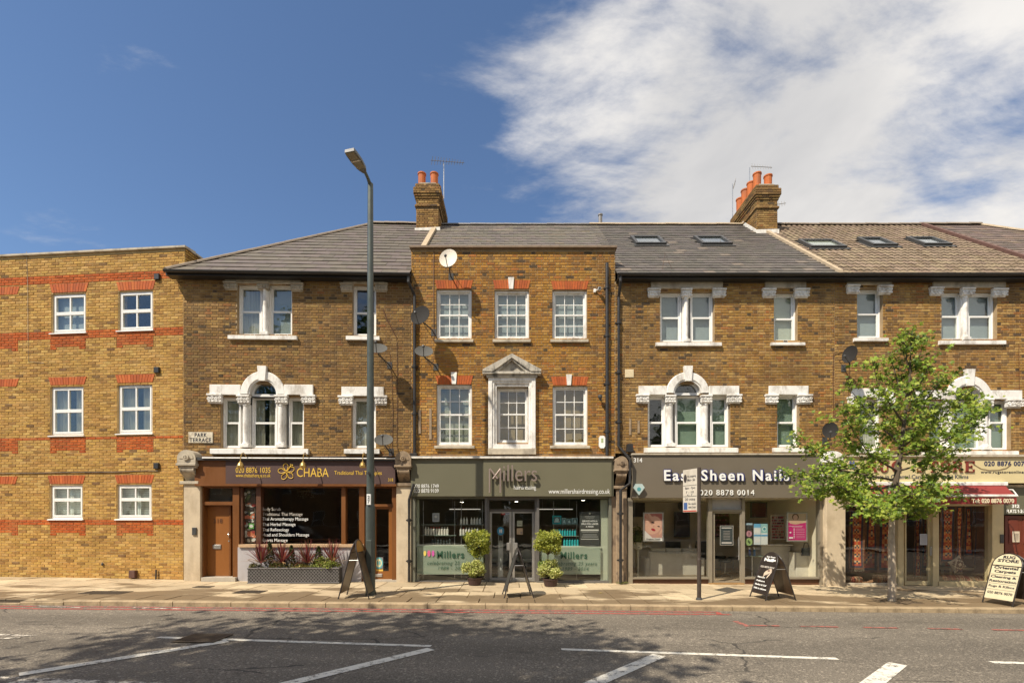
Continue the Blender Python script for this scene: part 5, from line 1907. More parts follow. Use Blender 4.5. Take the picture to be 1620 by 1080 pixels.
single_window(D1, (1217, 610, 1279.5, 624), [(1212, 623, 1233, 638), (1263, 623, 1287, 638)], (1229.5, 624, 1264, 707), 667, (1224, 708, 1279, 714.5), M_whstone, M_blindgreen, M_whstone)
zE = E_Z - D1.z0; z1 = R_Z - D1.z0
zwD = D1.L(1100, 717)[1]
D1.wall(0, D1.len, zwD, zE - .075, M_mortar, 'old', PAL_D)
shell(D1, 0, D1.len, zE - .1, 9, M_brownfr, zwD)
gutter(D1, .02, D1.len, E_Y - .05, zE - .02)


def roof_px(Bd, x, y):
    """pixel -> (s, v) on the main roof slope"""
    P = Bd.W(0, E_Y, E_Z - Bd.z0); n = Vector((Bd.n.x * -VD[1], Bd.n.y * -VD[1], VD[0]))
    d = Vector(((x - PX) / F, 1, (PY - y) / F)); o = Vector((0, 0, CAMZ))
    t = (P - o).dot(n) / d.dot(n)
    q = o + d * t - P
    s = q.x * Bd.u.x + q.y * Bd.u.y
    return s, math.sqrt(max(0, q.length_squared - s * s))


def skylight(Bd, pxc, w_, h, opened=0.0, blind=False):
    """roof window: pxc = centre of its lower edge"""
    s, v = roof_px(Bd, *pxc)
    z0 = E_Z - Bd.z0
    def T(x, y, z):   # x along, y up-slope, z out of the slope
        return (s + x, E_Y + VD[0] * (v + y) - VD[1] * z, z0 + VD[1] * (v + y) + VD[0] * z)
    mb = MB()
    for a, b, c, d in ((-w_ / 2, w_ / 2, -.10, 0), (-w_ / 2, w_ / 2, h, h + .10), (-w_ / 2 - .09, -w_ / 2, -.1, h + .1), (w_ / 2, w_ / 2 + .09, -.1, h + .1)):
        mb.box(a, b, c, d, .0, .10, T=T)
    mb.box(-w_ / 2 - .15, w_ / 2 + .15, -.25, -.10, .02, .045, T=T)
    f = mb.build('skylight', M_dkgrey, Bd.root)
    g = MB(); g.box(-w_ / 2, w_ / 2, 0, h, .055, .06, T=T); g.build('pane', M_skyglass, f)
    g = MB(); g.box(-w_ / 2, w_ / 2, 0, h, .045, .05, T=T); g.build('blind', M_blindw if blind else mat('skylight_well', (.10, .11, .13), .8), f)
    return (s - w_ / 2 - .1, s + w_ / 2 + .1, v - .12, v + h + .1)
M_skyglass = glass('skylight_glass', ior=2.2)
hl = [skylight(D1, (1029, 388), .80, .85), skylight(D1, (1133, 388), .80, .85)]
roof_plane(D1, (E_Y, zE), VD, lambda v: .0, lambda v: D1.len, 24, RL / 24, .30, PAL_SL2, M_slate, hole=hl)
back_roof(D1, 0, D1.len, D1.z0, M_dkslate)
ridge_caps(D1, (0, R_Y, z1 + .02), (D1.len, R_Y, z1 + .02), M_ridgep, .45, .11)
s_ = D1.L(979, 600, .08)[0]
downpipe(D1, [(s_ - .0, -.30, zE - .06), (s_, -.30, zE - .2), (s_ - .0, -.07, zE - .55), (s_, -.07, D1.L(979, 706, .07)[1]), (s_ + .22, -.16, D1.L(985, 722, .1)[1]), (s_ + .24, -.40, D1.L(992, 728, .3)[1]), (s_ + .22, -.42, D1.L(992, 765, .3)[1]), (s_ + .0, -.30, D1.L(982, 775, .3)[1]), (s_ + .0, -.30, D1.zs(0) + .02)], .042)
D1.box('vent_grille', (989, 584, 1003, 597), -.03, 0, mat('cream_plastic', (.62, .52, .33), .6), cham=.01)
tex_strips(D1, [(995.5, 662, 999, 688), (1009, 665, 1012.5, 685)])
# flue on the ridge
mb = MB(); s, v = 950, 0; mb.lathe([(.07, 0), (.07, .35), (.09, .36), (.09, .40), (.02, .42)], (-.02 + D1.L(951, 300)[0] * 0 + (951 - 810) / F * 18 - 2.87, R_Y, z1), 10); mb.build('ridge_vent', M_lead, D1.root)
# chimney 2 on the party wall
X0, X1 = 8.60 - 2.87, 9.33 - 2.87
potsD = []
for i, yy in enumerate((3.85, 4.3, 4.75, 5.15)):
    potsD += [(X0 + .17, yy, (.60, .58, .62, .55)[i], .135), (X0 + .56, yy, (.52, .42, .5, .5)[i], .135)]
chimney(D1, X0, X1, 3.55, 5.5, zl(D1, 372, 17.05), zl(D1, 293, 17.05), potsD, .55, -1)
mb = MB(); zz_ = zl(D1, 363, 17.0)
mb.prism([(X0 - .03, zz_ - .16), (X1 + .04, zz_ - .16), (X1 + .04, zz_ + .02), (X0 - .03, zz_ + .0)], 3.50, 3.535); 
mb.prism([(3.53, zz_ - .1), (4.5, zz_ + .75), (4.5, zz_ + .9), (3.53, zz_ + .02)], X0 - .035, X0 - .012, axis='x'); mb.build('lead_flashing', M_flash, D1.root)

# fascia + shopfront of the nail bar
M_taupe = mat('taupe_sign', (0.150, 0.125, 0.090), 0.5, 0.03, 2)
M_blue = mat('navy_letter_sides', (0.025, 0.03, 0.14), 0.4, 0.02)
M_alfr = mat('taupe_aluminium', (0.33, 0.29, 0.22), 0.4, 0.05, metal=.4)
fasD = D1.box('fascia_sign', (1000, 719, 1302, 787), -.26, -.01, M_taupe)
D1.box('fascia_cap', (1000, 716.5, 1303, 719), -.30, 0, M_stone)
D1.text('314', (1002.5, 724, 1016, 731), -.262, M_wtext, parent=fasD, bold=.01)
D1.text('East Sheen Nails', (1050, 742, 1249, 761), -.264, M_blue, parent=fasD, bold=.05, depth=.05, spacing=1.25)
D1.text('East Sheen Nails', (1050.6, 742.8, 1248.4, 760.2), -.314, M_wtext, parent=fasD, bold=.02, depth=.008, spacing=1.25)
D1.text('020 8878 0014', (1107, 774.5, 1193, 783), -.264, M_wtext, parent=fasD, bold=.0, depth=.02, spacing=1.2)
console(D1, (973, 721, 994, 772), M_brownst, -.34, (975, 772, 992, 925), M_brownst, -.14)
D1.box('shop_post', (993, 787, 1001, 926), -.10, .1, M_alfr)
D1.box('shop_post', (1121, 787, 1127, 926), -.05, .1, M_alfr)
D1.box('shop_post', (1174, 787, 1178.5, 926), -.05, .1, M_alfr)
D1.box('shop_post', (1297, 787, 1303, 926), -.08, .1, M_alfr)
D1.box('window_sill', (1001, 912.5, 1121, 915.5), -.10, .1, M_alfr)
D1.box('window_sill', (1178.5, 912.5, 1297, 915.5), -.10, .1, M_alfr)
D1.box('plinth', (1001, 915.5, 1121, 928), -.04, .1, M_dkwood)
D1.box('plinth', (1178.5, 915.5, 1297, 928), -.04, .1, M_dkwood)
shop_pane(D1, (1001, 787, 1121.5, 913)); shop_pane(D1, (1178, 787, 1297.5, 913))
D1.box('transom_bar', (1127, 805.5, 1174, 808.5), -.05, .08, M_alfr)
D1.box('roller_housing', (1127, 789, 1174, 805.5), .02, .06, mat('pale_grey_panel', (.42, .41, .38), .6))
r = D1.R(1127.5, 808.5, 1173.5, 922, -.02)
mb = MB()
frame_bars(mb, r[0], r[1], r[2], r[3], .055, .0, .05)
d_ = mb.build('door', M_alfr, D1.root)
mb = MB(); mb.box(r[0] + .05, r[2] - .05, .022, .028, r[1] + .05, r[3] - .05); mb.build('pane', M_shopglass, d_)
mb = MB(); hx = r[2] - .12; zc = (r[1] + r[3]) / 2
mb.tube([(hx, -.06, zc - .35), (hx, -.06, zc + .3)], .013, 8); mb.tube([(hx, .0, zc - .25), (hx, -.06, zc - .25)], .01, 6); mb.tube([(hx, .0, zc + .2), (hx, -.06, zc + .2)], .01, 6)
mb.build('handle', M_alu, d_)
D1.box('door_step', (1122, 922, 1178, 928), -.12, .2, mat('orange_mat', (.30, .17, .06), .8))
room(D1, (1001, 787, 1297, 925), 4.2, mat('nail_bar_wall', (0.82, 0.75, 0.58), .9, .05, 2), mat('nail_bar_floor', (.42, .31, .2), .35, .15))
C1.box('party_strip', (967.5, 785, 976, 926), -.06, .1, M_brownst)

# ------------------------------------------------ E: rug store house
E1 = Bld('terrace_house', 'brick house with brown pantile roof over the cream and burgundy rug store', (8.98, 13.50), (15.25, 13.50))
single_window(E1, (1341, 437.5, 1412, 450), [(1341, 449, 1362, 463), (1391, 450, 1414, 464)], (1356, 456, 1396.5, 534), 494, (1352.5, 534, 1406, 539), M_stone, M_blindgrey, M_whstone)
double_window(E1, (1477, 439.5, 1592, 454.5), [(1473, 453, 1495, 466), (1523, 454, 1545, 466.5), (1573, 455, 1597, 468)], [(1489.5, 461, 1525, 537.5), (1536, 461, 1577, 537.5)], (1525.5, 467, 1535.5, 537), 498, (1488, 538, 1592, 544), M_stone, [M_blindgrey, M_blindgrey], M_whstone)
single_window(E1, (1348, 614, 1414, 628), [(1343, 627, 1365, 640), (1391, 628, 1418, 641)], (1360, 630, 1395, 709), 670, (1352, 710, 1408, 716), M_whstone, 'net', M_whstone)
venetian(E1, 1534, 584, 22, 37.5, 632, 609, (1450, 1499), (1568, 1618), 617, 631, (1470, 632, 1499, 712), (1512, 632, 1556, 712), (1570, 632, 1599, 712),
         [(1500, 644, 1511, 711), (1557, 644, 1568, 711)], [(1446, 630, 1470, 643), (1496, 630, 1515, 643), (1553, 630, 1574, 643), (1595, 631, 1622, 644)], 667, (1462, 713, 1612, 720), [M_blindgreen, M_blindgreen, M_blindgreen])
zE = E_Z - E1.z0; z1 = R_Z - E1.z0
zwE = E1.L(1400, 719)[1]
E1.wall(0, E1.len, zwE, zE - .075, M_mortar, 'old', PAL_D)
shell(E1, 0, E1.len, zE - .1, 9, M_brownfr, zwE)
gutter(E1, 0, E1.len, E_Y - .05, zE - .02)
hl = [skylight(E1, (1308, 393), .95, .75, blind=True), skylight(E1, (1397, 390), .62, .80), skylight(E1, (1480, 389), .72, .80)]
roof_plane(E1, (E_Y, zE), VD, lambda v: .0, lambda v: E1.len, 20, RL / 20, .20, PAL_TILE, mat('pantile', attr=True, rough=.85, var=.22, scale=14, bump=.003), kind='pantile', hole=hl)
back_roof(E1, 0, E1.len, E1.z0, M_dkslate)
ridge_caps(E1, (.3, R_Y, z1 + .02), (E1.len, R_Y, z1 + .02), M_ridge, .40, .11)
mb = MB(); mb.prism([(E_Y, zE - .0), (R_Y, z1), (R_Y, z1 + .11), (E_Y, zE + .11)], -.06, .05, axis='x'); mb.build('verge', M_ridgep, E1.root)
mb = MB(); mb.prism([(E_Y, zE - .0), (R_Y, z1), (R_Y, z1 + .12), (E_Y, zE + .12)], E1.len - .09, E1.len + .05, axis='x'); mb.build('verge', mat('dark_red_verge', (.12, .06, .045), .8, .2, 8), E1.root)
M_vanilla = mat('vanilla_sign', (0.62, 0.52, 0.28), 0.55, 0.04, 2)
M_vanfr = mat('vanilla_woodwork', (0.56, 0.46, 0.26), 0.6, 0.08, 4, dirt=(.3, .22, .12), dirt_amt=.3)
fasE = E1.box('fascia_sign', (1335, 722, 1655, 763.5), -.24, -.01, M_vanilla)
E1.box('fascia_cap', (1333, 718.5, 1657, 722), -.30, 0, M_stone)
M_rtext = mat('dark_red_lettering', (.20, .03, .02), .5, .02)
def serif_text(Bd, word, x0, x1, y0, y1, y, m, parent):
    """slab-serif capitals built from strokes"""
    n = len(word)
    r = Bd.R(x0, y0, x1, y1, -y)
    a, b, c, d = r
    H = d - b
    cell = (c - a) / (n - .15)
    mb = MB()
    st, th = .21, .085
    def bx(i, u0, v0, u1, v1):
        X = a + i * cell
        W_ = cell * .85
        mb.box(X + u0 * W_, X + u1 * W_, y - .03, y, b + v0 * H, b + v1 * H)
    def arc(i, cu, cv, ru, rv, a0, a1, tw=st, tn=th):
        X = a + i * cell; W_ = cell * .85
        N = 10
        for k in range(N):
            p, q = a0 + (a1 - a0) * k / N, a0 + (a1 - a0) * (k + 1) / N
            P = []
            for ang, inn in ((p, 0), (q, 0), (q, 1), (p, 1)):
                rx = ru - (tw if inn else 0); rz_ = rv - (tn if inn else 0)
                P.append((X + (cu + rx * math.cos(ang)) * W_, b + (cv + rz_ * math.sin(ang)) * H))
            mb.prism(P, y - .03, y)
    pi = math.pi
    for i, chh in enumerate(word):
        if chh in 'RBP':
            bx(i, .12, 0, .12 + st, 1); bx(i, .02, 0, .42, .07); bx(i, .02, .93, .5, 1); bx(i, .33, .47, .55, .55)
            arc(i, .5, .74, .38, .27, -pi / 2, pi / 2)
            X = a + i * cell; W_ = cell * .85
            mb.prism([(X + .45 * W_, b + .5 * H), (X + .66 * W_, b + .5 * H), (X + .98 * W_, b), (X + .74 * W_, b)], y - .029, y)
            bx(i, .70, 0, 1.0, .06)
        elif chh == 'E':
            bx(i, .12, 0, .12 + st, 1); bx(i, .02, 0, .9, .08); bx(i, .02, .92, .9, 1); bx(i, .3, .46, .68, .54)
            bx(i, .82, .0, .92, .26); bx(i, .82, .74, .92, 1); bx(i, .62, .38, .70, .62)
        elif chh == 'T':
            bx(i, .4, 0, .4 + st, 1); bx(i, .26, 0, .76, .07); bx(i, .04, .92, .96, 1); bx(i, .04, .72, .13, 1); bx(i, .87, .72, .96, 1)
        elif chh == 'O':
            arc(i, .5, .5, .48, .52, 0, 2 * pi)
        elif chh == 'G':
            arc(i, .5, .5, .48, .52, pi * .25, pi * 1.75); bx(i, .70, .05, .70 + st, .45); bx(i, .55, .40, 1, .47)
        elif chh == 'U':
            bx(i, .10, .3, .10 + st, 1); bx(i, .76, .3, .84, 1); bx(i, 0, .93, .42, 1); bx(i, .62, .93, .98, 1); arc(i, .47, .32, .37, .33, pi, 2 * pi, .19)
        elif chh == 'S':
            arc(i, .5, .73, .38, .28, pi * .2, pi * 1.5, .17, .1); arc(i, .5, .27, .38, .28, -pi * .8, pi * .5, .17, .1)
            bx(i, .78, .68, .86, .98); bx(i, .12, .02, .20, .32)
    return mb.build('lettering', m, parent)
serif_text(E1, 'RUG STORE', 1371, 1542, 729, 746.5, -.242, M_rtext, fasE)
E1.text('Specialists in Oriental Carpets and some Kilims', (1362, 750.5, 1532, 759), -.242, mat('grey_lettering', (.06, .07, .10), .5), parent=fasE, bold=.012)
E1.text('020 8876 0070', (1557, 729, 1626, 737), -.242, mat('navy_lettering', (.02, .025, .08), .5), parent=fasE, bold=.03, spacing=1.1)
E1.text('www.rugstoreonline.co.uk', (1551.5, 744, 1640, 750), -.242, M_btext, parent=fasE, bold=.012, spacing=1.1)
mb = MB(); p = [E1.L(x, y, .25) for x, y in ((1542, 735), (1552, 741), (1565, 743.5), (1580, 743), (1592, 740), (1600, 734))]; mb.tube([(s, -.252, z) for s, z in p], .006, 5); mb.build('trailing_wire', M_dkwood, E1.root)
r = E1.R(1340, 727, 1356, 744, .245)
printed(r[0], r[2], r[1], r[3], -.243, [('e', .5, .5, .2, .2, 0, (.10, .12, .3))] + [('e', .5 + .3 * math.cos(k * math.pi / 3), .5 + .3 * math.sin(k * math.pi / 3), .13, .13, 0, (.10, .12, .35)) for k in range(6)], fasE, 'rosette_emblem')
# awning
aw0 = E1.R(1362, 763.5, 1592, 767, .30)
mb = MB(); mb.cbox(aw0[0], aw0[2], -.36, -.22, aw0[1] - .02, aw0[3] + .02, .015); aw = mb.build('awning_box', M_whstone, E1.root)
M_burg = mat('burgundy_canvas', (0.27, 0.035, 0.030), 0.85, 0.1, 3, transl=.15)
sA, zA = E1.L(1362, 767, .30); sB, _ = E1.L(1590, 767, .30)
yF = -.95
zF = E1.L(1480, 783, -yF)[1]
sC, _ = E1.L(1352, 783, -yF); sD, _ = E1.L(1607, 783, -yF)
mb = MB()
n = 10
for i in range(n):
    u0, u1 = i / n, (i + 1) / n
    dip = lambda u: -.02 * math.sin(u * math.pi)
    def Pn(u, sl, sr): return
    for k in range(8):
        w0, w1 = k / 8, (k + 1) / 8
        q = []
        for u, w in ((u1, w0), (u1, w1), (u0, w1), (u0, w0)):
            s0_ = sA + (sC - sA) * u; s1_ = sB + (sD - sB) * u
            q.append((s0_ + (s1_ - s0_) * w, -.30 + (yF + .30) * u, zA + (zF - zA) * u + dip(u)))
        mb.quad(*q)
o = mb.build('awning_canvas', M_burg, E1.root)
so = o.modifiers.new('thick', 'SOLIDIFY'); so.thickness = .008
mb = MB(); mb.cbox(sC, sD, yF - .04, yF + .04, zF - .045, zF + .02, .015); mb.build('awning_bar', M_whstone, E1.root)
zv = E1.L(1480, 797, -yF)[1]
mb = MB()
N = 60
for i in range(N):
    a_, b_ = sC + (sD - sC) * i / N, sC + (sD - sC) * (i + 1) / N
    ya, yb = yF - .015 + .012 * math.sin(i * .9), yF - .015 + .012 * math.sin((i + 1) * .9)
    mb.quad((a_, ya, zv), (b_, yb, zv), (b_, yb, zF - .045), (a_, ya, zF - .045))
o = mb.build('awning_valance', M_burg, E1.root); so = o.modifiers.new('thick', 'SOLIDIFY'); so.thickness = .006
r = E1.R(1537, 788, 1604, 796, .98)
text_on(E1.root, 'Tel: 020 8876 0070', r[0], r[2], r[1] + .01, r[3], yF - .036, mat('cream_lettering', (.75, .66, .45), .6), depth=.003, bold=.03)
for s_ in (sA + .3, sB - .3):
    mb = MB(); mb.tube([(s_, -.2, zA - .08), (s_ + .25, -.55, zA - .14), (s_ + .02, yF + .05, zF - .02)], .016, 6); mb.build('awning_arm', M_whstone, E1.root)
# shopfront
console(E1, (1303, 713, 1334, 753), M_whstone, -.40, (1307, 753, 1338, 928), M_cream, -.22)
E1.box('shop_post', (1421, 797, 1430, 928), -.10, .10, M_vanfr)
E1.box('shop_post', (1476, 797, 1485.5, 928), -.10, .10, M_vanfr)
E1.box('shop_post', (1570, 763.5, 1588, 928), -.12, .10, M_vanfr)
E1.box('window_head', (1338, 763.5, 1570, 800), -.05, .05, M_vanfr)
E1.box('plinth', (1338, 922.5, 1421, 930), -.08, .10, M_stone)
E1.box('plinth', (1485.5, 919.5, 1570, 930), -.12, .10, M_vanfr)
shop_pane(E1, (1337, 799, 1421.5, 923)); shop_pane(E1, (1485, 799, 1571, 921))
r = E1.R(1431, 803, 1475.5, 925, .02)
mb = MB()
mb.cbox(r[0], r[0] + .05, -.03, .03, r[1], r[3], .005); mb.cbox(r[2] - .13, r[2], -.03, .03, r[1], r[3], .005)
mb.cbox(r[0] + .05, r[2] - .13, -.03, .03, r[1], r[1] + .11, .005); mb.cbox(r[0] + .05, r[2] - .13, -.03, .03, r[3] - .13, r[3], .005)
d_ = mb.build('door', M_vanfr, E1.root)
mb = MB(); mb.box(r[0] + .05, r[2] - .13, -.003, .003, r[1] + .11, r[3] - .13); mb.build('pane', M_shopglass, d_)
mb = MB(); mb.cbox(r[2] - .09, r[2] - .05, -.07, -.03, (r[1] + r[3]) / 2 - .25, (r[1] + r[3]) / 2, .01); mb.build('handle', M_alu, d_)
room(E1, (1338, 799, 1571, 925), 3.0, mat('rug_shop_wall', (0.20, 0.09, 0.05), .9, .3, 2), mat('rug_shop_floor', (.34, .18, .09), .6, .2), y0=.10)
# entrance to the flats at 312
E1.box('fascia_panel', (1588, 770, 1640, 813), -.05, .05, M_olive2)
E1.box('panel_trim', (1588, 766, 1640, 770), -.10, .05, M_stone)
r = E1.R(1601, 797.5, 1612.5, 803, .055); text_on(E1.root, '312', r[0], r[2], r[1], r[3], -.052, M_wtext, depth=.01, bold=.03)
r = E1.R(1592, 805.5, 1622, 811, .055); text_on(E1.root, 'FLATS 1-2-3', r[0], r[2], r[1], r[3], -.052, M_wtext, depth=.01, bold=.02)
M_redoor = mat('dark_red_door', (.13, .025, .012), .45, .1, 4)
d_ = E1.box('door', (1590, 815, 1638, 927), .06, .11, M_redoor)
for (x0, y0, x1, y1) in ((1595, 820, 1611, 860), (1617, 820, 1633, 860), (1595, 872, 1611, 918), (1617, 872, 1633, 918)):
    r = E1.R(x0, y0, x1, y1, -.06); mb = MB(); mb.cbox(r[0], r[2], .045, .06, r[1], r[3], .02); mb.build('door_panel', M_redoor, d_)
E1.box('door_post', (1638, 763.5, 1680, 928), -.12, .10, M_vanfr)
E1.box('door_recess', (1588, 813, 1640, 930), .2, .25, M_darkbk)
E1.box('entry_phone', (1583, 845, 1588.5, 859), -.14, -.12, M_dkgrey)
panel_thing(E1, 'paper_notice', 'white paper notice taped to the dark red flats door', 'notice', (1602, 840, 1613, 857), .035, .004, M_wtext, [('r', 0, 0, 1, 1, (.55, .48, .36))] + [('r', .15, .15 + i * .1, .85, .19 + i * .1, (.2, .15, .12)) for i in range(7)])

# ------------------------------------------------ F: last house of the terrace, mostly beyond the frame
F1 = Bld('terrace_house', 'end of terrace house with dark tiled hipped roof at the far right', (15.25, 13.50), (21.7, 13.50))
zE = E_Z - F1.z0; z1 = R_Z - F1.z0
single_window(F1, (1841, 437.5, 1912, 450), [], (1856, 456, 1896.5, 534), 494, (1852.5, 534, 1906, 539), M_stone, M_blindgrey, M_whstone)
single_window(F1, (1741, 437.5, 1812, 450), [], (1756, 456, 1796.5, 534), 494, (1752.5, 534, 1806, 539), M_stone, M_blindgrey, M_whstone)
single_window(F1, (1841, 614, 1912, 628), [], (1856, 630, 1896.5, 709), 670, (1852.5, 710, 1906, 716), M_whstone, M_blindgrey, M_whstone)
single_window(F1, (1741, 614, 1812, 628), [], (1756, 630, 1796.5, 709), 670, (1752.5, 710, 1806, 716), M_whstone, M_blindgrey, M_whstone)
F1.wall(0, F1.len, -.5, zE - .075, M_mortar, 'old', PAL_D, n_ind=0)
shell(F1, 0, F1.len, zE - .1, 9, M_brownfr, 3.4)
gutter(F1, 0, F1.len + .3, E_Y - .05, zE - .02)
roof_plane(F1, (E_Y, zE), VD, lambda v: .0, lambda v: F1.len + .3 - v / RL * 4.6, 22, RL / 22, .28, PAL_TILE2, M_slate, n_ind=120)
mb = MB()
mb.quad((F1.len + .3, E_Y, zE), (F1.len + .3, 9.4, zE), (F1.len - 4.3, R_Y + .01, z1), (F1.len - 4.3, R_Y, z1))
mb.quad((F1.len - 4.3, R_Y, z1), (0, R_Y, z1), (0, 9.4, zE), (F1.len + .3, 9.4, zE))
mb.build('rear_roof', M_dkslate, F1.root)
ridge_caps(F1, (F1.len + .3, E_Y, zE + .03), (F1.len - 4.3, R_Y, z1 + .03), M_ridgep, .42, .10, 'hip_tile')
ridge_caps(F1, (0, R_Y, z1 + .03), (F1.len - 4.3, R_Y, z1 + .03), M_ridge, .42, .12)

# ================================================================== STREET OBJECTS
random.seed(33)
# ---- street lamp
p = pave_pt(586, 940.5)
lp = thing('street_lamp', 'tall grey green street lamp column on the pavement beside the brown sandwich board', 'street lamp', (p.x, p.y, zg(p.x)))
H = (PY - 291) / F * p.y + CAMZ - zg(p.x)
mb = MB(); mb.lathe([(.108, -.05), (.106, 1.95), (.102, 2.0), (.090, 2.06), (.087, 2.1), (.062, H), (.052, H + .01)], n=18)
o = mb.build('column', M_lampgrey, lp)
mb = MB(); mb.cbox(-.06, .06, -.124, -.10, .55, 1.25, .008); mb.build('access_door', M_lampgrey, lp)
mb = MB(); mb.tube([(0, 0, H - .30), (.0, -.01, H - .03), (-.015, -.16, H + .03), (-.03, -.36, H + .05)], [.05, .045, .036, .034], 10); mb.build('bracket_arm', M_lampgrey, lp)
mb = MB()
def hd(x, y, z):
    o_ = Vector((-.03, -.32, H + .05)); d = Vector((-.16, -.62, .04)).normalized(); s = Vector((d.y, -d.x, 0)).normalized() * -1; u = s.cross(d).normalized()
    if u.z < 0: u = -u
    return tuple(o_ + d * y + s * x + u * z)
prof = [(-.04, 0), (-.09, .10), (-.125, .30), (-.125, .50), (-.11, .60), (.11, .60), (.125, .50), (.125, .30), (.09, .10), (.04, 0)]
n = len(prof)
a_ = mb.add([hd(x, y, -.035) for x, y in prof] + [hd(x * .96, y, .03) for x, y in prof] + [hd(x * .6, .32 + (y - .32) * .8, .065) for x, y in prof])
mb.face(tuple(a_ + i for i in range(n))); mb.face(tuple(a_ + 2 * n + i for i in range(n))[::-1])
for k in range(2):
    for i in range(n):
        j = (i + 1) % n
        mb.face((a_ + k * n + i, a_ + k * n + j, a_ + (k + 1) * n + j, a_ + (k + 1) * n + i))
mb.build('lamp_head', mat('lamp_head_grey', (.12, .12, .11), .5, .1), lp)
mb = MB()
mb.box(-.10, .10, .14, .58, -.043, -.036, T=hd); mb.build('lamp_glass', mat('lamp_lens', (.20, .18, .13), .25, .1), lp)
mb = MB(); mb.box(-.105, .105, .34, .37, -.05, -.043, T=hd); mb.build('lens_bar', M_alu, lp)
q = 11.0
mb = MB(); zt = (PY - 790) / F * p.y + CAMZ - zg(p.x)
mb.cbox(-.045, .045, -.135, -.10, zt - .12, zt + .12, .004); pl2 = mb.build('number_plate', M_wtext, lp)
for k, ch_ in enumerate('227'[1:]):
    text_on(pl2, ch_, -.025, .025, zt + .01 - .10 * k, zt + .09 - .10 * k, -.136, M_btext, depth=.002, bold=.03)
mb = MB(); zt = (PY - 749) / F * p.y + CAMZ - zg(p.x); mb.lathe([(.035, 0), (.035, -.03)], (.0, -.10, zt), 8, axis='y'); mb.build('socket_cap', M_black, lp)

# ---- parking sign post
p = pave_pt(1106, 948)
ps = thing('parking_sign', 'white parking restriction plate on a slim dark post before the nail bar', 'road sign', (p.x, p.y, zg(p.x)))
H = (PY - 739) / F * p.y + CAMZ - zg(p.x)
mb = MB(); mb.lathe([(.045, -.02), (.045, .9), (.038, .92), (.038, H)], n=12); mb.build('post', mat('dark_brown_post', (.055, .04, .03), .5, .3, 9), ps)
# base collar
mb = MB(); mb.lathe([(.07, 0), (.06, .04), (.048, .05)], n=12); mb.build('base_collar', M_dkgrey, ps)
pt = thing('sign_plate', None, None, (0, 0, 0), rad(-71)); pt.parent = ps
zb = H - .99
mb = MB(); mb.cbox(-.48, -.01, -.052, -.044, zb, H - .02, .003); mb.build('plate', mat('worn_sign_plate', (.60, .55, .46), .5, .1, 6, dirt=(.3, .25, .18), dirt_amt=.4), pt)
sh = [('r', .0, .0, 1, .03, (.45, .06, .04)), ('r', .0, .62, 1, .632, (.05, .05, .05)), ('r', .0, .36, 1, .372, (.05, .05, .05)), ('e', .16, .80, .12, .10, 0, (.05, .04, .04)), ('r', .05, .05, .32, .22, (.06, .12, .30))]
printed(-.47, -.02, zb + .01, H - .03, -.052, sh, pt)
for s_, u0, v0, u1, v1 in (('No stopping', .32, .80, .95, .86), ('Mon - Sat', .32, .72, .9, .78), ('8am - 7pm', .15, .52, .9, .59), ('7 - 10', .2, .44, .8, .49), ('4 - 7', .3, .38, .7, .42), ('20 mins', .15, .27, .9, .33), ('No return', .4, .17, .95, .22), ('within 2 hours', .4, .09, .95, .14)):
    text_on(pt, s_, -.47 + u0 * .45, -.47 + u1 * .45, zb + v0 * .97, zb + v1 * .97, -.0535, M_btext, depth=.001, bold=.015)

# ---- sandwich boards
M_dkboard = mat('dark_board', (.03, .022, .018), .45, .2, 6)
M_boardrail = mat('board_rail', (.035, .028, .024), .4, .2, 6)


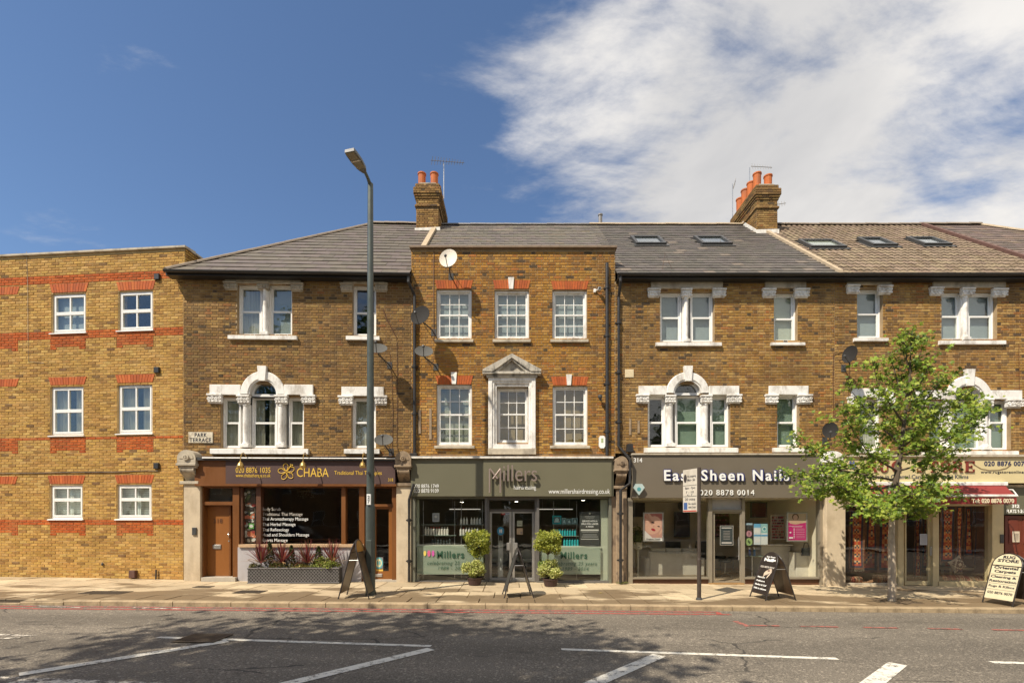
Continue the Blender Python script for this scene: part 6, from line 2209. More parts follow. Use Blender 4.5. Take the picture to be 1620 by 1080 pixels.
def a_board(label, pos, yaw, w_, h, spread, front, back_m, texts, pic=None, arch=.28, legs=.12, name='sandwich_board', split=.70, head_m=None):
    t = thing(name, label, 'sandwich board', pos, yaw)
    tilt = math.atan2(spread / 2, h)
    for side in (-1, 1):
        def T(x, y, z):   # panel local: x across, z up the panel, y out of it (negative = outer face)
            c, s = math.cos(tilt), math.sin(tilt)
            yy = -spread / 2 + z * s + y * c
            zz = z * c - y * s
            if side == 1: return (-x, -yy, zz)
            return (x, yy, zz)
        L = h / math.cos(tilt)
        k = 12
        zs_ = L - arch
        arcp = [(w_ / 2 * math.cos(math.pi * i / k), zs_ + arch * math.sin(math.pi * i / k)) for i in range(k + 1)]
        fr = MB()
        fr.tube([T(-w_ / 2, 0, 0.0), T(-w_ / 2, 0, zs_)], .014, 6); fr.tube([T(w_ / 2, 0, 0), T(w_ / 2, 0, zs_)], .014, 6)
        fr.tube([T(x, 0, z) for x, z in arcp], .014, 6)
        fr.tube([T(-w_ / 2, 0, zs_), T(w_ / 2, 0, zs_)], .012, 6)
        fm = front if side == -1 else back_m
        fr.build('rail', M_boardrail, t)
        mb = MB()
        mb.box(-w_ / 2 + .014, w_ / 2 - .014, -.006, .006, legs, zs_ - .012, T=T)
        pn = mb.build('panel', fm, t)
        mb = MB()
        A = [(x * .95, zs_ + .012 + (z - zs_) * .93) for x, z in arcp]
        a_ = mb.add([T(x, -.006, z) for x, z in A] + [T(x, .006, z) for x, z in A])
        n = len(A)
        mb.face(tuple(a_ + i for i in range(n))[::-1]); mb.face(tuple(a_ + n + i for i in range(n)))
        for i in range(n):
            j = (i + 1) % n
            mb.face((a_ + i, a_ + j, a_ + n + j, a_ + n + i))
        mb.build('arched_head', (head_m if side == 1 and head_m else fm), t)
        for (s_, u0, v0, u1, v1, m_, bd) in (texts if side == -1 else []):
            me = text_mesh(s_, bd, .5, 0, 1.0)
            nn = len(me.vertices); co = np.zeros(nn * 3, dtype=np.float32); me.vertices.foreach_get('co', co); co = co.reshape(-1, 3)
            mn, mx = co.min(0), co.max(0)
            for i in range(nn):
                u = (co[i, 0] - mn[0]) / (mx[0] - mn[0]); v = (co[i, 1] - mn[1]) / (mx[1] - mn[1]); d = (co[i, 2] - mn[2]) / max(1e-6, mx[2] - mn[2])
                co[i] = T(-w_ / 2 + (u0 + (u1 - u0) * u) * w_, -.0055 - .002 * d, (v0 + (v1 - v0) * v) * L)
            me.vertices.foreach_set('co', co.ravel()); me.materials.clear(); me.materials.append(m_); me.update()
            inst('lettering', me, t)
        if pic and side == -1:
            mb = MB()
            for s in pic:
                if s[0] == 'r':
                    _, u0, v0, u1, v1, c = s
                    P = [(u0, v0), (u1, v0), (u1, v1), (u0, v1)]
                elif s[0] == 'e':
                    _, cu, cv, ru, rv, an, c = s
                    P = [(cu + ru * math.cos(a) * math.cos(an) - rv * math.sin(a) * math.sin(an), cv + ru * math.cos(a) * math.sin(an) * .5 + rv * math.sin(a) * math.cos(an)) for a in [q * math.pi / 6 for q in range(12)]]
                a_ = mb.add([T(-w_ / 2 + u * w_, -.0075 - .0004 * pic.index(s), v * L) for u, v in P]); mb.face(tuple(range(a_, a_ + len(P))), 0, c)
            mb.build('print', M_print, t)
    mb = MB()
    for s in (-1, 1): mb.tube([(s * w_ * .5, -spread * .17, h * .66), (s * w_ * .5, spread * .17, h * .66)], .007, 5)
    mb.build('stay', M_alu, t)
    return t


M_creamb = mat('cream_board', (.70, .62, .42), .55, .05, 5)
p0 = pave_pt(1582, 957)
a_board('cream sandwich board reading RUG STORE by the flats door', (p0.x + .32, p0.y + .10, zg(p0.x)), rad(-86), .60, 1.10, .62, M_creamb, M_dkboard,
        [('RUG', .32, .895, .72, .955, M_btext, .045), ('STORE', .16, .825, .86, .885, M_btext, .045), ('Oriental', .10, .69, .90, .745, M_btext, .04), ('Carpets', .14, .60, .86, .67, M_btext, .04),
         ('Cleaning &', .06, .50, .92, .56, M_btext, .035), ('Restoration', .05, .43, .95, .48, M_btext, .035), ('Rugs & Kilims', .07, .32, .93, .375, M_btext, .03), ('020 8876 0070', .08, .20, .92, .25, M_btext, .03)],
        pic=[('r', .04, .575, .96, .582, (.1, .08, .07)), ('r', .04, .40, .96, .405, (.1, .08, .07)), ('r', .04, .285, .96, .29, (.1, .08, .07))], head_m=M_dkboard)
p1 = pave_pt(1214, 945)
a_board('black sandwich board with white lettering and a hand picture outside the nail bar', (p1.x + .06, p1.y - .10, zg(p1.x)), rad(-84), .58, 1.05, .72, M_dkboard, mat('dark_brown_panel', (.075, .045, .025), .4, .3, 4),
        [('East Sheen', .28, .885, .80, .915, M_wtext, .03), ('Nails', .18, .80, .88, .87, M_wtext, .06), ('020 8878 0014', .08, .66, .92, .70, M_dtext, .03), ('Manicure', .10, .44, .55, .475, M_wtext, .03), ('Pedicure', .10, .36, .62, .395, M_wtext, .03), ('Shellac & Gel', .08, .28, .78, .315, M_wtext, .03), ('Walk in welcome', .06, .20, .85, .235, M_wtext, .03)],
        pic=[('e', .62, .58, .24, .055, .5, (.62, .50, .38)), ('e', .75, .53, .2, .025, 1.0, (.66, .54, .42)), ('e', .5, .52, .2, .02, .9, (.6, .48, .36)), ('e', .66, .61, .08, .02, 0, (.2, .12, .1))])
p2 = pave_pt(566, 945)
a_board('brown sandwich board with an orange arched head standing beside the street lamp', (p2.x - .04, p2.y + .12, zg(p2.x)), rad(-88), .62, 1.27, .66, mat('brown_menu_panel', (.12, .075, .04), .35, .5, 5), mat('brown_menu_panel'), [], pic=[('r', .1, .15, .9, .6, (.10, .055, .035)), ('r', .1, .62, .9, .72, (.15, .08, .03))], head_m=mat('orange_head', (.42, .20, .03), .5, .1))
p3 = pave_pt(819, 944)
a_board('slim black sandwich board seen edge on outside the hair salon door', (p3.x, p3.y + .14, zg(p3.x)), rad(-85), .58, 1.10, .66, M_dkgrey, M_dkgrey, [], arch=.2)
# ---- litter
p = road_pt(1268, 965.5)
mb = MB()
pts = [(-.14, -.04, .005), (-.03, -.07, .03), (.13, -.03, .004), (.16, .05, .02), (.02, .07, .075), (-.12, .05, .02)]
o = mb.add(pts + [(0, 0, .05)])
for i in range(6): mb.face((o + i, o + (i + 1) % 6, o + 6))
mb.build('crumpled_paper', M_white, None, loc=(p.x, p.y, zr(p.x) + .002), label='scrap of white paper lying in the gutter near the nail bar board', cat='litter')
for x, y, lb in ((703, 957, 'small yellow leaf lying in the red-lined gutter by the salon'), (950, 938, 'yellowed leaf lying on the damp slabs right of the salon shrubs')):
    p = pave_pt(x, y) if y < 950 else road_pt(x, y)
    mb = MB(); o = mb.add([(-.06, 0, .004), (0, -.03, .015), (.07, 0, .006), (0, .03, .012)]); mb.face((o, o + 1, o + 2, o + 3))
    mb.build('fallen_leaf', mat('yellow_leaf', (.55, .42, .10), .7), None, loc=(p.x, p.y, (zg(p.x) if y < 950 else zr(p.x)) + .004), label=lb, cat='leaf')

# ---- satellite dishes
M_dishd = mat('dark_mesh_dish', (.03, .028, .026), .8, .1, spec=.15)
M_dishg = mat('grey_dish', (.10, .098, .09), .8, .1, spec=.15)
M_dishw = mat('cream_dish', (.62, .56, .46), .6, .08)


def dish(Bd, px, r_px, label, face, m, arm_to=None, off=.55, oval=1.12):
    """px: centre of the bowl in the photo; face: unit-ish vector the bowl looks along, in the building's frame"""
    s, z = Bd.L(px[0], px[1], off)
    r = r_px / F * (13.5 - off)
    wp = Bd.W(s, 0, z)
    t = thing('satellite_dish', label, 'satellite dish', wp, Bd.rz, 'satellite dishes on the terrace walls')
    f = Vector(face).normalized()
    c = Vector((0, -off, 0))
    up = Vector((0, 0, 1)); a = f.cross(up).normalized(); b = a.cross(f).normalized()
    mb = MB()
    n, k = 18, 4
    rings = []
    for side in (0, 1):
        for i in range(k + 1):
            q = max(i / k, .02)
            rings.append(mb.add([c + a * (r * q * math.cos(j * 2 * math.pi / n)) + b * (r * oval * q * math.sin(j * 2 * math.pi / n)) + f * (.22 * r * (q * q - 1) - .008 * side) for j in range(n)]))
    for i in range(2 * k + 1):
        if i == k: continue
        for j in range(n):
            jj = (j + 1) % n
            qd = (rings[i] + j, rings[i + 1] + j, rings[i + 1] + jj, rings[i] + jj)
            mb.face(qd)
    for j in range(n):
        jj = (j + 1) % n
        mb.face((rings[k] + j, rings[k] + jj, rings[2 * k + 1] + jj, rings[2 * k + 1] + j))
    mb.build('bowl', m, t)
    mb = MB()
    foc = c + f * (r * .95) - b * (r * .55)
    mb.tube([c - b * r * oval * .98, foc], .011, 6)
    mb.ball(foc, .04, .035, .045, 8)
    mb.build('receiver_arm', M_dkgrey, t)
    mb = MB()
    back = c - f * (.22 * r + .02)
    w0 = Vector((back.x + (arm_to or 0.0), -.01, back.z - .22))
    mb.tube([back, back + Vector((0, .08, -.08)), w0 + Vector((0, -.25, -.02)), w0], .018, 8)
    mb.tube([back, Vector((back.x, -.01, back.z - .02))], .009, 6)
    mb.cbox(w0.x - .07, w0.x + .07, -.02, 0.0, w0.z - .1, w0.z + .1, .005)
    mb.build('wall_bracket', M_dkgrey, t)
    return t


dish(C1, (709, 408), 14.5, 'large cream satellite dish high on the wall below the parapet coping', (-.15, -1, .25), M_dishw, -.0, .55, 1.15)
dish(C1, (664.5, 498), 16.0, 'large dark satellite dish beside the top left window of the parapet house', (-.25, -1, .35), M_dishd, .25, .60, 1.1)
dish(C1, (670.5, 555), 14.5, 'grey satellite dish on the parapet house wall between its two floors', (.15, -1, .75), M_dishg, .25, .55, .95)
dish(B1, (597, 550.5), 15.5, 'satellite dish partly hidden behind the upper part of the street lamp', (.1, -1, .9), M_dishg, .2, .60, .92)
dish(B1, (607, 695), 14.5, 'lowest grey satellite dish right of the street lamp just above the massage shop sign', (.1, -1, .9), M_dishg, .1, .50, .95)
dish(E1, (1344, 560), 12.0, 'small dark satellite dish turned sideways under the top right single window', (-1, -.45, .15), M_dishd, .12, .50, 1.15)
dish(E1, (1313.5, 680), 11.0, 'small dark satellite dish among the leaves left of the street tree crown', (-.6, -1, .1), M_dishd, .1, .45, 1.15)

# ---- cables down the walls
def wall_wire(Bd, pts, r=.006, off=.02, m=None):
    mb = MB(); mb.tube([(s, -off, z) for s, z in (Bd.L(x, y, off) for x, y in pts)], r, 5); return mb.build('wire', m or M_dkwood, Bd.root)
wall_wire(B1, [(617, 560), (620, 600), (622, 650), (621, 700), (620, 720)]); wall_wire(B1, [(628, 540), (629, 610), (628, 700), (630, 718)])
wall_wire(B1, [(606, 490), (612, 505), (628, 535)], .012)
wall_wire(C1, [(686.5, 396), (686, 470), (687, 540)], .008); wall_wire(E1, [(1319, 560), (1318, 600), (1320, 700)], .008); wall_wire(E1, [(1344, 575), (1342, 640), (1343, 700)], .006)
wall_wire(E1, [(1318, 562), (1335, 556)], .006)
wall_wire(D1, [(985, 606), (1020, 606), (1062, 606)], .006)
wall_wire(D1, [(1065, 430), (1052, 400), (1046, 440)], .005)
wall_wire(E1, [(1612, 545), (1613, 640)], .006)
wall_wire(B1, [(312, 722), (360, 722.5), (500, 722), (620, 721)], .012)
wall_wire(B1, [(299, 716), (306, 722), (312, 724)], .01)
wall_wire(C1, [(652, 722), (700, 719.5), (760, 721), (850, 719), (960, 720)], .010, .05, M_dkgrey)

# ---- swan-neck lamps over the massage shop sign
M_brass = mat('brass', (.50, .32, .10), .3, .1, metal=.8)
for i, (x, lb) in enumerate(((388.5, 'leftmost brass swan neck lamp over the massage shop phone number'), (485.5, 'middle brass swan neck lamp over the letters of the massage shop name'), (578, 'brass swan neck lamp just left of the street lamp column'))):
    s, z = B1.L(x, 722, .35)
    t = thing('sign_lamp', lb, 'wall lamp', B1.W(s, 0, z), B1.rz, 'swan neck lamps over the massage shop sign')
    mb = MB()
    mb.tube([(0, -.02, -.05), (0, -.30, .0), (.0, -.40, .06), (0, -.47, .09), (0, -.55, .05), (0, -.60, -.05), (.0, -.61, -.18)], .012, 8)
    mb.lathe([(.035, 0), (.035, -.02)], (0, 0, -.05), 10, axis='y'); mb.build('swan_neck', M_brass, t)
    mb = MB(); mb.lathe([(.02, .02), (.035, 0), (.06, -.03), (.085, -.09), (.088, -.13), (.075, -.15)], (0, -.61, -.18), 14); mb.build('lamp_shade', M_brass, t)

# ---- alarm boxes and other small wall fittings
def small(Bd, name, px, y0, shape, m, label, cat):
    r = Bd.R(*px, -y0)
    cx, cz = (r[0] + r[2]) / 2, (r[1] + r[3]) / 2
    t_ = Bd.W(cx, 0, cz)
    mb = MB(); w_, h = (r[2] - r[0]) / 2, (r[3] - r[1]) / 2
    mb.prism([(x * w_, z * h) for x, z in shape], y0, 0.0)
    o = mb.build(name, m, None, loc=t_, label=label, cat=cat); o.rotation_euler = (0, 0, Bd.rz)
    return o
octg = [(-.6, -1), (.6, -1), (1, -.7), (1, .7), (.6, 1), (-.6, 1), (-1, .7), (-1, -.7)]
ab = small(C1, 'alarm_box', (948, 689, 957.5, 708.5), -.08, octg, M_wtext, 'tall cream alarm box on the orange brick above the right end of the salon sign', 'alarm')
mb = MB(); mb.box(-.03, .03, -.083, -.08, -.02, .10); mb.build('badge', mat('badge_yellow', (.35, .42, .2), .5), ab)
ab = small(D1, 'alarm_box', (1002, 765, 1020, 783), -.36, [(-.55, 1), (.55, 1), (1, .35), (.0, -1), (-1, .35)], mat('pale_blue_plastic', (.42, .52, .50), .4), 'pale blue six sided alarm box on the grey nail bar sign', 'alarm')
mb = MB(); mb.lathe([(.055, 0), (.055, -.003)], (0, -.361, .01), 12, axis='y'); mb.build('emblem', mat('teal_mark', (.08, .28, .30), .4), ab)
t = thing('security_camera', 'small white security camera right of the top right window of the parapet house', 'camera', C1.W(C1.L(945, 458, .1)[0], 0, C1.L(945, 458, .1)[1]))
mb = MB(); mb.cbox(-.09, -.02, -.05, 0, -.05, .05, .01); mb.tube([(-.03, -.04, 0), (.03, -.12, 0)], .015, 6); mb.build('mount', M_white, t)
mb = MB(); mb.lathe([(.045, .02), (.05, 0), (.05, -.09), (.04, -.10)], (.05, -.10, -.01), 12, axis='y'); mb.build('housing', M_alu, t)
mb = MB(); mb.lathe([(.03, 0), (.03, -.01)], (.05, -.20, -.01), 10, axis='y'); mb.build('lens', M_black, t)
t = thing('wall_lamp', 'small dark spherical flood lamp beside the right drainpipe of the parapet house', 'wall lamp', C1.W(C1.L(949, 628, .1)[0], 0, C1.L(949, 628, .1)[1]))
mb = MB(); mb.ball((0, -.14, 0), .065, .06, .065, 10); mb.build('lamp_shade', M_dkgrey, t)
mb = MB(); mb.tube([(0, -.10, 0), (.03, -.02, -.04), (.03, 0, -.04)], .015, 6); mb.lathe([(.04, 0), (.04, -.02)], (.03, 0, -.04), 8, axis='y'); mb.build('bracket', M_dkgrey, t)
t = thing('flood_light', 'black flood light above the left end of the nail bar sign', 'wall lamp', D1.W(D1.L(996, 709, .15)[0], 0, D1.L(996, 709, .15)[1]))
mb = MB(); mb.prism([(-.10, -.10), (.10, -.10), (.07, .12), (-.07, .12)], -.22, -.08); mb.build('housing', M_black, t)
mb = MB(); mb.tube([(0, -.1, 0), (0, 0, 0)], .02, 6); mb.build('bracket', M_black, t)

# ---- aerials
M_aer = mat('aerial_grey', (.20, .19, .18), .5)
def aerial(name, label, base, mast_h, boom, n, el, tilt=0.0, mast=True):
    t = thing(name, label, 'aerial', base)
    if mast:
        mb = MB(); mb.tube([(0, 0, 0), (0, 0, mast_h)], .018, 6); mb.build('mast', M_alu, t)
    b0, b1 = Vector(boom[0]) + Vector((0, 0, mast_h - .05)), Vector(boom[1]) + Vector((0, 0, mast_h - .05))
    mb = MB(); mb.tube([b0, b1], .011, 5); mb.build('boom', M_aer, t)
    d = (b1 - b0).normalized()
    e = Vector(el).normalized()
    mb = MB()
    for i in range(n):
        p = b0.lerp(b1, (i + .5) / n)
        L = .07 + .07 * (1 - i / n)
        mb.tube([p - e * L, p + e * L], .008, 4, cap=False)
    mb.build('element_rods', M_aer, t)
    return t
q = lambda x, y, d: Vector(((x - PX) / F * d, d, CAMZ + (PY - y) / F * d))
b = q(702, 300, 18.6)
aerial('tv_aerial', 'television aerial on a thin mast beside the left chimney', b + Vector((0, 0, -.35)), 1.35, ((-.45, -.3, -.05), (.75, .35, .33)), 12, (.25, -.5, .8))
b = q(1159, 345, 19.2)
aerial('tv_aerial', 'upright television aerial left of the tall right chimney', b + Vector((0, 0, -.5)), 1.85, ((.0, -.25, .0), (.12, .25, .0)), 5, (.15, 0, 1))
b = q(1186, 290, 18.4)
aerial('tv_aerial', 'dark television aerial rising behind the orange pots of the right chimney', b + Vector((0, 0, -.6)), 1.2, ((0.0, -.1, .02), (.9, .1, .12)), 8, (0, .3, 1))
b = q(1231, 324, 17.6)
aerial('tv_aerial', 'short television aerial sticking out of the right side of the right chimney', b, 0.05, ((-.12, 0, .0), (.28, .0, .06)), 4, (0, .2, 1), mast=False)

# ================================================================== PLANTS
def leaf_mat(name, c, transl=.35, var=.25, rough=.5):
    return mat(name, c, rough, var, 1.2, attr=True, transl=transl, spec=.3)
M_leaf = leaf_mat('green_leaf', (1, 1, 1))


def leaves(name, C, size, pal, m, parent, shape='kite', up=.3, seed=1, nrm=None):
    """leaf-sized faces at the centres C, every one turned its own way"""
    g = np.random.default_rng(seed)
    n = len(C)
    d = g.normal(size=(n, 3)); d[:, 2] = d[:, 2] * .6 + up
    if nrm is not None: d = d + nrm
    d /= np.linalg.norm(d, axis=1)[:, None]
    a = np.cross(d, g.normal(size=(n, 3))); a /= np.linalg.norm(a, axis=1)[:, None]
    b = np.cross(d, a)
    s = size * g.uniform(.65, 1.3, n)[:, None]
    cols = np.array(pal)[g.integers(0, len(pal), n)] * g.uniform(.8, 1.25, n)[:, None]
    if shape == 'kite':
        V = np.stack([C - a * s * .5, C - b * s * .26 + a * s * .05, C + a * s * .5, C + b * s * .26 + a * s * .05], 1)
        tn = cols
    else:
        # maple-like: three pointed lobes
        tri = []
        for an, L in ((0.0, .62), (1.15, .50), (-1.15, .50), (2.3, .3), (-2.3, .3)):
            u = a * math.cos(an) + b * math.sin(an)
            v = -a * math.sin(an) + b * math.cos(an)
            fold = d * s * (.10 if an else 0)
            tri.append(np.stack([C, C + u * s * L * .45 - v * s * .15, C + u * s * L - fold, C + u * s * L * .45 + v * s * .15], 1))
        V = np.stack(tri, 1).reshape(-1, 4, 3)
        tn = np.repeat(cols, 5, axis=0)
    me = np_mesh(name, V.reshape(-1, 3), 4, m, tn)
    return inst(name, me, parent)


# ---- the street tree
p = pave_pt(1411, 950)
tr = thing('street_tree', 'young broadleaf tree with a fresh green crown in front of the rug store', 'tree', (p.x, p.y, zg(p.x)))
M_bark = mat('pale_bark', (.46, .38, .28), .9, .25, 6, bump=.006, bscale=30, stretch=(1, 1, .35), dirt=(.12, .09, .06), dirt_amt=.5, dirt_scale=8)
M_bark2 = mat('dark_bark', (.10, .075, .05), .9, .25, 8)
g = random.Random(5)
sc_ = p.y / F
def tp(x, y, dy=0.0):   # point in the tree's plane, from the picture, with a chosen depth
    d = p.y + dy
    return Vector(((x - PX) / F * d - p.x, dy, CAMZ + (PY - y) / F * d - zg(p.x)))
trunk = [Vector((0, 0, -.02)), tp(1411, 900), tp(1410, 850), tp(1412, 810), tp(1416, 770), tp(1424, 720), tp(1430, 670), tp(1437, 620), tp(1440, 580), tp(1441, 545)]
trunk = [Vector((v.x, 0.0, v.z)) for v in trunk]
mb = MB(); mb.tube(trunk[:5], [.085, .072, .066, .062, .054], 12); mb.build('trunk', M_bark, tr)
mb = MB(); mb.tube(trunk[4:], [.062, .05, .038, .026, .018, .01], 8)
tips = []
br = [((1412, 800), (1300, 745), -.5), ((1413, 795), (1345, 700), .8), ((1416, 770), (1262, 742), -.2), ((1418, 760), (1250, 690), .6), ((1414, 790), (1500, 735), .6), ((1420, 745), (1510, 700), -.8),
      ((1424, 720), (1545, 660), .2), ((1424, 715), (1570, 640), -.3), ((1426, 700), (1340, 610), .2), ((1430, 670), (1380, 570), -.3), ((1434, 650), (1495, 590), .4), ((1437, 625), (1480, 565), -.3),
      ((1436, 630), (1405, 560), .4), ((1440, 590), (1462, 545), .2), ((1440, 590), (1428, 535), -.1), ((1414, 790), (1380, 800), -1.3), ((1414, 785), (1455, 800), 1.2), ((1416, 770), (1450, 780), -1.2),
      ((1420, 745), (1330, 650), -.9), ((1418, 765), (1290, 780), .5), ((1416, 775), (1490, 775), .3), ((1424, 710), (1400, 640), 1.2), ((1424, 710), (1470, 650), -1.1), ((1430, 680), (1530, 620), .9), ((1441, 550), (1443, 528), 0)]
for (a, b, dy) in br:
    A, B_ = tp(*a), tp(b[0], b[1], dy)
    A.y = 0
    M_ = A.lerp(B_, .5) + Vector((0, 0, -.12 * (A - B_).length))
    L = (A - B_).length
    pts = [A, A.lerp(M_, .6), M_, M_.lerp(B_, .5) + Vector((g.uniform(-.05, .05), g.uniform(-.05, .05), .02)), B_]
    mb.tube(pts, [.026, .020, .015, .010, .004], 6)
    n = max(3, int(L / .22))
    for i in range(n):
        u = .30 + .70 * (i + .5) / n
        q_ = pts[0].lerp(pts[2], u * 2) if u < .5 else pts[2].lerp(pts[4], (u - .5) * 2)
        for k in range(2):
            tw = q_ + Vector((g.gauss(0, .20), g.gauss(0, .24), g.gauss(0.03, .13)))
            mb.tube([q_, q_.lerp(tw, .5) + Vector((0, 0, .03)), tw], [.006, .005, .003], 4, cap=False)
            tips.append(tw); tips.append(q_.lerp(tw, .55))
for i in range(26):
    u = g.random()
    q_ = trunk[5].lerp(trunk[-1], u)
    tips.append(q_ + Vector((g.gauss(0, .16), g.gauss(0, .2), 0)))
mb.build('branches', M_bark2, tr)
T = np.array([tuple(v) for v in tips])
gn = np.random.default_rng(4)
idx = gn.integers(0, len(T), 8800)
C = T[idx] + gn.normal(size=(len(idx), 3)) * np.array([.088, .095, .06])
C = C[C[:, 2] > 1.55]
pal = [(.20, .29, .028), (.15, .235, .026), (.27, .35, .04), (.085, .145, .02), (.34, .39, .06)]
leaves('crown', C, .105, pal, M_leaf, tr, 'maple', up=.6, seed=3, nrm=np.array([-.5, -.7, .5]))
mb = MB(); mb.box(-.45, .45, -.35, .35, -.02, .004); tp_ = mb.build('tree_pit', mat('tree_pit_soil', (.13, .09, .05), .95, .3, 12, bump=.01), tr)

# ---- planter with cordylines, conifers and shrubs
pc = [B1.R(391, 899, 536, 921, .62)]
r = pc[0]
base = B1.W(0, 0, 0)
pl = thing('trellis_planter', 'long trough planter faced with dark diagonal trellis under the massage shop window', 'planter', B1.W((r[0] + r[2]) / 2, -.45, B1.zs(r[0])), B1.rz)
w_ = (r[2] - r[0]) / 2; hh = .40
mb = MB(); mb.box(-w_, w_, -.14, .14, 0, hh - .02); mb.build('trough', mat('planter_black', (.04, .038, .036), .7, .2), pl)
mb = MB()
n = int(2 * w_ / .085)
for k in range(n + 5):
    for sgn in (1, -1):
        x0 = -w_ + (k - 4) * .085 if sgn == 1 else -w_ + k * .085
        x1 = x0 + sgn * hh * .9
        pts = []
        for (xa, za) in ((x0, .01), (x1, hh)):
            pts.append([xa, za])
        # clip to the trough
        (xa, za), (xb, zb) = pts
        if max(xa, xb) < -w_ or min(xa, xb) > w_: continue
        def clip(x, z, x2, z2):
            if x < -w_: z = z + (z2 - z) * (-w_ - x) / (x2 - x); x = -w_
            if x > w_: z = z + (z2 - z) * (w_ - x) / (x2 - x); x = w_
            return x, z
        xa2, za2 = clip(xa, za, xb, zb); xb2, zb2 = clip(xb, zb, xa, za)
        y_ = -.150 if sgn == 1 else -.158
        dx = .010
        mb.prism([(xa2 - dx, za2), (xa2 + dx, za2), (xb2 + dx, zb2), (xb2 - dx, zb2)], y_, y_ + .007)
mb.build('trellis', mat('trellis_grey', (.16, .15, .145), .6, .2), pl, kind='stuff')
mb = MB(); mb.cbox(-w_ - .01, w_ + .01, -.165, -.15, hh - .02, hh + .012, .004); mb.cbox(-w_ - .01, w_ + .01, -.165, -.15, .0, .02, .004); mb.build('rim', mat('trellis_grey'), pl)
mb = MB(); mb.box(-w_ + .01, w_ - .01, -.13, .13, hh - .02, hh - .005); mb.build('soil', M_earth, pl)

M_cord = leaf_mat('cordyline_leaf', (1, 1, 1), .25)
def cordyline(pos, R_, seed, label):
    t = thing('cordyline', label, 'plant', pos, 0, 'red cordylines in the trellis planter')
    g = random.Random(seed)
    mb = MB()
    for k in range(90):
        az = g.uniform(0, 2 * math.pi); el = g.uniform(.15, 1.45)
        L = R_ * g.uniform(.7, 1.1)
        d = Vector((math.cos(az) * math.cos(el), math.sin(az) * math.cos(el) * .7, math.sin(el)))
        s = d.cross(Vector((0, 0, 1))).normalized() * .013
        droop = (1 - math.sin(el)) * .30 * L
        c = g.choice([(.20, .035, .04), (.26, .06, .06), (.15, .03, .035), (.34, .12, .09), (.16, .10, .05)]) if el > .45 else g.choice([(.40, .24, .12), (.22, .07, .06), (.30, .2, .1)])
        P = [Vector((0, 0, 0)), d * L * .4, d * L * .75 - Vector((0, 0, droop * .35)), d * L - Vector((0, 0, droop))]
        wd = [.8, 1.1, .8, .12]
        for i in range(3):
            mb.quad(P[i] - s * wd[i], P[i] + s * wd[i], P[i + 1] + s * wd[i + 1], P[i + 1] - s * wd[i + 1], 0, c)
    mb.build('blades', M_cord, t)
    mb = MB(); mb.tube([(0, 0, -.22), (0, 0, .03)], .02, 6); mb.build('stem', M_bark2, t)
def conifer(pos, h, r, seed, label):
    t = thing('dwarf_conifer', label, 'plant', pos, 0, 'dwarf conifers in the trellis planter')
    g = np.random.default_rng(seed)
    n = 900
    z = g.uniform(0, 1, n) ** .8
    a = g.uniform(0, 2 * math.pi, n); rr = r * (1 - z) ** .7 * g.uniform(.55, 1.1, n) + .012
    C = np.stack([rr * np.cos(a), rr * np.sin(a) * .8, z * h], 1)
    leaves('foliage', C, .05, [(.06, .09, .02), (.04, .065, .018), (.09, .12, .03)], M_leaf, t, up=1.2, seed=seed)
    mb = MB(); mb.tube([(0, 0, -.1), (0, 0, h * .7)], [.018, .006], 6); mb.build('stem', M_bark2, t)
def shrub(name, pos, R3, n, size, pal, seed, label, group=None, cat='plant', lift=0.0, stem=None):
    t = thing(name, label, cat, pos, 0, group)
    g = np.random.default_rng(seed)
    k = 26
    cc = g.normal(size=(k, 3)); cc /= np.linalg.norm(cc, axis=1)[:, None]
    cc *= (g.uniform(.45, .88, k) )[:, None]
    i = g.integers(0, k, n)
    off = g.normal(size=(n, 3)); off /= np.linalg.norm(off, axis=1)[:, None]
    off *= (.34 * g.uniform(.4, 1.15, n))[:, None]
    C = (cc[i] + off) * np.array(R3) + np.array([0, 0, lift])
    leaves('foliage', C, size, pal, M_leaf, t, up=.5, seed=seed, nrm=np.array([-.3, -.6, .2]))
    mb = MB()
    for q_ in cc: mb.tube([(0, 0, lift - R3[2] * .9), tuple(q_ * np.array(R3) * .9 + np.array([0, 0, lift]))], [.008, .003], 4, cap=False)
    mb.build('twigs', M_bark2, t)
    if stem:
        mb = MB(); mb.tube([(0, 0, stem[0]), (.01, 0, stem[1])], .014, 7); mb.build('stem', M_bark2, t)
    return t
def plpos(x, dz=hh, off=.45):
    s, _ = B1.L(x, 890, off)
    return B1.W(s, -off, B1.zs(s) + dz)
for i, (x, h_, lb) in enumerate(((413, .62, 'leftmost red leaved cordyline in the trellis planter'), (446.5, .55, 'second red cordyline from the left in the trellis planter'), (487, .60, 'third red cordyline between the two rightmost conifers of the planter'), (526, .60, 'rightmost red cordyline above the bright green shrub in the planter'))):
    cordyline(plpos(x, hh + .12), h_ * 1.12, 10 + i, lb)
for i, (x, h_, lb) in enumerate(((427, .66, 'tallest dark conifer between the two leftmost cordylines'), (461, .60, 'dark conifer right of the second cordyline in the planter'), (504, .58, 'rightmost small conifer near the bright green shrub'))):
    conifer(plpos(x, hh, .38), h_, .14, 30 + i, lb)
pos = plpos(515, hh + .08, .50)
shrub('leafy_shrub', pos, (.36, .16, .20), 1300, .05, [(.28, .32, .06), (.20, .26, .04), (.36, .38, .12)], 3, 'bright yellow green shrub spilling over the right end of the planter', lift=.05)
pos = plpos(470, hh + .05, .48)
shrub('leafy_shrub', pos, (.40, .12, .09), 700, .045, [(.25, .20, .04), (.16, .16, .04), (.32, .25, .06)], 4, 'low yellowish ground plant in the middle of the trellis planter')
pos = plpos(438, hh + .05, .50)
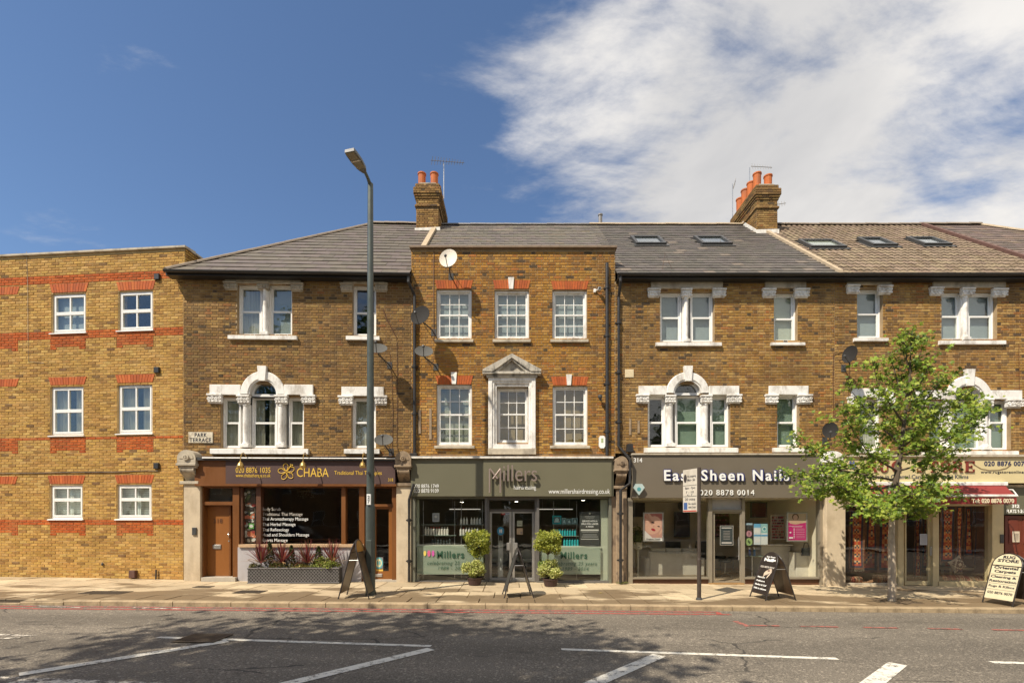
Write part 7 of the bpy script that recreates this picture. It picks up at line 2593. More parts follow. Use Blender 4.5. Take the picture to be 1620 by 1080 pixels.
shrub('leafy_shrub', pos, (.24, .12, .14), 600, .045, [(.14, .17, .04), (.20, .12, .05), (.10, .13, .03)], 6, 'dull green filler plant between the first and second cordylines')
pos = plpos(500, hh + .05, .42)
shrub('leafy_shrub', pos, (.26, .10, .16), 600, .045, [(.10, .14, .03), (.14, .10, .05), (.16, .19, .05)], 8, 'dark green filler plant just left of the bright shrub in the planter')
pos = plpos(405, hh + .05, .48)
shrub('leafy_shrub', pos, (.20, .11, .08), 350, .045, [(.12, .14, .04), (.10, .08, .04), (.2, .16, .06)], 5, 'low dull green plant at the left end of the trellis planter')

# ---- salon shrubs in pots
PALY = [(.36, .38, .045), (.27, .31, .04), (.46, .46, .09), (.18, .22, .03)]
PALV = [(.48, .48, .15), (.36, .40, .09), (.60, .58, .25), (.24, .28, .06)]
for k, (xb, yb, xs, side) in enumerate(((751, 925, 756, 'left'), (871, 927, 866.5, 'right'))):
    P = pave_pt(xb, yb)
    tpot = thing('plant_pot', 'dark round plant pot on the pavement ' + ('left' if k == 0 else 'right') + ' of the salon door', 'plant pot', (P.x, P.y, zg(P.x)), 0, 'plant pots either side of the salon door')
    mb = MB(); mb.lathe([(.12, 0), (.16, .02), (.19, .16), (.21, .18), (.21, .21), (.18, .21), (.17, .15)], n=18); mb.build('pot', mat('pot_dark_red', (.05, .025, .02), .6, .3), tpot)
    mb = MB(); mb.lathe([(.18, .14), (.17, .18), (.02, .19)], n=14); mb.build('soil', M_earth, tpot)
    d = P.y
    h1 = (PY - (907 if k == 0 else 912)) / F * d + CAMZ
    shrub('variegated_shrub', (P.x, P.y, zg(P.x) + .2), (.34, .31, .28), 3600, .052, PALV, 50 + k, 'low pale yellow variegated shrub in the pot ' + ('left' if k == 0 else 'right') + ' of the salon door', 'variegated shrubs by the salon door', lift=.24)
    Xs = (xs - PX) / F * (d + .15)
    h2 = (PY - (859 if k == 0 else 858)) / F * (d + .15) + CAMZ - zg(P.x)
    Q = (Xs, d + .15, zg(P.x))
    shrub('standard_topiary', Q, (.40, .37, .36), 5200, .055, PALY, 60 + k, 'ball headed yellow green standard shrub with bare stem ' + ('left' if k == 0 else 'right') + ' of the salon door', 'ball headed shrubs by the salon door', lift=h2, stem=(.15, h2 - .1))
P = pave_pt(861, 922)
shrub('leafy_shrub', (P.x, P.y + .1, zg(P.x) + .2), (.20, .18, .22), 900, .05, [(.17, .25, .04), (.12, .19, .03), (.24, .3, .06)], 71, 'greener bush squeezed behind the right variegated shrub', lift=.22)
P = pave_pt(986, 924)
shrub('weed', (P.x, P.y, zg(P.x)), (.2, .06, .05), 160, .03, [(.14, .17, .03), (.2, .2, .05)], 72, 'small weeds at the foot of the pillar between salon and nail bar', lift=.04)

# ================================================================== SHOP CONTENTS
def at(Bd, x, y, depth, zero=False):
    s, z = Bd.L(x, y, -depth)
    return Bd.W(s, depth, z)


# salon: shelf units with bottles
M_steel = mat('brushed_steel', (.5, .5, .48), .3, .05, metal=.9)
M_gshelf = mat('shelf_glass', (.25, .33, .27), .15, .05)
M_bottle = mat('cream_bottle', (.66, .64, .56), .35, .04)
M_teal = mat('teal_bottle', (.03, .36, .38), .3, .05)
M_redc = mat('red_label', (.4, .04, .04), .4)
M_dkb = mat('dark_bottle', (.04, .05, .05), .3)


def bottle_meshes(h, r, m1, m2):
    mb = MB(); mb.lathe([(r * .95, 0), (r, .01), (r, h * .72), (r * .55, h * .80), (r * .4, h * .82)], n=10)
    c = MB(); c.lathe([(r * .45, h * .82), (r * .45, h), (r * .3, h)], n=8)
    l = MB(); l.lathe([(r * 1.02, h * .25), (r * 1.02, h * .5)], n=10)
    return mb.mesh('body', m1), c.mesh('cap', m2), l


shelf_group = 0
def shelves(Bd, x0, x1, ys, depth, label):
    r = Bd.R(x0, ys[0] - 3, x1, ys[-1] + 2, -depth)
    t = thing('display_shelf', label, 'shelf unit', Bd.W((r[0] + r[2]) / 2, depth, Bd.zs(r[0]) + .02), Bd.rz)
    w_ = (r[2] - r[0]) / 2
    z00 = Bd.zs(r[0]) + .02
    for y in ys:
        z = Bd.L((x0 + x1) / 2, y, -depth)[1] - z00
        mb = MB(); mb.box(-w_, w_, -.10, .12, z - .012, z); mb.build('shelf', M_gshelf, t)
    ztop = Bd.L((x0 + x1) / 2, 792, -depth)[1] - z00
    for x in (-w_ + .05, w_ - .05):
        mb = MB(); mb.tube([(x, .0, 0), (x, 0, ztop)], .012, 6); mb.build('pole', M_steel, t)
    return t


shelves(C1, 667, 722, [829, 846, 862], .35, 'left glass shelf unit full of cream bottles in the salon window')
shelves(C1, 727, 766, [829, 846, 862], .35, 'narrower glass shelf unit with cream bottles nearer the salon door')
shelves(C1, 873, 915, [829, 847, 864], .35, 'glass shelf unit of turquoise boxes and bottles in the right salon window')
bm = {}
def bottle(Bd, x, ybase, h_px, w_px, depth, kind, label, group):
    s, z = Bd.L(x, ybase, -depth)
    k_ = Bd.P0.length and (kind, h_px, w_px)
    sc = (13.5 + depth) / F
    if k_ not in bm:
        m1, m2 = {'cream': (M_bottle, M_bottle), 'red': (M_bottle, M_redc), 'teal': (M_teal, M_teal), 'dark': (M_dkb, M_dkb), 'tealc': (M_teal, M_bottle)}[kind]
        bm[k_] = bottle_meshes(h_px * sc, w_px * sc / 2, m1, m2)
    t = thing('bottle', label, 'bottle', Bd.W(s, depth, z), 0, group)
    inst('body', bm[k_][0], t); inst('cap', bm[k_][1], t)
    return t
random.seed(9)
ORD = ['first', 'second', 'third', 'fourth', 'fifth', 'sixth', 'seventh', 'eighth', 'ninth']
for i in range(9):
    x = 673.5 + i * 4.3
    bottle(C1, x, 846, 13, 3.6, .32, 'red' if i in (2, 3, 4, 5) else 'cream', ORD[i] + ' shampoo bottle from the left on the middle shelf of the left shelf unit', 'bottles on the middle left shelf')
for i in range(3): bottle(C1, 729.5 + i * 4.6, 829, 11, 3.4, .32, 'cream', ORD[i] + ' cream bottle on the top shelf of the unit nearer the door', 'bottles on the top shelf by the door')
for i in range(4): bottle(C1, 746 + i * 4.6, 829, 11, 3.6, .32, 'cream', ORD[i] + ' of four bottles at the right of the top shelf by the door', 'bottles at the right end of the top shelf')
for i in range(7): bottle(C1, 729 + i * 4.4, 846, 12, 3.4, .32, 'red' if i == 1 else 'cream', ORD[i] + ' bottle from the left on the middle shelf of the unit nearer the salon door', 'bottles on the middle shelf by the door')
for i in range(7): bottle(C1, 684 + i * 4.6, 862, random.choice([9, 11, 13]), 3.2, .32, 'dark', ORD[i] + ' small dark bottle from the left on the lowest shelf of the left shelf unit', 'dark bottles on the lowest left shelf')
for i in range(6): bottle(C1, 893 + i * 4.2, 864, 13, 3.4, .32, 'teal', ORD[i] + ' turquoise bottle from the left on the lowest shelf of the right salon window', 'turquoise bottles on the lowest shelf')
for i in range(7): bottle(C1, 886 + i * 4.0, 847, 11, 3.2, .32, 'tealc' if i % 2 else 'teal', ORD[i] + ' turquoise bottle from the left on the middle shelf of the right salon window', 'turquoise bottles on the middle shelf')
def carton(Bd, x0, y0, x1, y1, depth, m, label, m2=None):
    r = Bd.R(x0, y0, x1, y1, -depth)
    t = thing('product_box', label, 'box', Bd.W((r[0] + r[2]) / 2, depth, r[1]), Bd.rz)
    w_, h = (r[2] - r[0]) / 2, r[3] - r[1]
    mb = MB(); mb.cbox(-w_, w_, 0, .08, 0, h, .003); mb.build('carton', m, t)
    printed(-w_ * .75, w_ * .75, h * .15, h * .85, -.0006, [('r', 0, 0, 1, 1, (.05, .10, .11)), ('e', .5, .5, .3, .3, 0, (.35, .55, .55)), ('r', .1, .1, .9, .25, (.5, .62, .6))], t)
carton(C1, 874, 815, 888, 828.5, .30, M_teal, 'largest turquoise product box on the top right shelf of the salon')
carton(C1, 889, 819, 896, 828.5, .30, mat('pale_teal', (.30, .48, .46), .5), 'pale turquoise box next to the largest one on the salon shelf')
carton(C1, 897, 820, 904, 828.5, .30, mat('grey_teal', (.18, .33, .33), .5), 'greyish box second from the right on the top salon shelf')
carton(C1, 905, 819, 914, 828.5, .30, mat('pale_teal'), 'rightmost pale turquoise box on the top salon shelf')
carton(C1, 876, 837, 886, 847, .30, M_teal, 'turquoise box at the left end of the middle right salon shelf')
panel_thing(C1, 'price_notice', 'dark notice with rows of white text in the right salon window', 'notice', (917, 809, 949, 863), .06, .004, M_dkb,
            [('r', 0, 0, 1, 1, (.045, .05, .045)), ('r', .06, .44, .94, .485, (.55, .55, .5)), ('r', .1, .40, .9, .415, (.3, .3, .28)), ('r', .15, .32, .85, .335, (.4, .4, .38)), ('r', .1, .26, .9, .275, (.45, .45, .42)), ('r', .06, .19, .94, .21, (.5, .5, .46)), ('e', .5, .95, .05, .03, 0, (.5, .5, .4)), ('r', .25, .85, .75, .862, (.35, .35, .32)), ('r', .3, .81, .7, .82, (.3, .3, .28))],
            texts=[('SERVICE WITH A', .12, .70, .88, .75, M_wtext), ('SMILE EVEN UNDER', .08, .62, .92, .67, M_wtext), ('A MASK', .3, .54, .7, .59, M_wtext)])
panel_thing(C1, 'framed_certificate', 'small framed certificate standing on the top left salon shelf', 'frame', (684, 811, 695, 825), .30, .01, M_wtext, [('r', 0, 0, 1, 1, (.45, .48, .52)), ('r', .15, .15, .85, .85, (.30, .33, .38)), ('e', .5, .6, .22, .15, 0, (.6, .6, .6))])
panel_thing(C1, 'door_sticker', 'round blue distancing sticker on the salon door glass', 'sticker', (786.5, 833, 797.5, 846), .43, .002, M_dkb, [('e', .5, .5, .5, .5, 0, (.04, .25, .42)), ('e', .40, .5, .10, .25, 0, (.7, .7, .7)), ('e', .62, .5, .10, .25, 0, (.7, .7, .7))])
panel_thing(C1, 'paper_notice', 'upper cream notice on the right leaf of the salon door', 'notice', (818, 823, 826.5, 832), .43, .002, M_bottle, [('r', 0, 0, 1, 1, (.42, .44, .32)), ('r', .2, .3, .8, .4, (.2, .2, .18))])
panel_thing(C1, 'paper_notice', 'lower peach coloured notice on the right leaf of the salon door', 'notice', (817.5, 835, 827, 845), .43, .002, M_bottle, [('r', 0, 0, 1, 1, (.50, .36, .22)), ('e', .75, .3, .2, .2, 0, (.3, .25, .2))])
panel_thing(C1, 'card_sticker', 'red payment card sticker above the salon door glass', 'sticker', (793, 809, 799, 814), .43, .002, M_redc, [('r', 0, 0, 1, 1, (.45, .03, .03)), ('e', .4, .5, .2, .3, 0, (.6, .5, .4))])
panel_thing(C1, 'card_sticker', 'white and blue payment card stickers above the salon door glass', 'sticker', (800, 809, 806, 813.5), .43, .002, M_redc, [('r', 0, 0, 1, 1, (.45, .48, .55)), ('r', .1, .3, .9, .7, (.08, .12, .4))])
# slim sanitiser stand and chairs inside
P = at(C1, 792, 900, .8)
t = thing('sanitiser_stand', 'slim white sanitiser stand just inside the salon door', 'stand', (P.x, P.y, zg(P.x) + .02))
mb = MB(); mb.cbox(-.075, .075, 0, .05, .02, 1.28, .01); mb.build('column', mat('white_stand', (.55, .56, .52), .4), t)
mb = MB(); mb.cbox(-.2, .2, -.15, .2, 0, .02, .005); mb.build('base', M_steel, t)
mb = MB(); mb.cbox(-.05, .05, -.05, 0, 1.10, 1.24, .01); mb.lathe([(.022, 0), (.022, -.01)], (0, -.05, 1.2), 8, axis='y'); mb.build('dispenser', M_dkb, t)


def tub_chair(pos, rz, m, label, group):
    t = thing('tub_chair', label, 'chair', pos, rz, group)
    mb = MB()
    n = 14
    a0, a1 = math.pi * .05, math.pi * .95
    for i in range(n):
        p, q_ = [a0 + (a1 - a0) * k / n - .0 for k in (i, i + 1)]
        hh_ = lambda a: .78 - .16 * abs(math.cos(a))
        for (r0, r1) in ((.30, .33),):
            A = [(r0 * math.cos(p), r0 * math.sin(p)), (r0 * math.cos(q_), r0 * math.sin(q_)), (r1 * math.cos(q_), r1 * math.sin(q_)), (r1 * math.cos(p), r1 * math.sin(p))]
            hs = [hh_(p), hh_(q_), hh_(q_), hh_(p)]
            o = mb.add([(x, y, .40) for x, y in A] + [(x, y, h) for (x, y), h in zip(A, hs)])
            for f in ((0, 1, 5, 4), (1, 2, 6, 5), (2, 3, 7, 6), (3, 0, 4, 7), (4, 5, 6, 7)): mb.face(tuple(o + v for v in f))
    mb.build('shell', m, t)
    mb = MB(); mb.lathe([(.26, .36), (.31, .40), (.31, .46), (.27, .49), (.02, .50)], n=16); mb.build('seat', m, t)
    mb = MB(); mb.lathe([(.025, .03), (.025, .37)], n=8); mb.lathe([(.22, 0), (.22, .02), (.03, .04)], n=14); mb.build('pedestal', M_steel, t)
M_creamc = mat('cream_upholstery', (.45, .43, .33), .6, .05)
for x, lb in ((787, 'cream tub chair behind the left leaf of the salon door'), (833, 'cream tub chair behind the right leaf of the salon door')):
    s, _ = C1.L(x, 880, -2.0)
    P = C1.W(s, 2.0, 0); tub_chair((P.x, P.y, zg(P.x) + .02), 0, M_creamc, lb, 'cream chairs inside the salon')
# salon light bars
M_tube = mat('light_tube', (.8, .8, .75), .4, emit=(1, .92, .78, .45))
for x0, x1, lb in ((711, 760, 'thin glowing light bar behind the left salon window'), (853, 906, 'thin glowing light bar behind the right salon window')):
    s0, z = C1.L(x0, 805, -1.6); s1, _ = C1.L(x1, 805, -1.6)
    t = thing('light_bar', lb, 'light', C1.W(s0, 1.6, z), 0, 'light bars inside the salon')
    mb = MB(); mb.box(0, s1 - s0, -.012, .012, -.012, .012); mb.build('tube', M_tube, t)
    mb = MB()
    for x in (.1, s1 - s0 - .1): mb.tube([(x, 0, .012), (x, 0, .35)], .004, 4)
    mb.build('hanger', M_steel, t)

# small lit ceiling spots seen through the salon glass
M_spot = mat('lit_spot', (.9, .9, .85), .4, emit=(1, .9, .74, 12))
for x, y, dp, lb in ((731, 794, 1.0, 'small lit ceiling spot behind the left salon window'), (817, 793, 1.4, 'small lit ceiling spot above the salon door'), (922.5, 791, .9, 'small lit ceiling spot behind the right salon window')):
    s, z = C1.L(x, y, -dp)
    t = thing('ceiling_spot', lb, 'light', C1.W(s, dp, z), 0, 'lit ceiling spots in the salon')
    mb = MB(); mb.lathe([(.06, .0), (.06, .10), (.03, .12)], n=12); mb.build('housing', M_steel, t)
    mb = MB(); mb.lathe([(.05, -.004), (.05, -.001)], n=12); mb.build('lamp', M_spot, t)

# massage shop: chandelier, counter
s, z = B1.L(485, 776, -1.8)
t = thing('chandelier', 'small crystal chandelier hanging inside the massage shop window', 'chandelier', B1.W(s, 1.8, z))
g = random.Random(2)
mb = MB()
for k in range(40):
    a = g.uniform(0, 6.28); rr = g.uniform(.05, .28); mb.ball((rr * math.cos(a), rr * math.sin(a), g.uniform(-.22, .05)), .016, n=5)
mb.build('crystals', mat('crystal', (.7, .62, .45), .1, metal=.5), t)
mb = MB(); mb.lathe([(.02, .0), (.02, .1)], n=6); mb.lathe([(.28, -.02), (.28, .0)], n=14); mb.build('ring', M_brass, t)
r = B1.R(470, 835, 535, 858, -1.9)
t = thing('reception_counter', 'dark reception counter inside the massage shop', 'counter', B1.W((r[0] + r[2]) / 2, 1.9, B1.zs(r[0]) + .02), B1.rz)
mb = MB(); mb.cbox(-.8, .8, 0, .5, 0, 1.0, .02); mb.build('front', M_dkwood, t); mb = MB(); mb.cbox(-.85, .85, -.05, .55, 1.0, 1.05, .01); mb.build('top', M_wood, t)

# nail bar: posters, sofa, rack, desk, clock
def poster(Bd, px, depth, shapes, label, **kw):
    return panel_thing(Bd, 'framed_poster', label, 'poster', px, depth, .015, M_dkb, shapes, frame=M_alu, **kw)
SK = (.62, .36, .26); SK2 = (.52, .27, .19)
poster(D1, (1018.5, 811, 1048.5, 855), .10, [('r', 0, 0, 1, 1, (.50, .26, .22)), ('r', 0, .75, 1, 1, (.38, .12, .10)), ('e', .50, .56, .42, .34, -.5, SK), ('e', .22, .80, .30, .10, -.9, SK2), ('e', .36, .86, .26, .045, -1.0, SK), ('e', .20, .66, .24, .04, -1.1, SK),
                                               ('e', .48, .66, .09, .028, -.3, (.06, .03, .03)), ('e', .78, .52, .07, .022, -.3, (.06, .03, .03)), ('e', .50, .40, .12, .045, -.4, (.35, .015, .03)), ('e', .52, .52, .035, .03, 0, SK2),
                                               ('e', .80, .24, .24, .06, .9, SK2), ('e', .90, .33, .18, .035, 1.1, SK), ('e', .06, .86, .04, .02, 0, (.6, .02, .08)), ('r', 0, 0, 1, .11, (.62, .58, .52)), ('p', [(0, .11), (.45, .11), (0, .4)], (.62, .58, .54))],
       'framed poster of painted nails held against a face in the left nail bar window', texts=[('Organic Touch', .12, .03, .88, .09, M_btext)])
pinkt = [('r', 0, 0, 1, 1, (.50, .015, .16)), ('r', 0, .60, 1, 1, (.55, .42, .28)), ('p', [(0, .60), (0, .68), (.3, .62), (.6, .61), (1, .66), (1, .6)], (.50, .015, .16)), ('e', .42, .86, .18, .12, 0, (.12, .06, .03)), ('e', .42, .84, .12, .10, 0, (.58, .38, .27)), ('e', .42, .68, .34, .09, 0, (.56, .36, .25)), ('r', .08, .52, .8, .535, (.7, .5, .55)), ('r', .25, .49, .75, .5, (.7, .5, .55))]
for k in range(6): pinkt += [('e', .35, .43 - k * .063, .04, .016, 0, (.8, .7, .72)), ('r', .45, .425 - k * .063, .9, .436 - k * .063, (.75, .5, .58))]
poster(D1, (1245.5, 811, 1276, 855), .10, pinkt + [('e', .15, .30, .05, .03, 0, (.8, .7, .7)), ('r', .08, .08, .28, .14, (.8, .7, .7))], 'framed magenta poster with a portrait at its top in the right nail bar window')
panel_thing(D1, 'opening_notice', 'outlined opening hours notice on the nail bar door glass', 'notice', (1139, 831, 1160, 862), .0, .003, M_dkb, [('r', 0, 0, 1, .015, (.4, .38, .33)), ('r', 0, .985, 1, 1, (.4, .38, .33)), ('r', 0, 0, .03, 1, (.4, .38, .33)), ('r', .97, 0, 1, 1, (.4, .38, .33)), ('r', .12, .08, .88, .17, (.35, .33, .3)), ('r', .12, .86, .88, .91, (.4, .38, .34))] + [('r', .25, .3 + k * .08, .75, .32 + k * .08, (.3, .28, .25)) for k in range(6)])
panel_thing(D1, 'window_notice', 'tall blue and white health notice in the right nail bar window', 'notice', (1192.5, 828, 1203.5, 861), .03, .003, M_wtext, [('r', 0, 0, 1, 1, (.55, .60, .62)), ('r', 0, .82, 1, 1, (.12, .35, .55)), ('r', 0, .40, 1, .48, (.10, .30, .50)), ('r', .1, .55, .9, .75, (.65, .65, .62)), ('r', .1, .1, .9, .3, (.62, .62, .6))])
panel_thing(D1, 'window_notice', 'teal topped health notice beside the tall blue one in the nail bar window', 'notice', (1204, 828, 1214.5, 861), .03, .003, M_wtext, [('r', 0, 0, 1, 1, (.60, .62, .60)), ('r', 0, .55, 1, 1, (.25, .45, .45)), ('e', .5, .75, .32, .12, 0, (.55, .65, .62)), ('e', .5, .75, .2, .07, 0, (.05, .25, .3)), ('r', 0, .40, 1, .48, (.10, .30, .50))])
panel_thing(D1, 'round_sticker', 'round pink thermometer sticker in the nail bar window', 'sticker', (1179.5, 838, 1190.5, 849.5), .03, .002, M_dkb, [('e', .5, .5, .5, .5, 0, (.08, .04, .05)), ('e', .5, .5, .42, .42, 0, (.45, .22, .26)), ('e', .5, .5, .06, .3, 0, (.1, .04, .05))])
panel_thing(D1, 'round_sticker', 'round green footprint sticker under the pink one in the nail bar window', 'sticker', (1179.5, 850.5, 1190.5, 862.5), .03, .002, M_dkb, [('e', .5, .5, .5, .5, 0, (.30, .42, .16)), ('e', .4, .55, .1, .2, 0, (.04, .07, .03)), ('e', .6, .4, .1, .2, 0, (.04, .07, .03))])
panel_thing(D1, 'small_sign', 'small black and white sign above the pink round sticker', 'notice', (1179.5, 827, 1190.5, 837), .03, .002, M_dkb, [('r', 0, 0, 1, 1, (.04, .04, .04)), ('r', 0, .7, 1, 1, (.3, .42, .5))], texts=[] and [('3 M 6', .12, .2, .88, .58, M_wtext)])
s, z = D1.L(1082, 800, -3.9)
t = thing('wall_clock', 'round black clock on the back wall of the nail bar', 'clock', D1.W(s, 3.9, z))
mb = MB(); mb.lathe([(.22, 0), (.22, -.04), (.19, -.05), (.02, -.05)], n=20, axis='y'); mb.build('case', M_dkb, t)
mb = MB(); mb.box(-.008, .008, -.056, -.052, 0, .13); mb.box(0, .09, -.056, -.052, -.006, .006); mb.build('hands', M_wtext, t)
# sofa
s0, _ = D1.L(1020, 890, -.9); s1, _ = D1.L(1115, 890, -.9)
w_ = (s1 - s0) / 2
M_sofa = mat('grey_sofa_fabric', (.42, .39, .32), .9, .1, 5)
P = D1.W((s0 + s1) / 2, .95, 0)
t = thing('sofa', 'grey sofa seen from behind through the left nail bar window', 'sofa', (P.x, P.y, zg(P.x) + .02))
mb = MB(); mb.cbox(-w_ + .12, w_ - .12, -.1, .12, .08, .80, .04); mb.build('backrest', M_sofa, t)
for x in (-w_, w_ - .16):
    mb = MB(); mb.cbox(x, x + .16, -.08, .8, .08, .62, .04); mb.build('armrest', M_sofa, t)
mb = MB(); mb.cbox(-w_ + .16, w_ - .16, .10, .8, .12, .44, .04); mb.build('seat', M_sofa, t)
for k in range(3):
    x = -w_ + .18 + k * (2 * w_ - .36) / 3
    mb = MB(); mb.cbox(x + .01, x + (2 * w_ - .36) / 3 - .01, .0, .22, .5, .90, .05); mb.build('cushion', M_sofa, t)
for x in (-w_ + .08, w_ - .08):
    mb = MB(); mb.lathe([(.025, 0), (.03, .1)], (x, .0, 0), 8); mb.build('leg', M_dkwood, t)
# black salon chairs, plant and small table
def salon_chair(Bd, x, dep, rz, label):
    s, _ = Bd.L(x, 890, -dep); P = Bd.W(s, dep, 0)
    t = thing('salon_chair', label, 'chair', (P.x, P.y, zg(P.x) + .02), rz)
    mb = MB(); mb.cbox(-.26, .26, -.25, .25, .42, .54, .03); mb.build('seat', M_dkb, t)
    mb = MB(); mb.prism([(.20, .50), (.30, 1.05), (.36, 1.04), (.28, .50)], -.24, .24, axis='x'); mb.build('backrest', M_dkb, t)
    for k in (-1, 1):
        mb = MB(); mb.tube([(k * .29, .2, .5), (k * .29, .22, .68), (k * .29, -.22, .68), (k * .29, -.22, .5)], .022, 6); mb.build('armrest', M_dkb, t)
    mb = MB(); mb.lathe([(.22, 0), (.22, .02), (.03, .05), (.03, .42)], n=14); mb.build('pedestal', M_steel, t)
salon_chair(D1, 1068, 2.6, rad(150), 'black salon chair behind the grey sofa of the nail bar')
salon_chair(D1, 1100, 3.0, rad(200), 'second black salon chair further back behind the parking sign post')
salon_chair(D1, 1262, 2.4, rad(190), 'black salon chair behind the white pedestal of the nail bar')
s, _ = D1.L(1009, 860, -.9); P = D1.W(s, .9, 0)
t = thing('house_plant', 'leafy house plant on a tall stand at the left edge of the nail bar window', 'plant', (P.x, P.y, zg(P.x) + .02))
mb = MB(); mb.lathe([(.13, 0), (.13, .02), (.03, .04), (.03, .85), (.12, .88), (.14, 1.08), (.12, 1.08)], n=12); mb.build('pot_stand', M_creamc, t)
leaves('foliage', np.random.default_rng(8).normal(size=(420, 3)) * np.array([.11, .10, .12]) + np.array([0, 0, 1.28]), .10, [(.10, .16, .04), (.16, .22, .06), (.07, .11, .03)], M_leaf, t, up=.4, seed=8)
s, _ = D1.L(1195, 880, -.8); P = D1.W(s, 1.0, 0)
t = thing('glass_table', 'small round glass table behind the blue notices of the nail bar', 'table', (P.x, P.y, zg(P.x) + .02))
mb = MB(); mb.lathe([(.36, .70), (.36, .72), (.02, .72)], n=20); mb.build('tabletop', M_gshelf, t)
mb = MB(); mb.lathe([(.2, 0), (.2, .02), (.025, .04), (.025, .70)], n=12); mb.build('pedestal', M_steel, t)
for k, (dx, c) in enumerate(((-.12, (.05, .12, .4)), (.02, (.1, .25, .5)))):
    o = thing('spray_bottle', ['left', 'right'][k] + ' of two blue spray bottles on the small glass table', 'bottle', (P.x + dx, P.y - .1, zg(P.x) + .74), 0, 'blue bottles on the glass table')
    mb = MB(); mb.lathe([(.035, 0), (.035, .14), (.015, .18)], n=10); mb.build('body', mat('blue_bottle_%d' % k, c, .3), o)
    mb = MB(); mb.lathe([(.017, .18), (.017, .22)], n=8); mb.box(-.05, .01, -.01, .01, .21, .235); mb.build('trigger', M_wtext, o)

# polish rack
r = D1.R(1219, 814, 1243, 853, -1.3)
t = thing('polish_rack', 'wall rack filled with rows of coloured nail polish', 'rack', D1.W((r[0] + r[2]) / 2, 1.3, r[1]))
w_, h = (r[2] - r[0]) / 2, r[3] - r[1]
mb = MB(); mb.box(-w_, w_, .04, .05, 0, h); frame_bars(mb, -w_, 0, w_, h, .03, -.02, .05); mb.build('case', mat('rack_white', (.5, .46, .38), .5), t)
g = random.Random(3)
mb = MB()
for j in range(8):
    z = .04 + (h - .06) * j / 8
    mb.box(-w_ + .03, w_ - .03, -.01, .04, z - .008, z, 0, (.4, .37, .3))
    for i in range(12):
        x = -w_ + .05 + (2 * w_ - .1) * i / 12
        mb.box(x, x + .022, 0, .022, z, z + .05, 0, g.choice([(.4, .03, .05), (.5, .1, .12), (.25, .02, .1), (.55, .25, .2), (.1, .05, .05), (.5, .35, .3)]))
mb.build('polish_bottles', M_print, t, kind='stuff')
r = D1.R(1132, 810, 1165, 850, -3.4)
t = thing('polish_rack', 'long dark polish rack on the back wall seen through the nail bar door', 'rack', D1.W((r[0] + r[2]) / 2, 3.9, r[1]))
w_, h = (r[2] - r[0]) / 2, r[3] - r[1]
mb = MB(); mb.box(-w_, w_, .04, .05, 0, h); mb.build('case', M_dkwood, t)
mb = MB()
for j in range(5):
    z = .05 + h * j / 5
    for i in range(22):
        x = -w_ + .03 + (2 * w_ - .06) * i / 22
        mb.box(x, x + .022, 0, .022, z, z + .06, 0, g.choice([(.3, .03, .05), (.4, .1, .12), (.25, .02, .1), (.45, .25, .2), (.1, .05, .05)]))
mb.build('polish_bottles', M_print, t, kind='stuff')
for (px, c, lb) in (((1003, 795, 1019, 816), (.03, .02, .02), 'black television screen on the left wall area of the nail bar'), ((1068, 811, 1090, 848), (.05, .03, .03), 'dark picture hanging at the back of the nail bar below the clock'), ((1189, 795, 1212, 817), (.10, .02, .03), 'dark red picture behind the right nail bar window')):
    r = D1.R(*px, -3.95 if px[0] != 1189 else -2.0)
    t = thing('wall_picture', lb, 'picture', D1.W((r[0] + r[2]) / 2, 3.95 if px[0] != 1189 else 2.0, r[1]))
    w_, h = (r[2] - r[0]) / 2, r[3] - r[1]
    mb = MB(); mb.box(-w_, w_, .0, .03, 0, h); mb.build('canvas', mat('pic_%d' % px[0], c, .5, .4, 3), t)
    mb = MB(); frame_bars(mb, -w_ - .03, -.03, w_ + .03, h + .03, .035, -.02, .03); mb.build('frame', M_dkb, t)
r = D1.R(1252, 872, 1276, 908, -.7)
t = thing('display_pedestal', 'white pedestal cabinet inside the right nail bar window', 'cabinet', D1.W((r[0] + r[2]) / 2, .7, D1.zs(r[0]) + .02))
mb = MB(); mb.cbox(-.19, .19, -.18, .18, 0, .80, .01); mb.build('body', mat('cabinet_white', (.62, .58, .48), .5), t); mb = MB(); mb.cbox(-.2, .2, -.19, .19, .80, .83, .005); mb.build('top', mat('cabinet_white'), t)
r = D1.R(1212, 868, 1232, 900, -1.3)
t = thing('reception_desk', 'pale reception desk behind the nail bar sandwich board', 'desk', D1.W((r[0] + r[2]) / 2, 1.3, D1.zs(r[0]) + .02))
mb = MB(); mb.cbox(-.45, .45, -.2, .25, 0, 1.0, .02); mb.build('front', mat('cabinet_white'), t); mb = MB(); mb.cbox(-.5, .5, -.25, .3, 1.0, 1.04, .01); mb.build('top', M_white, t)
s, _ = D1.L(1284, 860, -.6)
t = thing('handbag', 'black bag hanging over the white pedestal in the nail bar', 'bag', D1.W(D1.L(1272, 872, -.6)[0], .5, D1.L(1272, 878, -.6)[1]))
mb = MB(); mb.prism([(-.13, 0), (.13, 0), (.10, .22), (-.10, .22)], -.05, .05); mb.build('body', M_dkb, t); mb = MB(); mb.tube([(-.08, 0, .22), (-.05, 0, .36), (.05, 0, .36), (.08, 0, .22)], .01, 6); mb.build('strap', M_dkb, t)
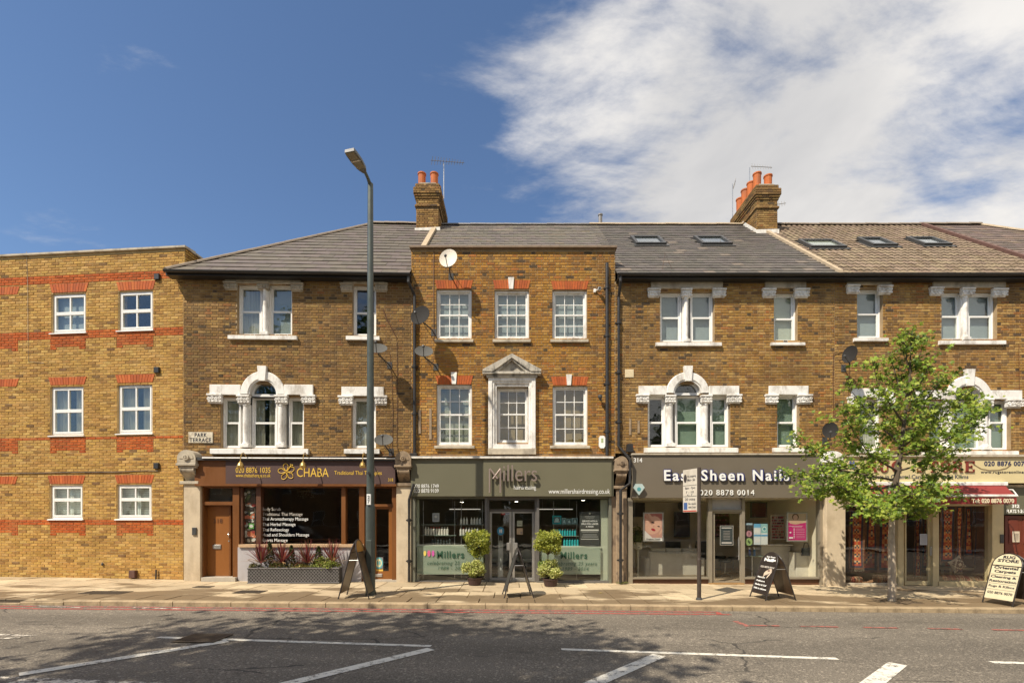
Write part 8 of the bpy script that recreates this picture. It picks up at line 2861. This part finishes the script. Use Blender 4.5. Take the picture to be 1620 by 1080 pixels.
for k, (x, dep) in enumerate(((1147, 1.6), (1160, 2.6), (1140, 3.0))):
    s, _ = D1.L(x, 890, -dep); P = D1.W(s, dep, 0)
    t = thing('salon_stool', ['nearest low wheeled stool behind the nail bar door', 'middle wheeled stool further inside the nail bar', 'furthest wheeled stool deep inside the nail bar'][k], 'stool', (P.x, P.y, zg(P.x) + .02), k, 'stools inside the nail bar')
    mb = MB(); mb.lathe([(.17, .45), (.19, .47), (.19, .52), (.17, .54), (.02, .54)], n=14); mb.build('seat', M_dkb, t)
    mb = MB(); mb.tube([(0, 0, .08), (0, 0, .46)], .02, 8); mb.build('post', M_steel, t)
    mb = MB()
    for a in range(5): mb.tube([(0, 0, .09), (.24 * math.cos(a * 1.257), .24 * math.sin(a * 1.257), .05)], .014, 6); mb.ball((.25 * math.cos(a * 1.257), .25 * math.sin(a * 1.257), .03), .03, n=6)
    mb.build('wheeled_base', M_steel, t)

# rug store: hanging rugs, cushion, rolled rugs
M_rug = mat('woven_wool', attr=True, rough=.95, var=.25, scale=25, bump=.004, bscale=80)
def rug(Bd, px, depth, seed, label, cell=.05, cols=None, lean=0.0):
    r = Bd.R(*px, -depth)
    t = thing('hanging_rug', label, 'rug', Bd.W((r[0] + r[2]) / 2, depth, r[1]), 0)
    w_, h = r[2] - r[0], r[3] - r[1]
    nx, nz = max(6, int(w_ / cell)), max(8, int(h / cell))
    nx += (nx + 1) % 2
    g = random.Random(seed)
    R1, R2, OR, CR, NV, BR = (.66, .10, .040), (.50, .075, .035), (.72, .28, .08), (.75, .55, .30), (.04, .04, .07), (.2, .09, .045)
    fld = cols or R1
    mb = MB()
    per = g.choice([9, 11, 13])
    for j in range(nz):
        for i in range(nx):
            u = abs(i - nx // 2); e = min(i, nx - 1 - i); ez = min(j, nz - 1 - j)
            v = abs(((j + seed) % per) - per // 2)
            if e == 0 or ez == 0: c = BR
            elif e == 1 or ez == 1: c = NV
            elif e == 2 or ez == 2: c = OR if j % 4 < 2 else R2
            else:
                dd = u + v
                c = fld
                if dd == per // 2: c = CR if i % 2 else OR
                elif dd == per // 2 - 1: c = NV
                elif dd == per // 2 - 2: c = OR
                elif dd == 0: c = OR
                elif dd < per // 2 - 2: c = R2 if dd % 2 else OR
                elif (i * 3 + j * 5 + seed) % 23 == 0: c = OR
            x0 = -w_ / 2 + w_ * i / nx; x1 = -w_ / 2 + w_ * (i + 1) / nx
            k = g.uniform(.8, 1.15)
            yy = .02 * math.sin(i * .8 + j * .15)
            y2 = .02 * math.sin((i + 1) * .8 + j * .15)
            y3 = .02 * math.sin(i * .8 + (j + 1) * .15); y4 = .02 * math.sin((i + 1) * .8 + (j + 1) * .15)
            mb.quad((x0, yy, h * j / nz), (x1, y2, h * j / nz), (x1, y4, h * (j + 1) / nz), (x0, y3, h * (j + 1) / nz), 0, tuple(q * k for q in c))
    o = mb.build('woven_panel', M_rug, t); so = o.modifiers.new('thick', 'SOLIDIFY'); so.thickness = .012
    mb = MB(); mb.tube([(-w_ / 2 - .02, .01, h + .01), (w_ / 2 + .02, .01, h + .01)], .014, 6); mb.build('hanging_rod', M_dkwood, t)
    mb = MB()
    for i in range(int(w_ / .03)): mb.tube([(-w_ / 2 + .015 + i * .03, 0, 0), (-w_ / 2 + .015 + i * .03 + g.uniform(-.008, .008), 0, -.06)], .004, 3, cap=False)
    mb.build('fringe', mat('wool_fringe', (.5, .42, .28), .9), t, kind='stuff')
rug(E1, (1343, 806, 1368, 900), .50, 3, 'red medallion rug at the left edge of the left rug store window')
rug(E1, (1369, 810, 1388, 870), .85, 8, 'dark narrow rug second from the left in the rug store', cols=(.26, .07, .04))
rug(E1, (1446, 806, 1458, 915), 1.3, 5, 'tall narrow runner seen through the rug store door')
rug(E1, (1458, 815, 1472, 900), 1.6, 12, 'brown runner right of the tall one behind the rug store door', cols=(.42, .16, .07))
rug(E1, (1487, 799, 1512, 890), .55, 2, 'deep red rug with diamonds at the left of the right rug store window')
rug(E1, (1513, 799, 1523, 905), .50, 7, 'narrow red and cream runner in the middle of the right rug store window', cell=.035)
rug(E1, (1525, 799, 1540, 880), .60, 9, 'brownish rug between the two patterned runners', cols=(.36, .18, .08))
rug(E1, (1541, 799, 1553, 895), .50, 11, 'orange and cream lozenge runner in the right rug store window', cell=.04, cols=(.62, .22, .06))
rug(E1, (1555, 799, 1569, 895), .55, 4, 'dark red rug at the right edge of the right rug store window')


rug(E1, (1488, 799, 1530, 905), .95, 6, 'broad dark red rug hanging behind the runners at the left of the right window', cell=.07, cols=(.50, .09, .04))
rug(E1, (1531, 799, 1572, 905), .95, 10, 'broad brown red rug hanging behind the runners at the right of the right window', cell=.07, cols=(.42, .13, .05))
rug(E1, (1388, 803, 1420, 905), 1.1, 14, 'broad rust coloured rug at the right of the left rug store window', cell=.07, cols=(.46, .10, .04))
rug(E1, (1346, 803, 1390, 905), 1.25, 15, 'broad maroon rug behind the medallion rug in the left window', cell=.07, cols=(.34, .06, .03))


def rolled(Bd, x0, x1, y, depth, rr, label, seed, m=None):
    s0, z = Bd.L(x0, y, -depth); s1, _ = Bd.L(x1, y, -depth)
    t = thing('rolled_rug', label, 'rug', Bd.W((s0 + s1) / 2, depth, Bd.zs(s0) + .02 + rr), 0, 'rolled rugs on the rug store floor')
    g = random.Random(seed)
    mb = MB(); n = 16; L = (s1 - s0) / 2
    for i in range(24):
        xa, xb = -L + 2 * L * i / 24, -L + 2 * L * (i + 1) / 24
        c = g.choice([(.26, .04, .025), (.35, .13, .05), (.42, .32, .18), (.15, .03, .02), (.3, .2, .1)])
        for k in range(n):
            a, b = k * 2 * math.pi / n, (k + 1) * 2 * math.pi / n
            mb.quad((xa, rr * math.cos(a), rr * math.sin(a)), (xb, rr * math.cos(a), rr * math.sin(a)), (xb, rr * math.cos(b), rr * math.sin(b)), (xa, rr * math.cos(b), rr * math.sin(b)), 0, c)
    mb.build('roll', M_rug, t)
    mb = MB(); mb.lathe([(rr * .98, -L), (rr * .3, -L - .002)], n=14, axis='x'); mb.lathe([(rr * .98, L), (rr * .3, L + .002)], n=14, axis='x'); mb.build('roll_end', mat('rug_backing', (.3, .22, .13), .9), t)
rolled(E1, 1487, 1522, 915, .35, .12, 'rolled rug on the floor at the left of the right rug store window', 1)
rolled(E1, 1524, 1567, 917, .33, .11, 'rolled rug on the floor at the right of the right rug store window', 2)
rolled(E1, 1385, 1415, 917, .40, .12, 'rolled red rug behind the tree trunk in the left rug store window', 3)
rolled(E1, 1342, 1362, 919, .35, .09, 'short rolled rug in the left corner of the rug store', 4)
s, _ = E1.L(1525, 905, -.5)
t = thing('wooden_bench', 'low pale wooden bench in the right rug store window', 'bench', E1.W(E1.L(1527, 905, -.75)[0], .75, E1.zs(4) + .02))
mb = MB(); mb.cbox(-.65, .65, -.2, .2, .36, .44, .01); mb.build('seat', mat('pale_wood', (.42, .29, .15), .5, .15), t)
for x, y in ((-.55, -.14), (.55, -.14), (-.55, .14), (.55, .14)):
    mb = MB(); mb.lathe([(.03, 0), (.04, .12), (.025, .2), (.035, .36)], (x, y, 0), 8); mb.build('leg', mat('pale_wood'), t)
def cushion(Bd, x, y, depth, size, rot, label, c1, c2):
    s, z = Bd.L(x, y, -depth)
    t = thing('cushion', label, 'cushion', Bd.W(s, depth, z), 0)
    mb = MB(); n = 10; g = random.Random(5)
    def P(i, j, sgn):
        u, v = i / n * 2 - 1, j / n * 2 - 1
        th = .10 * (1 - u * u) ** .5 * (1 - v * v) ** .5 if abs(u) < 1 and abs(v) < 1 else 0
        X, Z = u * size * (1 - .12 * (1 - v * v) * abs(u)), v * size * (1 - .12 * (1 - u * u) * abs(v))
        return (X * math.cos(rot) - Z * math.sin(rot), sgn * th, X * math.sin(rot) + Z * math.cos(rot))
    for sgn in (-1, 1):
        for i in range(n):
            for j in range(n):
                q_ = [P(i, j, sgn), P(i + 1, j, sgn), P(i + 1, j + 1, sgn), P(i, j + 1, sgn)]
                if sgn == 1: q_ = q_[::-1]
                u, v = abs(i - 4.5), abs(j - 4.5)
                mb.quad(*q_, 0, c1 if (int(u + v) % 3 == 1 or max(u, v) > 4) else c2)
    mb.build('cover', M_rug, t)
cushion(E1, 1514, 892, .45, .20, .55, 'cream patterned cushion propped on its corner in the rug store window', (.55, .44, .30), (.16, .09, .06))
cushion(E1, 1562, 893, .45, .20, .3, 'orange and cream striped cushion by the right post of the rug store window', (.50, .22, .10), (.55, .45, .30))
panel_thing(E1, 'window_notice', 'white paper notice on the rug store door glass', 'notice', (1455.5, 844, 1467, 861.5), -.01, .002, M_wtext, [('r', 0, 0, 1, 1, (.50, .52, .56))] + [('r', .12, .15 + k * .1, .88, .18 + k * .1, (.2, .2, .25)) for k in range(8)])
panel_thing(E1, 'window_notice', 'small pale notice right of the larger one on the rug store door glass', 'notice', (1468, 846, 1474, 858), -.01, .002, M_wtext, [('r', 0, 0, 1, 1, (.35, .36, .33))])

M_slate2 = mat('opposite_roof', (.13, .10, .08), .8, .2, 4)
# ================================================================== ACROSS THE STREET (behind the camera; seen in the panes and as shade on the road)
M_bark3 = mat('grey_bark', (.14, .11, .08), .9, .3, 5, bump=.02, bscale=12, stretch=(1, 1, .3))
def park_tree(x, y, H_, R_, n, seed, label, c0, size=.30, low=.40):
    t = thing('park_tree', label, 'tree', (x, y, .1), 0, 'mature trees across the street')
    g = random.Random(seed); gn = np.random.default_rng(seed)
    zc = H_ * (low + 1) / 2; hz = H_ * (1 - low) / 2
    mb = MB(); mb.tube([(0, 0, -.2), (.05, 0, 1.2), (.1, .05, H_ * low), (.0, 0, H_ * .6)], [.36, .28, .24, .16], 12); mb.build('trunk', M_bark3, t)
    mb = MB(); cl_ = []
    for k in range(46):
        a = g.uniform(0, 2 * math.pi); el = g.uniform(-.9, 1.5)
        q_ = g.uniform(.55, .98)
        P = Vector((R_ * q_ * math.cos(a) * math.cos(el), R_ * q_ * math.sin(a) * math.cos(el), zc + hz * q_ * math.sin(el)))
        mb.tube([(0, 0, H_ * g.uniform(low * .8, .6)), (P.x * .4, P.y * .4, P.z * .75), P], [.10, .06, .02], 6)
        cl_.append(tuple(P))
    mb.build('limbs', M_bark3, t)
    cl_ = np.array(cl_)
    i = gn.integers(0, len(cl_), n)
    C = cl_[i] + gn.normal(size=(n, 3)) * np.array([R_ * .16, R_ * .16, hz * .17])
    leaves('crown', C, size, [tuple(q * k for q in c0) for k in (.6, .85, 1.1, 1.4)], M_leaf, t, up=.6, seed=seed)
    return t
park_tree(-8.8, -1.0, 12.8, 4.2, 9500, 11, 'mature street tree left of the camera whose crown shades the road', (.06, .10, .02), .34, .56)
park_tree(-15.5, -8.5, 12, 4.2, 4500, 12, 'leafy park tree across the street to the left', (.05, .09, .02), .36, .25)
park_tree(-24, -11, 14, 5.0, 4500, 13, 'tall park tree far left across the street', (.045, .08, .02), .38, .2)
park_tree(5.5, -12.5, 8.0, 3.8, 4500, 14, 'round park tree behind the camera to the right', (.06, .10, .02), .34, .25)
park_tree(13.5, -9, 10, 4.3, 4500, 15, 'broad park tree across the street to the right', (.055, .095, .02), .36, .25)
park_tree(22.5, -11, 13, 5.0, 4500, 16, 'tall park tree far right across the street', (.05, .085, .02), .38, .2)
park_tree(-4.0, -20, 10, 4.6, 4500, 17, 'more distant park tree straight across the street', (.05, .09, .02), .40, .2)
# brick houses across the street
M_opp = mat('opposite_brick', (.30, .18, .09), .9, .3, 4)
for k, (x0, wd_, ht, lb) in enumerate(((-44, 14, 7.5, 'leftmost brown brick house across the street behind the trees'), (-29, 15, 8.2, 'long brown brick house across the street opposite the modern block'), (-13, 12, 7.4, 'brown brick house across the street opposite the massage shop'), (0, 13, 7.0, 'brown brick house across the street opposite the salon'), (14, 14, 8.0, 'brown brick house across the street opposite the rug store'), (29, 15, 7.4, 'rightmost brown brick house across the street'))):
    t = thing('brick_house', lb, 'house', (x0, -17, .1), 0)
    mb = MB(); mb.box(0, wd_, -8, 0, -.5, ht); mb.build('wall', M_opp, t)
    mb = MB(); mb.prism([(-8.3, ht), (.3, ht), (-4, ht + 2.6)], -.05, wd_ + .05, axis='x'); mb.build('roof', M_slate2, t)
    for j in (0, 1):
        for i in range(int(wd_ / 3)):
            xx = .9 + i * 3
            if j == 0 and i == 1:
                mb = MB(); mb.box(xx, xx + 1, .0, .05, 0, 2.2); mb.build('door', M_dkwood, t); continue
            mb = MB(); frame_bars(mb, xx, .9 + j * 3, xx + 1.2, 2.5 + j * 3, .08, -.02, .05); mb.box(xx + .08, xx + 1.12, 0, .03, 1.66 + j * 3, 1.74 + j * 3)
            wn = mb.build('window', M_white, t)
            mb = MB(); mb.box(xx + .08, xx + 1.12, .005, .015, .98 + j * 3, 2.42 + j * 3); mb.build('pane', mat('dark_pane', (.03, .035, .04), .1), wn)
# garden wall across the street
wl = thing('garden_wall', 'low brown brick wall along the far pavement behind the camera', 'wall', (0, -6.6, .1))
mb = MB(); mb.box(-40, 40, -.12, .12, -.3, 1.25); mb.build('masonry', mat('brown_wall_brick', (.22, .13, .06), .9, .3, 5), wl)
mb = MB(); mb.cbox(-40, 40, -.17, .17, 1.25, 1.33, .01); mb.build('coping', M_stone, wl)


def car(x, y, rz, m, label, est=True):
    t = thing('passing_car', label, 'car', (x, y, zr(x)), rz, 'cars in the near lane')
    # lofted body: half-sections along the length, z profile and half width
    xs = [-2.15, -2.05, -1.7, -1.2, -.75, -.1, .6, 1.2, 1.75, 2.05, 2.15]
    top = [.62, .80, .88, .93, .97, .97, .97, .97, .95, .85, .66]
    wd = [.62, .80, .88, .90, .90, .90, .90, .90, .88, .82, .66]
    mb = MB(); rings = []
    for X, Z, Wd in zip(xs, top, wd):
        rings.append(mb.add([(X, -Wd * .92, .24), (X, -Wd, .45), (X, -Wd * .98, Z * .8), (X, -Wd * .84, Z), (X, Wd * .84, Z), (X, Wd * .98, Z * .8), (X, Wd, .45), (X, Wd * .92, .24)]))
    for a, b in zip(rings, rings[1:]):
        for k in range(8):
            j = (k + 1) % 8
            mb.face((a + k, b + k, b + j, a + j))
    mb.face(tuple(rings[0] + k for k in range(8))); mb.face(tuple(rings[-1] + k for k in range(8))[::-1])
    mb.build('body', m, t, smooth=True)
    # greenhouse
    xb = [-1.05, -.35, .3, 1.0, 1.75] if est else [-1.05, -.35, .3, .9, 1.6]
    zt_ = [.95, 1.40, 1.45, 1.40, .97]
    g_ = MB(); rings = []
    for X, Z in zip(xb, zt_):
        k = (Z - .95) / .5
        rings.append(g_.add([(X, -.80, .94), (X, -.80 + .18 * k, max(Z, .955)), (X, .80 - .18 * k, max(Z, .955)), (X, .80, .94)]))
    for a, b in zip(rings, rings[1:]):
        for k in range(3): g_.face((a + k, b + k, b + k + 1, a + k + 1))
    g_.build('window_glass', mat('car_glass', (.02, .025, .025), .06, 0, spec=.9), t)
    r_ = MB(); r_.prism([(-.38, 1.405), (.3, 1.455), (.95, 1.425), (.95, 1.445), (.3, 1.475), (-.38, 1.425)], -.60, .60); r_.build('roof', m, t)
    pz = MB()
    for s in (-1, 1):
        for X0, Z0, X1, Z1 in ((-1.05, .96, -.36, 1.42), (1.0, 1.41, 1.68, .97), (.28, .96, .3, 1.46)):
            y0 = .80 if Z0 < 1 else .62; y1 = .80 if Z1 < 1 else .63
            pz.tube([(X0, s * (y0 + .005), Z0), (X1, s * (y1 + .005), Z1)], .03, 6)
    pz.build('pillars', m, t)
    for X in (-1.35, 1.32):
        for s in (-1, 1):
            w_ = MB(); w_.lathe([(.18, -.11), (.31, -.11), (.33, -.08), (.33, .08), (.31, .11), (.18, .11)], n=20, axis='y')
            wo = w_.build('wheel', mat('tyre', (.02, .02, .02), .8), t, loc=(X, s * .80, .33))
            r2 = MB(); r2.lathe([(.20, -.10), (.20, .10)], n=16, axis='y')
            for k in range(5): a = k * 1.2566; r2.tube([(0, s * .115, 0), (.19 * math.cos(a), s * .115, .19 * math.sin(a))], .022, 5)
            r2.build('rim', M_alu, wo)
    l_ = MB()
    for s in (-1, 1):
        l_ = MB(); l_.ball((-2.03, s * .66, .70), .09, .16, .07, 8); l_.build('headlight', mat('lamp_glass', (.6, .6, .58), .1), t)
    l_ = MB(); l_.box(-2.17, -2.12, -.4, .4, .38, .60); l_.build('grille', M_dkb, t)
    l_ = MB(); l_.box(-2.175, -2.165, -.26, .26, .44, .54); l_.build('number_plate', M_wtext, t)
    l_ = MB()
    for s in (-1, 1):
        l_ = MB(); l_.ball((-.85, s * .98, 1.0), .08, .11, .06, 8); l_.build('door_mirror', m, t)
    return t
car(-11.0, 1.9, rad(2), mat('dark_green_paint', (.035, .04, .03), .15, .02, metal=.5), 'dark car in the near lane at the left, mirrored in the massage shop window')
car(9.6, 1.7, rad(178), mat('silver_paint', (.30, .30, .29), .2, .02, metal=.7), 'silver car in the near lane at the right, mirrored in the nail bar window')
